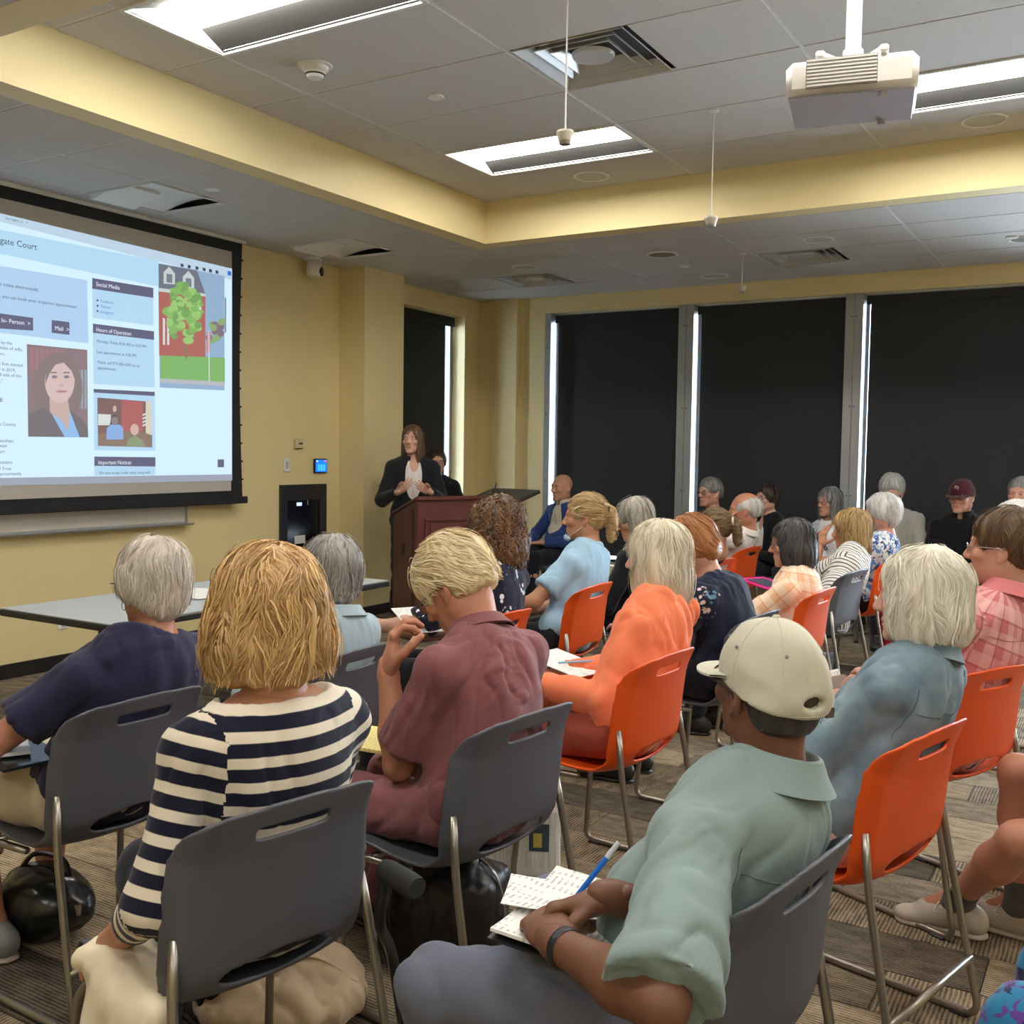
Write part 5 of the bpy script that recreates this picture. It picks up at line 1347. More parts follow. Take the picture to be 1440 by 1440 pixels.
    def garment(nm, tp, e):
        sl = tp.get('sleeve', 'short'); P = torso(e)
        lo_ = tp.get('loose', .008)
        for S_, E_, W_, A_, sg in arms:
            if sl in ('long', '3q'):
                P += [cap(S_, E_, .046+lo_, .043+lo_, .025), cap(E_, W_, .043+lo_, .031+lo_*.9, .02, cut=.93 if sl == 'long' else .42)]
            elif sl != 'none':
                fr = {'short': .68, 'cap': .36, 'elbow': .95}[sl] if isinstance(sl, str) else sl
                P += [cap(S_, S_+(E_-S_)*fr, .049+lo_*.7, .046+lo_*1.9, .025, cut=1.0)]
        nk = tp.get('neck', 'crew')
        if nk == 'crew': P.append(cap(Nb-up*.0+fw*.012, Nb+up*.14+fw*.03, .062, .075, .008, 's'))
        elif nk == 'wide': P.append(ell(Nb+up*.012+fw*.01, (.128, .088, .040), frame(up, fw), .01, 's'))
        elif nk == 'v':
            P.append(cap(Nb-up*.005+fw*.012, Nb+up*.14+fw*.02, .062, .075, .008, 's')); P.append(ell(Nb-up*.03+fw*.10, (.042, .07, .10), frame(up, fw), .01, 's'))
        elif nk == 'jacket':
            P.append(cap(Nb-up*.0+fw*.008, Nb+up*.14+fw*.02, .066, .078, .008, 's')); dv = tp.get('vd', .16)
            P.append(ell(Nb-up*dv*.8+fw*.12, (tp.get('vw', .062), .085, dv), frame(up, fw), .01, 's'))
        P.append(plane(P0+np.array([0, 0, -.098+tp.get('hem', 0)]), (0, 0, -1), .01))
        V, Q = nets(*field(P, tp.get('vox', .0086)*(q if q < 1.15 else 1.5))); pc = pcoord(V)
        V = folds(V, Q, tp.get('amp', .006), seed, tp.get('str', (26, 26, 10)))
        me = npmesh(nm, V, Q); arm = pc[2][Q].sum(1) >= 3; cc = np.where(arm[:, None, None], pc[1][Q], pc[0][Q]); setattr_(me, 'pc', cc.reshape(-1, 3), 'FLOAT_VECTOR', 'CORNER'); return link(nm, me, tp['m'], root)
    info = dict(root=root, Hc=Hc, Rh=Rh, Nb=Nb, up=up, fw=fw, axx=axx, Sh=Sh, arms=arms, legs=lg, B=B, body=body, hs=hs, loc=loc, P0=P0)
    g1 = garment(top.get('name', 'shirt'), top, top.get('e', .010)); info['shirt'] = g1
    if top.get('collar'): collar(g1, Nb+nrm(A-Nb)*.012-up*.004, nrm(.45*up+.55*nrm(A-Nb)), fw, top['collar'] if not isinstance(top['collar'], bool) else top['m'], top.get('cr', .066), top.get('ch', .042), top.get('cs', .032))
    if top.get('over'): info['over'] = garment(top['over'].get('name', 'jacket'), top['over'], top['over'].get('e', .020))
    if bottom:
        P = [ell(B(.03), (.166*bw+.004, .122*bd+.004, .108), frame(Tg(.05), (0, 1, 0)), .04)]; ln = bottom.get('len', 'long'); lo_ = bottom.get('loose', .012)
        for hip, K_, An, sg, l_ in lg:
            if ln == 'shorts': P.append(cap(hip, K_, .080*bw**.5+lo_, .070+lo_, .03, cut=bottom.get('cut', .93)))
            else:
                P += [cap(hip, K_, .078*bw**.5+lo_*.8, .060+lo_*.8, .03), cap(K_, An, .057+lo_*.8, .045+lo_*1.2, .03, cut={'long': 1.0, 'capri': .52}[ln])]
        V, Q = nets(*field(P, (.013 if q < 1 else .021)*q)); V = folds(V, Q, bottom.get('amp', .008), seed+20, (22, 22, 22)); 
        me = npmesh('trousers', V, Q); setattr_(me, 'pc', np.stack([V[:, 0], V[:, 1], V[:, 2]], 1), 'FLOAT_VECTOR'); info['trousers'] = link(bottom.get('name', 'trousers'), me, bottom['m'], root)
    if shoes:
        for hip, K_, An, sg, l_ in lg: shoe(root, An, l_.get('toe', (sg*.15, 1, 0)), *shoes[:2], **(shoes[2] if len(shoes) > 2 else {}))
    if socks:
        for hip, K_, An, sg, l_ in lg: sdf_obj('sock', [cap(An+(K_-An)*-.10, An+(K_-An)*.13, .044, .045, .01), ell(An+np.array([0, 0, -.02]), (.05, .055, .04), None, .02)], .006, socks, root)
    if hair_:
        hk = dict(hair_); st = hk.pop('st'); hk['vox'] = .0062 if q <= 1 else .0082; hk['ns'] = int(hk.get('ns', 1500)*(.9 if q <= 1 else .68)); hk['wid'] = hk.get('wid', .0016)*(1.05 if q <= 1 else 1.25); mt = hk.pop('m'); info['hair'] = hair(root, st, Rh, Hc, mt, hs, **hk)
    if glas: info['glasses'] = glasses(root, Rh, Hc, hs, **(glas if isinstance(glas, dict) else {}))
    return info
from mathutils.bvhtree import BVHTree
def bvh_np(V, Q): return BVHTree.FromPolygons([tuple(map(float, v)) for v in V], [tuple(map(int, q)) for q in Q])
def cap_hat(I, m, band=None, tilt=.0, emblem=None, m_in=None, sc=1.0, strap=True):
    """six-panel baseball cap worn on the head"""
    Rh = I['Rh']@RX(-tilt); T = I['Hc']; hs = I['hs']*sc
    P = [ell((0, -.012, .034), (.0885, .112, .104), None, .01), ell((0, -.05, .0), (.083, .071, .05), None, .03), plane((0, 0, .006), (0, .20, -1), .006)]
    if strap: P.append(ell((0, -.128, .010), (.022, .05, .012), None, .005, 's'))
    D = field(P, .0042); V, Q = nets(*D); th = np.arctan2(V[:, 0], V[:, 1]); Nn = vnormals(V, Q)
    rr = np.hypot(V[:, 0], V[:, 1]+.012); gv = np.exp(-(np.abs(((th/(PI/3)) % 1)-.5)-.5)**2/.0009)*np.clip(rr/.03, 0, 1)
    V = V-Nn*(gv*.0016)[:, None]+Nn*(snoise(V, 75, 11)*.0024+snoise(V, 36, 12)*.0032)[:, None]
    X = lambda p: (np.array(p)*hs)@Rh.T+T
    o = link('cap', npmesh('cap', X(V), Q), m, I['root'])
    # brim: curved thin plate
    B_ = []; F = []; n = 20; k = 7
    for layer in (0, .004):
        for i in range(n+1):
            a = math.radians(12+156*i/n); ca_, sa_ = math.cos(a), math.sin(a)
            for j in range(k):
                f_ = j/(k-1); r0 = np.array([.084*ca_, -.012+.104*sa_]); r1 = np.array([.088*ca_, .030+.150*sa_])
                p = r0*(1-f_)+r1*f_; z = .030-.010*sa_+.006*f_-.55*p[0]**2*3.0*f_+layer-.016*f_*sa_; B_.append((p[0], p[1], z))
    w_ = k; m1 = (n+1)*k
    for i in range(n):
        for j in range(k-1):
            a, b, c_, d_ = i*k+j, (i+1)*k+j, (i+1)*k+j+1, i*k+j+1; F += [(a, b, c_, d_), (m1+d_, m1+c_, m1+b, m1+a)]
    for i in range(n): F.append((i*k+k-1, (i+1)*k+k-1, m1+(i+1)*k+k-1, m1+i*k+k-1))
    MB().add([tuple(X(v)) for v in B_], F).build('brim', m, o, True)
    Tc = bvh_np(V, Q)
    for k_ in range(6):
        pts = []
        for e_ in np.linspace(.10, 1.45, 12):
            a_ = k_*PI/3+PI/6; dd = Vector((math.sin(a_)*math.sin(e_), math.cos(a_)*math.sin(e_), math.cos(e_))); hh = Tc.ray_cast(Vector((0, -.012, .02)), dd)
            if hh[0] is not None and hh[0].z > .004: pts.append(tuple(X(np.array(hh[0])+np.array(dd)*.0002)))
        if len(pts) > 3: MB().tube(pts, .0011, 5).build('panel_seam', m, o)
    MB().lathe([(0, .006), (.006, .005), (.008, .001), (.008, -.003), (0, -.003)], X((0, -.012, .137)), 14, Rh).build('button', m, o, True)
    for s_ in (-1, 1):
        for a_ in (.45, 1.5, 2.6):
            p = np.array([.079*math.sin(a_)*s_, -.012+.098*math.cos(a_), .088]); MB().lathe([(.001, .001), (.003, .001), (.0032, -.002), (.001, -.002)], X(p), 10, Rh@frame(nrm(p-np.array([0, -.012, .03])), (0, .3, 1))).build('eyelet', band or m, o, True)
    if strap:
        MB().tube([tuple(X((.055*math.sin(a_)*1.4, -.012-.103*math.cos(a_)-.006, -.012))) for a_ in np.linspace(-.75, .75, 9)], .008*hs, 6, flat=.35).build('strap', m, o, True)
        MB().box(X((.045, -.112, -.012)), (.016, .006, .018), Rh).build('buckle', M_METAL, o)
    if emblem:
        c0 = X((0, .103, .075)); Re = Rh@frame((0, .75, .55), (0, -.55, .75)) if False else Rh
        mb = MB(); pts = [tuple(X((.016*math.cos(a_)*.9, -.012+.108*math.cos(.16*math.cos(a_))*.945+.003-.0, .078+.014*math.sin(a_)))) for a_ in np.linspace(0, 2*PI, 18, endpoint=False)]
        mb.tube(pts, .0018, 5, closed=True); mb.tube([tuple(X((-.006, .093, .083))), tuple(X((.004, .093, .084))), tuple(X((-.004, .0935, .076))), tuple(X((.006, .0935, .074)))], .0016, 5); mb.build('emblem', emblem, o)
    return o
def on(name, V_F, m, label, cat, group=None):
    o = V_F.build(name, m); return tagp(o, label, cat, group)
# ---------------------------------------------------------------- the audience
def hm(n, a, b): return hairmat('hair_'+n, lin(a), lin(b))
def fm(n, c, kind='plain', c2=None, c3=None, **k): return fab('cloth_'+n, lin(c), kind=kind, c2=lin(c2) if c2 else None, c3=lin(c3) if c3 else None, **k)
SHB = (mat('shoe_black', (.02, .02, .022), .5), M_BLK); SHW = (mat('shoe_beige', (.52, .46, .38), .7), mat('sole_cream', (.6, .55, .48), .6))
DARK = fm('dark_trousers', (30, 31, 40)); JEAN = fm('jeans', (58, 78, 118), 'denim', (40, 56, 92)); KHAKI = fm('khaki', (196, 182, 156)); GREYT = fm('slate_trousers', (104, 108, 124))
I = {}
# --- row nearest the camera
c, a = chair(-.415, 1.685, 82, 'grey', 'grey plastic chair holding the man in the pale cap')
hd = aty(1080, 972, 1.80)
capm = dict(q=.9, male=True)
Lw = atz(785, 1328, .70); Rw_ = atz(862, 1262, .735)
I['cap'] = person('man in pale cap and sage green shirt writing in his lap', c, a, hd, dict(m=fm('sage', (132, 150, 148)), sleeve='elbow', collar=True, loose=.022, amp=.0075, str=(24, 24, 8), cr=.070, ch=.05, cs=.04, neck='crew', vox=.0078), dict(m=GREYT, amp=.010), 'brown',
                  dict(st='cropped', m=hm('black_grey', (30, 26, 24), (92, 84, 80)), ns=500, L=.012, wid=.0009, amp=.001), yaw=-27, pitch=-8, hs=.99, sw=.195, bw=1.10, bd=1.12, belly=.6, slouch=.09, q=.9, male=True, glas=True,
                  L=dict(w=Lw, world=True, pole=(-.9, -.4, -.5), pose=dict(curl=(.55, .55, .6, .6)), up=(-.3, .1, .9), dir=(.55, .75, .0)), R=dict(w=Rw_, world=True, pole=(1, -.4, -.6), dir=(-.55, .75, -.25), up=(.35, .3, .85), pose=dict(curl=(.75, .8, .9, .95), thumb=(.35, .9, -.5), tcurl=.1)),
                  legs=[dict(a=(-.20, .38, .095), pole=(-.5, 1, .8)), dict(a=(.16, .42, .095))], shoes=SHB, brow=lin((40, 32, 28)), seed=5)
cap_hat(I['cap'], fm('cap_cotton', (196, 192, 172)), mat('eyelet_grey', (.2, .2, .22), .5), tilt=.10)
c, a = chair(-.372, 2.70, 76, 'orange', 'orange plastic chair holding the white-haired woman in denim')
hd = aty(1293, 842, 2.90)
I['denim'] = person('white-haired woman in a faded denim shirt with notes in her lap', c, a, hd, dict(m=fm('denim_shirt', (92, 114, 130), 'denim', (142, 160, 168)), sleeve='long', collar=True, loose=.016, amp=.010, cs=.026, ch=.034), dict(m=fm('blush_trousers', (206, 176, 170))), 'fair',
                    dict(st='bob', m=hm('white_blond', (206, 194, 168), (255, 252, 242)), v=1.10, ln=-.006, ns=3600, L=.085, wid=.0012, seed=21, amp=.006, tous=.75, sweep=(.12, -.15, 0)), yaw=14, pitch=2, hs=1.0, sw=.175, bw=1.05, slouch=.06, q=.95, bust=.6,
                    L=dict(w=(-.06, .27, .65)), R=dict(w=(.10, .25, .66)), legs=[dict(a=(-.11, .42, .095)), dict(a=(.12, .42, .095))], shoes=SHB, seed=6)
c, a = chair(-.325, 3.60, 64, 'orange', 'orange plastic chair holding the man in the pink plaid shirt')
hd = aty(1412, 772, 3.80)
kn = atz(1188, 945, .66)
I['pink'] = person('brown-haired man with glasses in a pink plaid shirt and navy shorts', c, a, hd, dict(m=fm('pink_plaid', (206, 120, 122), 'plaid', (238, 190, 186), (170, 80, 88)), sleeve='elbow', collar=True, loose=.018, amp=.007, cr=.070), dict(m=fm('navy_shorts', (44, 56, 84)), len='shorts'), 'red',
                   dict(st='shortm', m=hm('brown', (52, 36, 24), (128, 96, 62)), v=1.05, ns=2200, L=.05, wid=.0011, seed=22, amp=.003), yaw=20, pitch=0, hs=1.07, sw=.20, bw=1.05, q=.95, male=True, glas=dict(m=M_METAL, hgt=.014), brow=lin((62, 42, 28)), stubble=lin((150, 106, 86)),
                   L=dict(w=(-.02, .20, .72)), R=dict(w=(.10, .22, .72)), legs=[dict(a=(-.08, .42, .10), pole=(-.1, 1, .8)), dict(a=(-.16, .66, .34), pole=(.1, .35, 1))], shoes=SHB, seed=7)
# people at the right edge: only their legs are in the picture
c2 = (.12, 3.36)
I['edge'] = person('seated person with bare legs and cream sneakers beside the denim woman', c2, math.radians(98), (.14, 3.37, 1.18), dict(m=fm('edge_top', (120, 126, 140))), dict(m=fm('edge_shorts', (120, 110, 96)), len='shorts', cut=.55), 'ruddy', dict(st='shortm', m=hm('gray_man', (90, 88, 86), (175, 172, 170)), ns=300, L=.05), male=True, hs=1.0, q=1.05,
                   legs=[dict(a=(-.41, 3.45, .115), world=True, toe=(.16, 1, 0), pole=(-.75, .5, .6), l1=.43, l2=.41), dict(a=(-.24, 3.53, .115), world=True, toe=(.30, 1, 0), pole=(.1, .6, 1.0))], shoes=SHW+(dict(lace=mat('lace_cream', (.72, .66, .56), .8)),), socks=fm('grey_sock', (92, 90, 88)), seed=8)
chair(.38, 3.40, 98, 'grey', 'grey plastic chair behind the bare-legged person, at the edge of the room view')
c2 = (.27, 2.02)
I['pattern'] = person('seated person in blue and purple patterned trousers', c2, math.radians(80), (.24, 2.03, 1.14), dict(m=fm('edge_top2', (60, 60, 80))), dict(m=fm('galaxy', (40, 120, 160), 'blotch', (96, 60, 140), (28, 36, 70)), loose=.02), 'fair', dict(st='bob', m=hm('plain_brown', (60, 42, 28), (130, 98, 64)), ns=300), q=1.2,
                      legs=[dict(a=(-.12, .46, .095)), dict(a=(.12, .44, .095))], shoes=SHB, seed=9)
chair(.53, 2.06, 80, 'grey', 'grey plastic chair holding the person in patterned trousers')

# --- second row
c, a = chair(-1.335, 1.45, 78, 'grey', 'grey plastic chair holding the woman in the striped top')
hd = atx(372, 868, -1.52)
I['striped'] = person('blonde woman in a navy and cream striped top', c, a, hd, dict(m=fm('breton', (22, 24, 44), 'stripe', (224, 212, 192)), sleeve='3q', neck='wide', loose=.008, amp=.004, vox=.0076), dict(m=DARK), 'tan',
                      dict(st='bob', m=hm('honey', (142, 96, 50), (246, 208, 144)), v=1.20, ln=.002, ns=5200, L=.11, wid=.0012, seed=31, amp=.006, curl=.0036, tous=.8), yaw=-4, pitch=3, hs=1.03, sw=.180, bw=1.12, slouch=.05, q=.9,
                      L=dict(w=(-.205, .09, .50), pole=(-.4, -1, -.1)), R=dict(w=(.14, .24, .66)), P0=(.045, -.075, .555), legs=[dict(a=(.07, .42, .095), pole=(.1, 1, .75)), dict(a=(.22, .42, .095))], shoes=SHB, seed=10)
c, a = chair(-1.285, 2.27, 83, 'grey', 'grey plastic chair holding the man in the maroon polo')
hd = atx(640, 826, -1.64)
wl = atx(546, 948, -1.71)
wdir = lambda v, az: tuple(RZ(-az)@np.array(v, float))
I['maroon'] = person('blond older man in a maroon polo shirt, hand raised, looking down', c, a, hd, dict(m=fm('maroon', (128, 78, 80)), sleeve=.80, collar=True, loose=.018, amp=.008, cr=.068, ch=.035, cs=.034, str=(34, 34, 9), vox=.0076), dict(m=fm('maroon_shorts', (140, 88, 92))), 'ruddy',
                     dict(st='shortm', m=hm('pale_blond', (206, 176, 116), (254, 244, 212)), v=1.12, ns=3000, L=.09, wid=.0012, seed=32, amp=.006, sweep=(.15, -.3, .1), grav=.35, whorl=(.02, .05, .13)), yaw=10, pitch=38, roll=0, hs=1.08, sw=.195, bw=1.05, bd=1.05, slouch=.10, q=.9, male=True, glas=dict(m=mat('dark_rim', (.05, .04, .035), .3), hgt=.015), belly=.3,
                     L=dict(w=wl, world=True, pole=(-.1, .1, -1), dir=wdir((.10, .10, 1), a), up=wdir((-.75, -.6, .1), a), pose=dict(curl=(.75, .7, .7, .75), thumb=(.5, .8, -.5), spread=.03), hsz=1.08), R=dict(w=(.12, .26, .66)), legs=[dict(a=(-.13, .42, .095)), dict(a=(.13, .42, .095))], shoes=SHB, seed=11)
c, a = chair(-1.290, 3.22, 86, 'orange', 'orange plastic chair holding the woman in the coral shirt')
hd = atx(922, 785, -1.50)
I['salmon'] = person('white-blonde bobbed woman in a coral long-sleeved shirt', c, a, hd, dict(m=fm('coral', (236, 128, 88)), sleeve='long', loose=.018, amp=.010, collar=False), dict(m=fm('rust_trousers', (150, 70, 52))), 'fair',
                     dict(st='bob', m=hm('ash_blonde', (192, 176, 144), (252, 246, 228)), v=1.10, ln=.048, ns=3600, L=.14, wid=.0012, seed=33, amp=.005), yaw=6, pitch=4, hs=1.02, sw=.180, bw=1.06, slouch=.05, q=1.0,
                     L=dict(w=(-.13, .20, .68), pole=(-.5, -.5, -1), dir=(.4, .8, .1)), R=dict(w=(.1, .24, .68)), shoes=SHB, seed=12)
c, a = chair(-1.300, 4.28, 86, 'grey', 'grey plastic chair holding the red-haired woman')
hd = atx(972, 772, -1.66)
I['red'] = person('red-haired woman in navy with flowered sleeves, head bent over notes', c, a, hd, dict(m=fm('navy_sleeves', (32, 38, 60), 'sleeve', (232, 206, 202), (110, 150, 178)), sleeve='elbow', loose=.016, amp=.008, neck='wide'), dict(m=DARK), 'red',
                  dict(st='shortf', m=hm('copper', (128, 74, 36), (224, 158, 96)), v=1.12, ns=2400, L=.07, wid=.0012, seed=34, amp=.005, sweep=(.1, -.2, 0)), yaw=20, pitch=36, hs=1.05, sw=.19, bw=1.12, slouch=.12, q=1.05, L=dict(w=(-.12, .34, .70)), R=dict(w=(.10, .34, .70)), shoes=SHB, seed=13)
c, a = chair(-1.285, 5.25, 87, 'orange', 'orange plastic chair holding the woman in the peach plaid shirt')
hd = atx(1113, 765, -1.50)
I['plaid'] = person('woman with a dark grey bob in a peach plaid shirt', c, a, hd, dict(m=fm('peach_plaid', (240, 190, 150), 'plaid', (250, 232, 210), (226, 150, 108)), sleeve='elbow', loose=.018, amp=.006), dict(m=DARK), 'warm',
                    dict(st='bob', m=hm('charcoal', (22, 20, 20), (96, 92, 92)), v=1.06, ln=.010, ns=1500, L=.13, wid=.0015, seed=35, amp=.003), yaw=25, pitch=6, hs=1.0, sw=.17, q=1.2, glas=True, L=dict(w=(-.06, .32, .64)), R=dict(w=(.1, .3, .64)), P0=(0, -.075, .53), s=.95, shoes=SHB, seed=14)
c, a = chair(-1.345, 6.25, 83, 'grey', 'grey plastic chair holding the wavy blonde woman')
hd = atx(1196, 746, -1.53)
I['wavy'] = person('wavy blonde woman in a thin-striped tee, hand raised to her face', c, a, hd, dict(m=fm('thin_stripe', (226, 222, 214), 'thin', (66, 68, 78)), sleeve='short', loose=.014, amp=.005), dict(m=DARK), 'tan',
                   dict(st='long', m=hm('wavy_blond', (104, 74, 38), (224, 190, 128)), v=1.16, ln=-.03, ns=1700, L=.15, wid=.0018, seed=36, amp=.007, curl=.004), yaw=22, pitch=4, hs=1.0, sw=.165, q=1.2, P0=(0, -.075, .53), s=.95,
                   L=dict(w=atx(1152, 770, -1.72), world=True, pole=(-.6, .2, -1), dir=wdir((.2, .2, 1), a), up=wdir((-.6, -.8, 0), a), pose=dict(curl=(.2, .25, .3, .35))), R=dict(w=(.1, .24, .66)), shoes=SHB, seed=15)
c, a = chair(-1.30, 7.20, 85, 'orange', 'orange plastic chair holding the white-curled woman')
hd = aty(1240, 722, 7.25)
I['whitecurl'] = person('white curly-haired woman in a blue and white print top', c, a, hd, dict(m=fm('blue_print', (226, 228, 232), 'blotch', (90, 136, 196), (40, 60, 110)), sleeve='short', loose=.012), dict(m=DARK), 'red',
                        dict(st='shortf', m=hm('white', (176, 170, 166), (244, 242, 240)), v=1.10, ns=1200, L=.05, wid=.0018, seed=37, amp=.006, curl=.003), yaw=15, pitch=5, hs=1.0, sw=.165, q=1.35, shoes=SHB, seed=16)

# --- third row
c, a = chair(-2.235, 1.84, 88, 'grey', 'grey plastic chair holding the silver-haired woman in navy')
hd = atx(212, 822, -2.42)
I['navy'] = person('silver short-haired woman in a navy cap-sleeved top and beige capris', c, a, hd, dict(m=fm('navy', (40, 38, 66)), sleeve='short', loose=.014, amp=.007), dict(m=KHAKI, len='capri'), 'ruddy',
                   dict(st='shortf', m=hm('silver', (172, 158, 142), (246, 238, 226)), v=1.08, ln=.004, ns=3200, L=.065, wid=.0012, seed=41, amp=.004), yaw=-6, pitch=4, hs=1.02, sw=.195, bw=1.16, bd=1.1, slouch=.06, q=1.0, glas=True,
                   L=dict(w=(-.16, .26, .66), pole=(-1, -.35, -.4), dir=(.3, .9, 0)), R=dict(w=(.1, .27, .66)), legs=[dict(a=(-.12, .30, .095)), dict(a=(.10, .36, .095))], shoes=(mat('sandal_grey', (.22, .22, .21), .6), mat('sole_tan', (.4, .35, .28), .6)), seed=17)
c, a = chair(-2.19, 2.70, 93, 'grey', 'grey plastic chair holding the grey-haired woman in pale blue')
hd = atx(463, 806, -2.40)
I['gray'] = person('grey short-haired woman in a pale blue collared shirt', c, a, hd, dict(m=fm('pale_blue', (160, 178, 186)), sleeve='long', collar=True, loose=.018, amp=.007, cr=.075, ch=.034, cs=.030), dict(m=DARK), 'fair',
                   dict(st='shortf', m=hm('steel', (84, 82, 78), (212, 208, 202)), v=1.08, ln=.016, ns=2800, L=.065, wid=.0013, seed=42, amp=.005), yaw=-8, pitch=4, hs=1.0, sw=.17, slouch=.06, q=1.1, shoes=SHB, seed=18)
c, a = chair(-2.19, 3.66, 90, 'orange', 'orange plastic chair holding the curly brown-haired woman')
hd = atx(694, 745, -2.40)
I['curly'] = person('curly brown-haired woman in a navy floral top', c, a, hd, dict(m=fm('floral', (20, 22, 44), 'floral', (226, 226, 238), (150, 160, 200)), sleeve='elbow', loose=.014, amp=.006), dict(m=DARK), 'fair',
                    dict(st='curly', m=hm('brunette', (34, 22, 14), (156, 112, 70)), v=1.04, ln=.01, ns=2600, L=.10, wid=.0018, seed=43, amp=.009, curl=.011), yaw=-2, pitch=3, hs=1.0, sw=.175, bw=1.1, q=1.1,
                    L=dict(w=(-.16, .30, .74), pole=(-1, -.3, -.5), dir=(.2, .9, .2)), R=dict(w=(.1, .26, .68)), shoes=SHB, seed=19)
c, a = chair(-2.30, 4.72, 92, 'orange', 'orange plastic chair holding the ponytailed woman in light blue')
hd = atx(822, 728, -2.50)
I['pony'] = person('blonde ponytailed woman in a light blue tee with a lowered face mask', c, a, hd, dict(m=fm('sky', (158, 192, 216)), sleeve='short', loose=.014, amp=.007), dict(m=DARK), 'tan',
                   dict(st='pony', m=hm('gold', (132, 96, 54), (232, 202, 146)), v=1.05, ns=2200, L=.09, wid=.0014, seed=44, amp=.003, sweep=(0, -.8, .1), grav=.15, whorl=(0, .12, .05)), yaw=20, pitch=2, hs=1.03, sw=.185, bw=1.12, q=1.1, L=dict(w=(-.14, .25, .66), pole=(-1, -.4, -.5)), shoes=SHB, seed=20)
c, a = chair(-2.32, 5.62, 90, 'grey', 'grey plastic chair holding the woman with long grey hair in black')
hd = aty(892, 731, 5.62)
I['graylong'] = person('woman with long grey hair in black, head bowed', c, a, hd, dict(m=fm('black_top', (24, 24, 28)), sleeve='long', loose=.014), dict(m=DARK), 'warm', dict(st='long', m=hm('ash_grey', (110, 105, 93), (210, 204, 188)), v=1.07, ln=.02, ns=1500, L=.18, wid=.0016, seed=45, amp=.004), yaw=30, pitch=16, hs=1.0, q=1.25, glas=True, shoes=SHB, seed=21)
c, a = chair(-2.20, 6.35, 88, 'orange', 'orange plastic chair holding the brown-ponytailed woman')
hd = aty(1004, 743, 6.1)
I['brownpony'] = person('woman with a brown ponytail and pale hair tie behind the red-haired woman', c, a, hd, dict(m=fm('dark_top', (44, 44, 54)), sleeve='short'), dict(m=DARK), 'warm', dict(st='pony', m=hm('mousy', (66, 48, 30), (160, 128, 88)), v=1.04, ns=900, L=.09, wid=.0018, seed=46, amp=.003, sweep=(0, -.8, .1), grav=.15, whorl=(0, .12, .05)), yaw=10, pitch=8, hs=.98, sw=.16, q=1.35, shoes=SHB, seed=22)
c, a = chair(-2.34, 7.35, 86, 'orange', 'orange plastic chair holding the balding man in the white shirt')
hd = aty(1047, 718, 7.30)
I['white'] = person('balding man in a white shirt with his hand at his mouth', c, a, hd, dict(m=fm('white_shirt', (226, 220, 216)), sleeve='long', collar=True, cs=.02, ch=.032, loose=.02, amp=.008), dict(m=DARK), 'ruddy', dict(st='fringe', m=hm('grey_fringe', (140, 136, 130), (226, 222, 218)), v=1.05, ns=700, L=.03, wid=.0015, seed=47, amp=.003), yaw=22, pitch=4, hs=1.07, male=True, sw=.19, bw=1.08, q=1.3, brow=lin((150, 130, 116)),
                    L=dict(w=aty(1019, 748, 7.18), world=True, pole=(-.5, .2, -1), dir=wdir((.25, .3, 1), a), up=wdir((-.8, -.5, .2), a), pose=dict(curl=(.3, .4, .5, .6))), shoes=SHB, seed=23)

# --- along the windows, facing into the room
def wallp(key, label, px, py, y, az, top, hair_, chl, **k):
    h_ = aty(px, py, y); a_ = math.radians(az); f = np.array([-math.sin(a_), math.cos(a_)]); b_ = np.array([h_[0], h_[1]])-f*k.pop('back', .22)
    c_, _ = chair(b_[0], b_[1], az, k.pop('col', 'grey'), chl); k.setdefault('q', 1.35); k.setdefault('shoes', SHB); k.setdefault('fine', .0056)
    I[key] = person(label, c_, a_, h_, top, k.pop('bottom', dict(m=DARK)), hair_=hair_, **k)
wallp('bald', 'bald man in a blue blazer and cream shirt sitting with crossed legs', 790, 686, 8.65, 155, dict(m=fm('cream_shirt', (214, 204, 186)), name='shirt', sleeve='long', neck='crew', collar=True, cr=.07, over=dict(m=fm('blue_blazer', (48, 68, 128)), sleeve='long', neck='jacket', vd=.24, vw=.085, loose=.016, e=.018, hem=.02)), None,
      'grey plastic chair holding the man in the blue blazer', yaw=4, pitch=2, skin='warm', male=True, hs=1.06, sw=.205, bw=1.1, brow=lin((70, 56, 48)), belly=.4, R=dict(w=(.16, .22, .62), pole=(1, -.5, -.3)), L=dict(w=(-.10, .24, .66)), legs=[dict(a=(-.12, .40, .095)), dict(a=(-.22, .62, .36), pole=(.4, 1, 1.3))], seed=24)
wallp('grayman', 'grey-haired man with glasses in a charcoal tee against the windows', 998, 693, 8.95, 140, dict(m=fm('charcoal_tee', (74, 76, 86)), sleeve='short', amp=.006), dict(st='shortm', m=hm('gray_man', (90, 88, 86), (175, 172, 170)), v=1.04, ns=700, L=.05, wid=.0017, seed=51), 'grey plastic chair holding the grey-haired man in the charcoal tee', yaw=12, skin='red', male=True, hs=1.06, sw=.2, bw=1.08, glas=True, brow=lin((120, 110, 104)), seed=25)
wallp('card', 'dark-haired woman with glasses in a black cardigan', 1078, 701, 8.95, 140, dict(m=fm('white_inner', (224, 222, 220)), sleeve='none', neck='v', over=dict(m=fm('black_cardigan', (20, 20, 24)), name='cardigan', sleeve='long', neck='jacket', vd=.22, vw=.06, e=.018)), dict(st='shortf', m=hm('espresso', (22, 16, 14), (76, 56, 46)), v=1.04, ns=800, L=.08, wid=.0016, seed=52), 'grey plastic chair holding the woman in the black cardigan', yaw=10, skin='fair', hs=.98, glas=True, brow=lin((50, 36, 30)), seed=26)
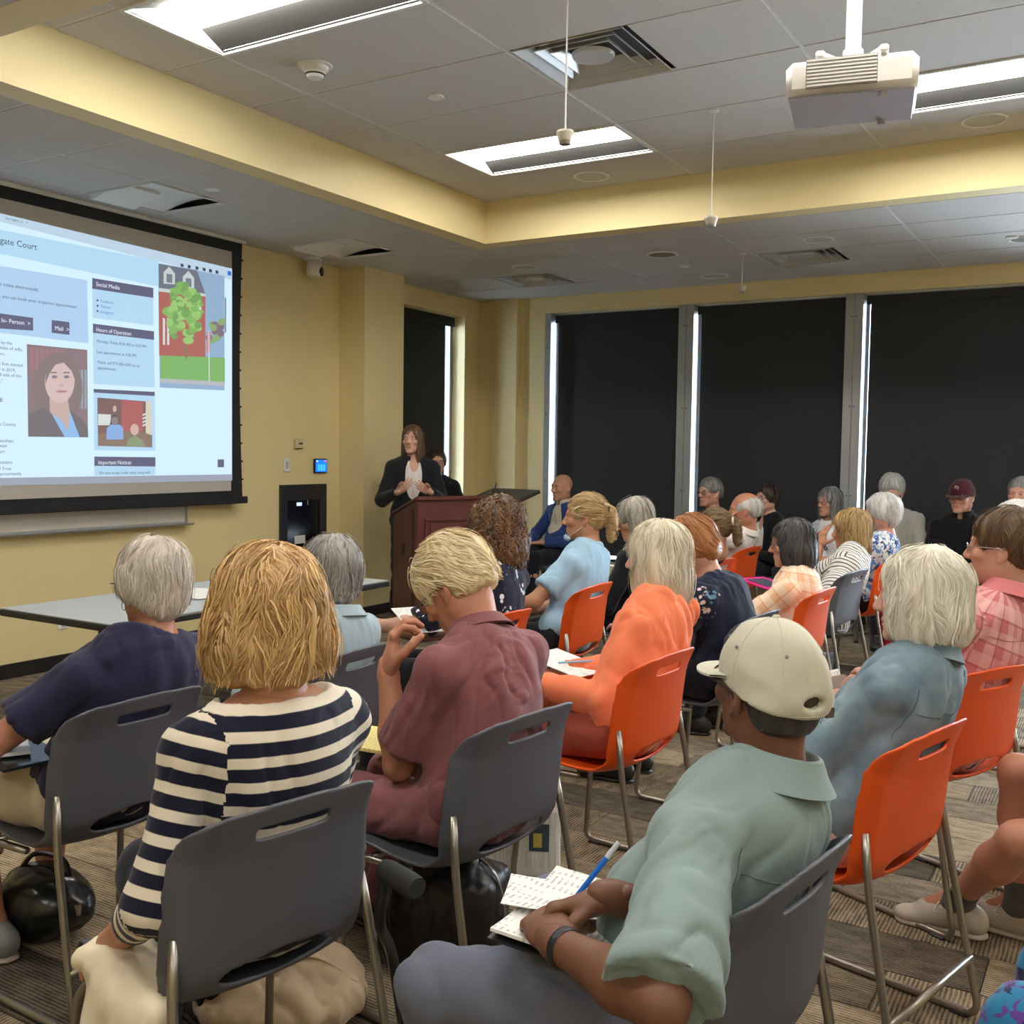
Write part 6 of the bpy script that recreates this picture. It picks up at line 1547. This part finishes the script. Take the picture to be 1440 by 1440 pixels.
wallp('tee', 'woman with long grey hair and glasses in a white lettered tee', 1166, 707, 8.90, 150, dict(m=fm('white_tee', (228, 228, 232)), sleeve='short', amp=.005), dict(st='long', m=hm('pewter', (66, 66, 66), (166, 166, 166)), v=1.08, ns=1000, L=.16, wid=.0018, seed=53, curl=.002), 'grey plastic chair holding the woman in the lettered tee', yaw=0, skin='red', hs=1.0, bw=1.1, glas=True, bust=.8, brow=lin((90, 80, 76)), seed=27)
wallp('sweat', 'white-haired man in a grey sweater looking down', 1254, 692, 8.80, 195, dict(m=fm('grey_sweater', (158, 156, 150)), sleeve='long', amp=.007, loose=.016), dict(st='shortm', m=hm('silver_man', (120, 118, 116), (214, 212, 208)), v=1.10, ns=900, L=.05, wid=.0017, seed=54), 'grey plastic chair holding the man in the grey sweater', yaw=0, pitch=18, skin='red', male=True, hs=1.10, sw=.21, bw=1.15, glas=dict(tint=mat('blue_lens', (.02, .03, .12), .1), hgt=.014), brow=lin((150, 140, 134)), s=1.05, P0=(0, -.075, .57), seed=28)
wallp('capb', 'man in a maroon cap and black polo sitting before the windows', 1352, 699, 8.80, 170, dict(m=fm('black_polo', (18, 18, 23)), sleeve='elbow', collar=True, amp=.005), dict(st='cropped', m=hm('gray_man', (90, 88, 86), (175, 172, 170)), ns=200, L=.015), 'grey plastic chair holding the man in the maroon cap', yaw=-4, pitch=2, skin='red', male=True, hs=1.06, sw=.2, bw=1.08, glas=True, brow=lin((120, 100, 90)), P0=(0, -.075, .57), seed=29)
cap_hat(I['capb'], fm('maroon_cap', (74, 26, 38)), M_BLK, tilt=.05, emblem=mat('emblem_cream', (.75, .68, .55), .6), strap=False)
wallp('edgeman', 'grey-haired man by the windows beyond the maroon cap man', 1434, 695, 8.85, 190, dict(m=fm('edge_blue', (70, 84, 110)), sleeve='short'), dict(st='shortm', m=hm('gray_man', (90, 88, 86), (175, 172, 170)), ns=400, L=.05), 'grey plastic chair by the windows beyond the maroon cap man', yaw=-20, skin='red', male=True, hs=1.04, seed=30)
c, a = chair(-.22, 5.6, 84, 'grey', 'grey plastic chair holding the white-haired person in the maroon top')
I['edgewhite'] = person('white-haired person in a maroon top and jeans behind the pink plaid man', c, a, aty(1428, 742, 5.62), dict(m=fm('plum', (96, 48, 72)), sleeve='long'), dict(m=JEAN), 'red', dict(st='bob', m=hm('white', (176, 170, 166), (244, 242, 240)), v=1.1, ns=900, L=.1, wid=.0018, seed=56), yaw=10, q=1.3, L=dict(w=(-.05, .36, .84), dir=(.1, .5, .9), up=(-.9, .2, .3)), shoes=SHB, seed=31)
# --- standing people at the front
sp0 = atd(580, 619, 8.75); a = math.radians(222)
I['speaker'] = person('woman speaker in a black suit gesturing behind the lectern', (sp0[0]-.0, sp0[1]+.0), a, sp0, dict(m=fm('white_blouse', (226, 218, 214)), name='blouse', sleeve='none', neck='v', e=.006, over=dict(m=fm('black_suit', (30, 31, 36)), sleeve='long', neck='jacket', vd=.20, vw=.070, loose=.014, e=.015, hem=-.08, amp=.005)), dict(m=fm('black_suit', (30, 31, 36)), loose=.03), 'fair',
                      dict(st='long', m=hm('chestnut', (44, 30, 20), (140, 104, 72)), v=1.02, ns=1300, L=.17, wid=.0016, seed=57, amp=.004, face=1.16, ln=.02), yaw=-24, pitch=-2, hs=1.0, sw=.172, bw=1.0, P0=(0, 0, .98), slouch=.0, q=1.1, fine=.0046, mouth=.8, brow=lin((74, 54, 40)), s=1.02,
                      L=dict(w=(-.13, .235, 1.155), pole=(-.55, -.5, -.8), dir=(.75, .5, .42), up=(-.2, .75, -.3), pose=dict(curl=(.25, .3, .35, .4), thumb=(.4, .75, .5))), R=dict(w=(.14, .235, 1.155), pole=(.55, -.5, -.8), dir=(-.62, .5, .55), up=(.2, .75, -.3), pose=dict(curl=(.25, .3, .35, .4), thumb=(.4, .75, .5))),
                      legs=[dict(a=(-.10, .02, .10), pole=(0, 1, 0), l1=.44, l2=.44), dict(a=(.10, .0, .10), pole=(0, 1, 0), l1=.44, l2=.44)], shoes=SHB, seed=32)
sp1 = aty(614, 650, 8.05); a = math.radians(205)
I['hidden'] = person('dark-haired person in black standing half hidden behind the speaker', (sp1[0], sp1[1]), a, sp1, dict(m=fm('black_top', (24, 24, 28)), sleeve='long'), dict(m=DARK), 'fair', dict(st='shortf', m=hm('espresso', (22, 16, 14), (76, 56, 46)), v=1.03, ns=500, L=.07, wid=.0018, seed=58), yaw=20, q=1.4, glas=True, P0=(0, 0, .84), slouch=0, s=.94,
                     L=dict(w=(-.18, .1, .78)), R=dict(w=(.18, .1, .78)), legs=[dict(a=(-.09, .02, .10), pole=(0, 1, 0), l1=.40, l2=.40), dict(a=(.09, .0, .10), pole=(0, 1, 0), l1=.40, l2=.40)], shoes=SHB, seed=33)
# ---------------------------------------------------------------- things held, worn and lying about
from mathutils.bvhtree import BVHTree
def bvh(o):
    me = o.data; return BVHTree.FromPolygons([v.co[:] for v in me.vertices], [p.vertices[:] for p in me.polygons])
def stitch(key, obj, pts, d, m, r=.0011, name='seam', lift=.001):
    """thin seam laid on a garment: rays through local points along d"""
    T = bvh(obj); out = []
    for p in pts:
        h_ = T.ray_cast(Vector(p), Vector(d))
        if h_[0] is not None: out.append(np.array(h_[0])-np.array(d)*lift)
    if len(out) > 2: return MB().tube(out, r, 5).build(name, m, obj)
def yoke(key, m, drop=.10, w=.15, pleat=False):
    J = I[key]; Nb, up, fw, ax = J['Nb'], J['up'], J['fw'], J['axx']; b0 = Nb-up*drop-fw*.6
    stitch(key, J['shirt'], [b0+ax*x-up*.012*math.cos(x/w*1.5) for x in np.linspace(-w, w, 26)], fw, m, name='yoke_seam')
    if pleat:
        for sx in (-.012, .012): stitch(key, J['shirt'], [Nb-up*z-fw*.6+ax*sx for z in np.linspace(drop+.01, drop+.16, 12)], fw, m, name='box_pleat', r=.0013)
    for sg in (-1, 1):
        S_ = J['Sh'][0 if sg < 0 else 1]
        stitch(key, J['shirt'], [S_+ax*sg*(-.012)+up*z-fw*.6 for z in np.linspace(.05, -.09, 14)], fw, m, name='armhole_seam')
yoke('cap', fm('sage_seam', (104, 122, 120)), .085, .15, True); yoke('denim', fm('denim_seam', (70, 88, 104)), .10, .14)
yoke('pink', fm('pink_seam', (170, 96, 100)), .10, .14)
stitch('salmon', I['salmon']['shirt'], [I['salmon']['Sh'][0]+I['salmon']['axx']*.012+I['salmon']['up']*z-I['salmon']['fw']*.6 for z in np.linspace(.05, -.09, 14)], I['salmon']['fw'], fm('coral_seam', (226, 120, 82)), name='armhole_seam', r=.001)
# face mask, hair ties, clip, watch, earring
def hp_(key, p): J = I[key]; return J['Rh']@(np.array(p)*J['hs'])+J['Hc']
J = I['pony']; sdf_obj('face_mask', xf([ell((0, .075, -.105), (.052, .040, .026), None, .01), ell((0, .068, -.103), (.05, .037, .03), None, .004, 's')], J['Rh'], J['Hc']), .004, mat('mask_blue', (.38, .55, .66), .8), J['root'])
MB().tube([tuple(hp_('pony', p)) for p in ((-.045, .085, -.095), (-.07, .03, -.06), (-.079, -.02, -.02))], .0015, 5).build('mask_loop', M_WHITE, J['root'])
for key, m in (('pony', M_BLK), ('brownpony', mat('hair_tie_cream', (.75, .70, .58), .7))):
    pts = [tuple(hp_(key, (.028*math.cos(t_), -.128, .030+.026*math.sin(t_)))) for t_ in np.linspace(0, 2*PI, 16, endpoint=False)]; MB().tube(pts, .008, 6, closed=True).build('hair_tie', m, I[key]['root'], True)
MB().tube([tuple(hp_('pony', p)) for p in ((-.086, .045, .05), (-.088, .025, .06), (-.088, .01, .065))], .004, 6).build('hair_clip', mat('clip_cream', (.75, .68, .52), .5), J['root'], True)
J = I['navy']
for sg in (-1, 1):
    pts = [tuple(hp_('navy', (sg*.088+.0*math.cos(t_), -.004+.010*math.cos(t_), -.052+.012*math.sin(t_)))) for t_ in np.linspace(0, 2*PI, 14, endpoint=False)]; MB().tube(pts, .0012, 5, closed=True).build('earring', M_METAL, J['root'], True)
def band(key, i, m, f=.93, r=.030, h=.010, name='wristband'):
    S_, E_, W_, A_, sg = I[key]['arms'][i]; d = nrm(W_-E_); R_ = frame(d, (0, 1, .3)); c_ = E_+(W_-E_)*f
    return MB().tube([c_+R_@np.array([r*math.cos(t_), r*math.sin(t_), 0]) for t_ in np.linspace(0, 2*PI, 18, endpoint=False)], h, 6, closed=True, flat=.4).build(name, m, I[key]['root'], True)
band('cap', 0, M_BLK, .93, .031, .009, 'watch'); band('wavy', 0, M_METAL, .95, .027, .004, 'bracelet')
# lettering on the white tee
J = I['tee']; T_ = J['shirt']; o0 = J['B'](.66)+J['fw']*.6
def glyph(pts, m): stitch('tee', T_, [o0+J['axx']*x+J['up']*z for x, z in pts], -J['fw'], m, .0045, 'print', .002)
mr, mb_ = mat('print_red', (.55, .03, .06), .7), mat('print_blue', (.05, .07, .25), .7)
for x0, z0, m, st in ((.06, .03, mr, 'L'), (.02, .03, mr, 'o'), (.055, -.03, mr, 'v'), (.015, -.03, mr, 'e'), (-.03, -.03, mr, 'L'), (.03, -.09, mb_, 'o'), (-.015, -.09, mb_, 'v'), (-.055, -.085, mb_, 'o')):
    if st == 'L': glyph([(x0, z0+.02+.0*t_) for t_ in (0, 1)]+[(x0, z0), (x0, z0-.02), (x0-.02, z0-.02)], m)
    elif st == 'o': glyph([(x0+.014*math.cos(t_), z0+.018*math.sin(t_)) for t_ in np.linspace(0, 6.2, 12)], m)
    elif st == 'v': glyph([(x0+.015, z0+.018), (x0+.007, z0), (x0, z0-.02), (x0-.007, z0), (x0-.015, z0+.018)], m)
    else: glyph([(x0+.014, z0), (x0-.014, z0), (x0-.008, z0+.016), (x0+.008, z0+.016), (x0+.014, z0), (x0+.006, z0-.018), (x0-.012, z0-.014)], m)
# logo dot on the black polo, necklace of the speaker
J = I['speaker']; MB().tube([tuple(J['Nb']+J['fw']*(.050+.030*math.cos(t_))+J['axx']*.052*math.sin(t_)-J['up']*(.02+.045*math.cos(t_))) for t_ in np.linspace(-1.5, 1.5, 14)], .0012, 5).build('necklace', mat('gold_chain', (.7, .5, .2), .3, 1), J['root'])
# --- notebook, pen and paper in the lap of the man with the cap
def sheet(name, c, w_, h_, R_, m, par=None, bend=.0, n=8, th=.0015):
    V = []; F = []
    for L_ in (0, 1):
        for i in range(n+1):
            for j in (0, 1):
                u = (i/n-.5); V.append(np.array(c)+np.array(R_)@np.array([u*w_, (j-.5)*h_, bend*(u*u*4)+L_*th]))
    k = 2*(n+1)
    for i in range(n): a = 2*i; F += [(a, a+2, a+3, a+1), (k+a, k+a+1, k+a+3, k+a+2), (a, k+a, k+a+2, a+2), (a+1, a+3, k+a+3, k+a+1)]
    F += [(0, 1, k+1, k), (2*n, k+2*n, k+2*n+1, 2*n+1)]
    return MB().add(V, F).build(name, m, par)
nb = atz(812, 1288, .66); t = empty('notebook', (nb[0], nb[1], 0), math.radians(96), 'open notebook with handwritten pages on the lap of the man in the pale cap', 'notebook')
Rt = RX(.10)
sheet('cover', (0, 0, .650), .31, .215, Rt, M_BLK, t, .0, th=.003); sheet('page_block', (-.075, 0, .655), .15, .21, Rt@RY(.06), M_PAPER, t, .004, th=.006); sheet('page_block', (.075, 0, .655), .15, .21, Rt@RY(-.06), M_PAPER, t, .004, th=.006); sheet('loose_page', (.03, .05, .667), .15, .20, Rt@RZ(.3)@RY(.08), M_PAPER, t, .006)
p0, p1 = atz(801, 1274, .675), atz(862, 1195, .775); dv = nrm(p1-p0); p1 = p0+dv*.145; t = empty('pen', (0, 0, 0), 0, 'blue ballpoint pen in the hand of the man with the cap', 'pen')
MB().tube([p0+dv*.018, p0+dv*.11], .0052, 10).build('barrel', mat('pen_blue', (.01, .16, .65), .3), t, True); MB().tube([p0, p0+dv*.018], [.0012, .005], 10).build('tip', M_METAL, t, True); MB().tube([p0+dv*.11, p1], [.0056, .0046], 10).build('cap', mat('pen_grey', (.55, .58, .62), .4), t, True)
def flat_thing(name, px, py, z, w_, h_, rz, m, label, cat, rx=0, th=.004, ry=0):
    p = atz(px, py, z); o = MB().box((0, 0, 0), (w_, h_, th), None, min(.001, th*.3)).build(name, m); o.location = tuple(p); o.rotation_euler = (rx, ry, math.radians(rz)); return tagp(o, label, cat)
M_YP = papermat('legal_pad_yellow', .35); g = N(M_YP); 
for nd in M_YP.node_tree.nodes:
    if nd.type == 'MIX': nd.inputs[6].default_value = lin((240, 226, 150))+(1,)
flat_thing('legal_pad', 530, 1040, .665, .216, .30, 112, M_YP, 'yellow legal pad on the lap of the woman in stripes', 'notepad', rx=.10, th=.010)
flat_thing('paper', 797, 932, .715, .20, .27, 78, M_PAPER, 'white notes in the lap of the woman in coral', 'paper', rx=.16)
p0 = atz(785, 932, .725); t = MB().tube([p0, p0+np.array([.10, .09, .004])], .004, 8).build('pen', mat('pen_lightblue', (.25, .45, .65), .4), None, True); tagp(t, 'light blue pen lying on the notes of the woman in coral', 'pen')
flat_thing('paper', 592, 871, .79, .18, .24, 60, M_PAPER, 'white handout held by the curly-haired woman', 'paper', rx=.3)
flat_thing('tablet', 22, 1058, .672, .17, .25, 80, mat('tablet_black', (.015, .02, .024), .15), 'dark tablet on the lap of the woman in navy', 'tablet', rx=.05, th=.009)
flat_thing('phone_case', 18, 1050, .684, .08, .16, 60, mat('case_white', (.6, .6, .62), .4), 'white-edged phone on top of the dark tablet', 'phone', th=.009)
f_ = flat_thing('folder', 1076, 820, .66, .24, .30, 60, mat('pink_card', lin((236, 40, 140)), .5), 'bright pink folder on the lap of the woman in peach plaid', 'folder', rx=.12, th=.006)
MB().box((0, 0, .005), (.15, .2, .003)).build('cover_label', mat('folder_dark', (.08, .09, .12), .4), f_)
flat_thing('book', 1322, 768, .80, .16, .22, 20, mat('book_black', (.015, .015, .02), .5), 'dark book held by the man in the maroon cap', 'book', rx=.5, th=.03); flat_thing('paper', 1326, 758, .835, .015, .15, 60, mat('cream_edge', lin((250, 225, 160)), .7), 'cream page edge above the dark book of the maroon cap man', 'paper', rx=.2, th=.01)
# --- bags
def blob(name, prims, vox, m, label, cat, amp=.008, seed=1, stretch=(22, 22, 22), loc=(0, 0, 0), rz=0):
    o = sdf_obj(name, prims, vox, m, None, amp, seed, stretch); o.location = tuple(loc); o.rotation_euler = (0, 0, rz); return tagp(o, label, cat)
M_BAG = mat('bag_black', (.010, .010, .012), .38, 0, .6); M_BAGS = mat('bag_satin', (.012, .014, .014), .25, 0, .7)
p = atz(622, 1318, .10); o = blob('backpack', [ell((0, 0, .17), (.17, .12, .18), None, .03), box((0, .02, .14), (.13, .07, .11), None, .03, .04, 'u'), plane((0, 0, .003), (0, 0, -1))], .009, M_BAG, 'black backpack on the floor under the maroon polo man', 'bag', .008, 3, loc=(p[0]-.02, p[1]+.05, 0), rz=.2)
MB().tube(bez([(-.06, 0, .33), (-.03, 0, .39), (.03, 0, .39), (.06, 0, .33)], 6), .009, 8).build('handle', M_BAG, o, True); MB().tube(bez([(-.13, -.10, .26), (-.15, -.16, .14), (-.12, -.13, .02)], 6), .012, 8, flat=.4).build('strap', M_BAG, o, True)
MB().tube(bez([(.165, -.03, .05), (.185, -.01, .17), (.14, 0, .30), (0, .02, .345)], 6), .004, 6).build('zip', M_METAL, o, True)
p = atz(62, 1318, 0); o = blob('handbag', [ell((0, 0, .11), (.15, .11, .115), None, .03), plane((0, 0, .003), (0, 0, -1))], .009, M_BAGS, 'shiny black handbag on the floor by the sandalled feet', 'bag', .012, 4, loc=(p[0], p[1], 0), rz=.4)
MB().tube(bez([(-.08, 0, .2), (-.04, .02, .25), (.05, .02, .24), (.09, 0, .19)], 6), .008, 8).build('handle', M_BAGS, o, True); MB().box((.14, -.05, .12), (.02, .015, .03)).build('clasp', M_METAL, o)
M_TAN = fab('tan_canvas', lin((206, 182, 152))); p = atz(415, 1440, .0); o = blob('tote_bag', [ell((0, 0, .08), (.22, .15, .10), None, .04), ell((.05, .02, .14), (.12, .10, .06), None, .04), plane((0, 0, .003), (0, 0, -1))], .009, M_TAN, 'slumped beige tote bag on the floor under the striped woman', 'bag', .012, 5, loc=(p[0]-.02, p[1]-.02, 0), rz=.9)
MB().tube(bez([(-.16, .06, .14), (-.05, .0, .195), (.08, -.04, .19), (.18, -.06, .12)], 6), .010, 8, flat=.4).build('strap', M_TAN, o, True)
# cream jacket draped on the striped woman's seat
M_CRM = fab('cream_linen', lin((232, 218, 190))); J = I['striped']
Lr = lambda p: np.array(p, float)
jk = sdf_obj('jacket', [ell((-.22, -.03, .455), (.05, .13, .05), None, .04), cap((-.20, .10, .47), (-.05, .18, .50), .05, .05, .05, flat=((0, 0, 1), .5)), cap((-.17, -.02, .475), (-.20, .10, .475), .05, .06, .05, flat=((0, 0, 1), .45)), cap((-.235, .05, .46), (-.27, .03, .30), .05, .075, .05, flat=((1, 0, 0), .40)), cap((-.26, -.05, .42), (-.275, -.04, .24), .055, .07, .05, flat=((1, 0, 0), .45)), cap((-.235, -.12, .44), (-.27, -.13, .30), .045, .055, .05, flat=((1, 0, 0), .55))], .008, M_CRM, None, .009, 8, (26, 26, 16))
jk.location = I['striped']['root'].location; jk.rotation_euler = I['striped']['root'].rotation_euler; tagp(jk, 'cream jacket draped over the seat edge of the striped woman', 'jacket')
# printed carrier bag standing under the maroon polo man's chair
p = atz(735, 1232, 0); o = MB().box((0, 0, .13), (.26, .10, .26), RX(.08), .012).build('paper_bag', papermat('carrier_paper', .25)); o.location = (p[0], p[1], .012); o.rotation_euler = (0, 0, math.radians(25)); tagp(o, 'white printed carrier bag on the floor beyond the maroon polo man', 'bag')
MB().box((.06, -.052, .15), (.07, .004, .10), RX(.08)).build('print_panel', mat('bag_print', (.05, .09, .12), .5), o); MB().box((.055, -.0545, .14), (.03, .003, .05), RX(.08)).build('print_sun', mat('bag_print_yellow', (.6, .5, .12), .5), o)
# brown purse with papers beside the denim woman
p = atz(1168, 1000, .56); o = MB().box((0, 0, 0), (.30, .06, .24), RX(-.5), .012).build('purse', mat('brown_leather', lin((120, 92, 66)), .45)); o.location = tuple(p); o.rotation_euler = (0, 0, math.radians(70)); tagp(o, 'brown leather purse on the knees of the denim woman', 'bag')
MB().box((0, .06, .115), (.26, .02, .03), RX(-.5)).build('paper_bundle', M_PAPER, o)
# black backpack and red cloth behind the wavy blonde woman's chair
o = blob('backpack', [box((0, 0, .20), (.12, .06, .16), None, .03, .02, 'u'), ell((0, 0, .30), (.13, .085, .12), None, .03), plane((0, 0, .003), (0, 0, -1))], .010, mat('bag_nylon', (.014, .014, .016), .8, 0, .2), 'black backpack standing beside the chair of the wavy blonde woman', 'bag', .006, 9, loc=(-1.50, 5.80, 0), rz=1.5)
MB().tube(bez([(-.05, 0, .40), (-.02, .01, .47), (.05, .01, .46), (.06, 0, .39)], 6), .008, 8).build('strap', M_BAG, o, True)
o = blob('jacket', [ell((0, 0, .62), (.05, .10, .14), None, .03), cap((0, .06, .5), (0, .10, .30), .05, .03, .04)], .010, fab('red_fleece', lin((190, 30, 42))), 'red jacket hung over the chair of the white-curled woman', 'jacket', .010, 12, loc=(-1.27, 6.72, 0), rz=.1)
# black walking cane hooked at the striped woman's chair
t = empty('walking_cane', (0, 0, 0), 0, 'black walking cane with a padded handle against the striped woman\'s chair', 'cane'); h0 = atz(532, 1218, .66); h1 = atz(574, 1242, .655); ft = atz(572, 1475, .04)
h1 = h0+nrm(h1-h0)*.125; kn_ = h0+np.array([.0, .0, -.05])
MB().tube(bez([h0+(h1-h0)*.15+np.array([0, 0, .0]), h0+(h1-h0)*.5, h1], 5), [.021, .023, .024, .024, .024, .024, .024, .024, .024, .023, .021], 14).build('handle', mat('foam_black', (.02, .02, .018), .8), t, True)
MB().tube(fillet([h0+(h1-h0)*.2, h0+np.array([0, 0, -.12]), h0+(ft-h0)*.4+np.array([0, 0, .0]), ft], .06, 6), .0125, 10).build('shaft', mat('cane_black', (.015, .015, .016), .3), t, True)
MB().lathe([(0, -.035), (.019, -.035), (.019, -.01), (.014, .02), (0, .02)], ft, 14).build('rubber_tip', M_BASE, t, True)
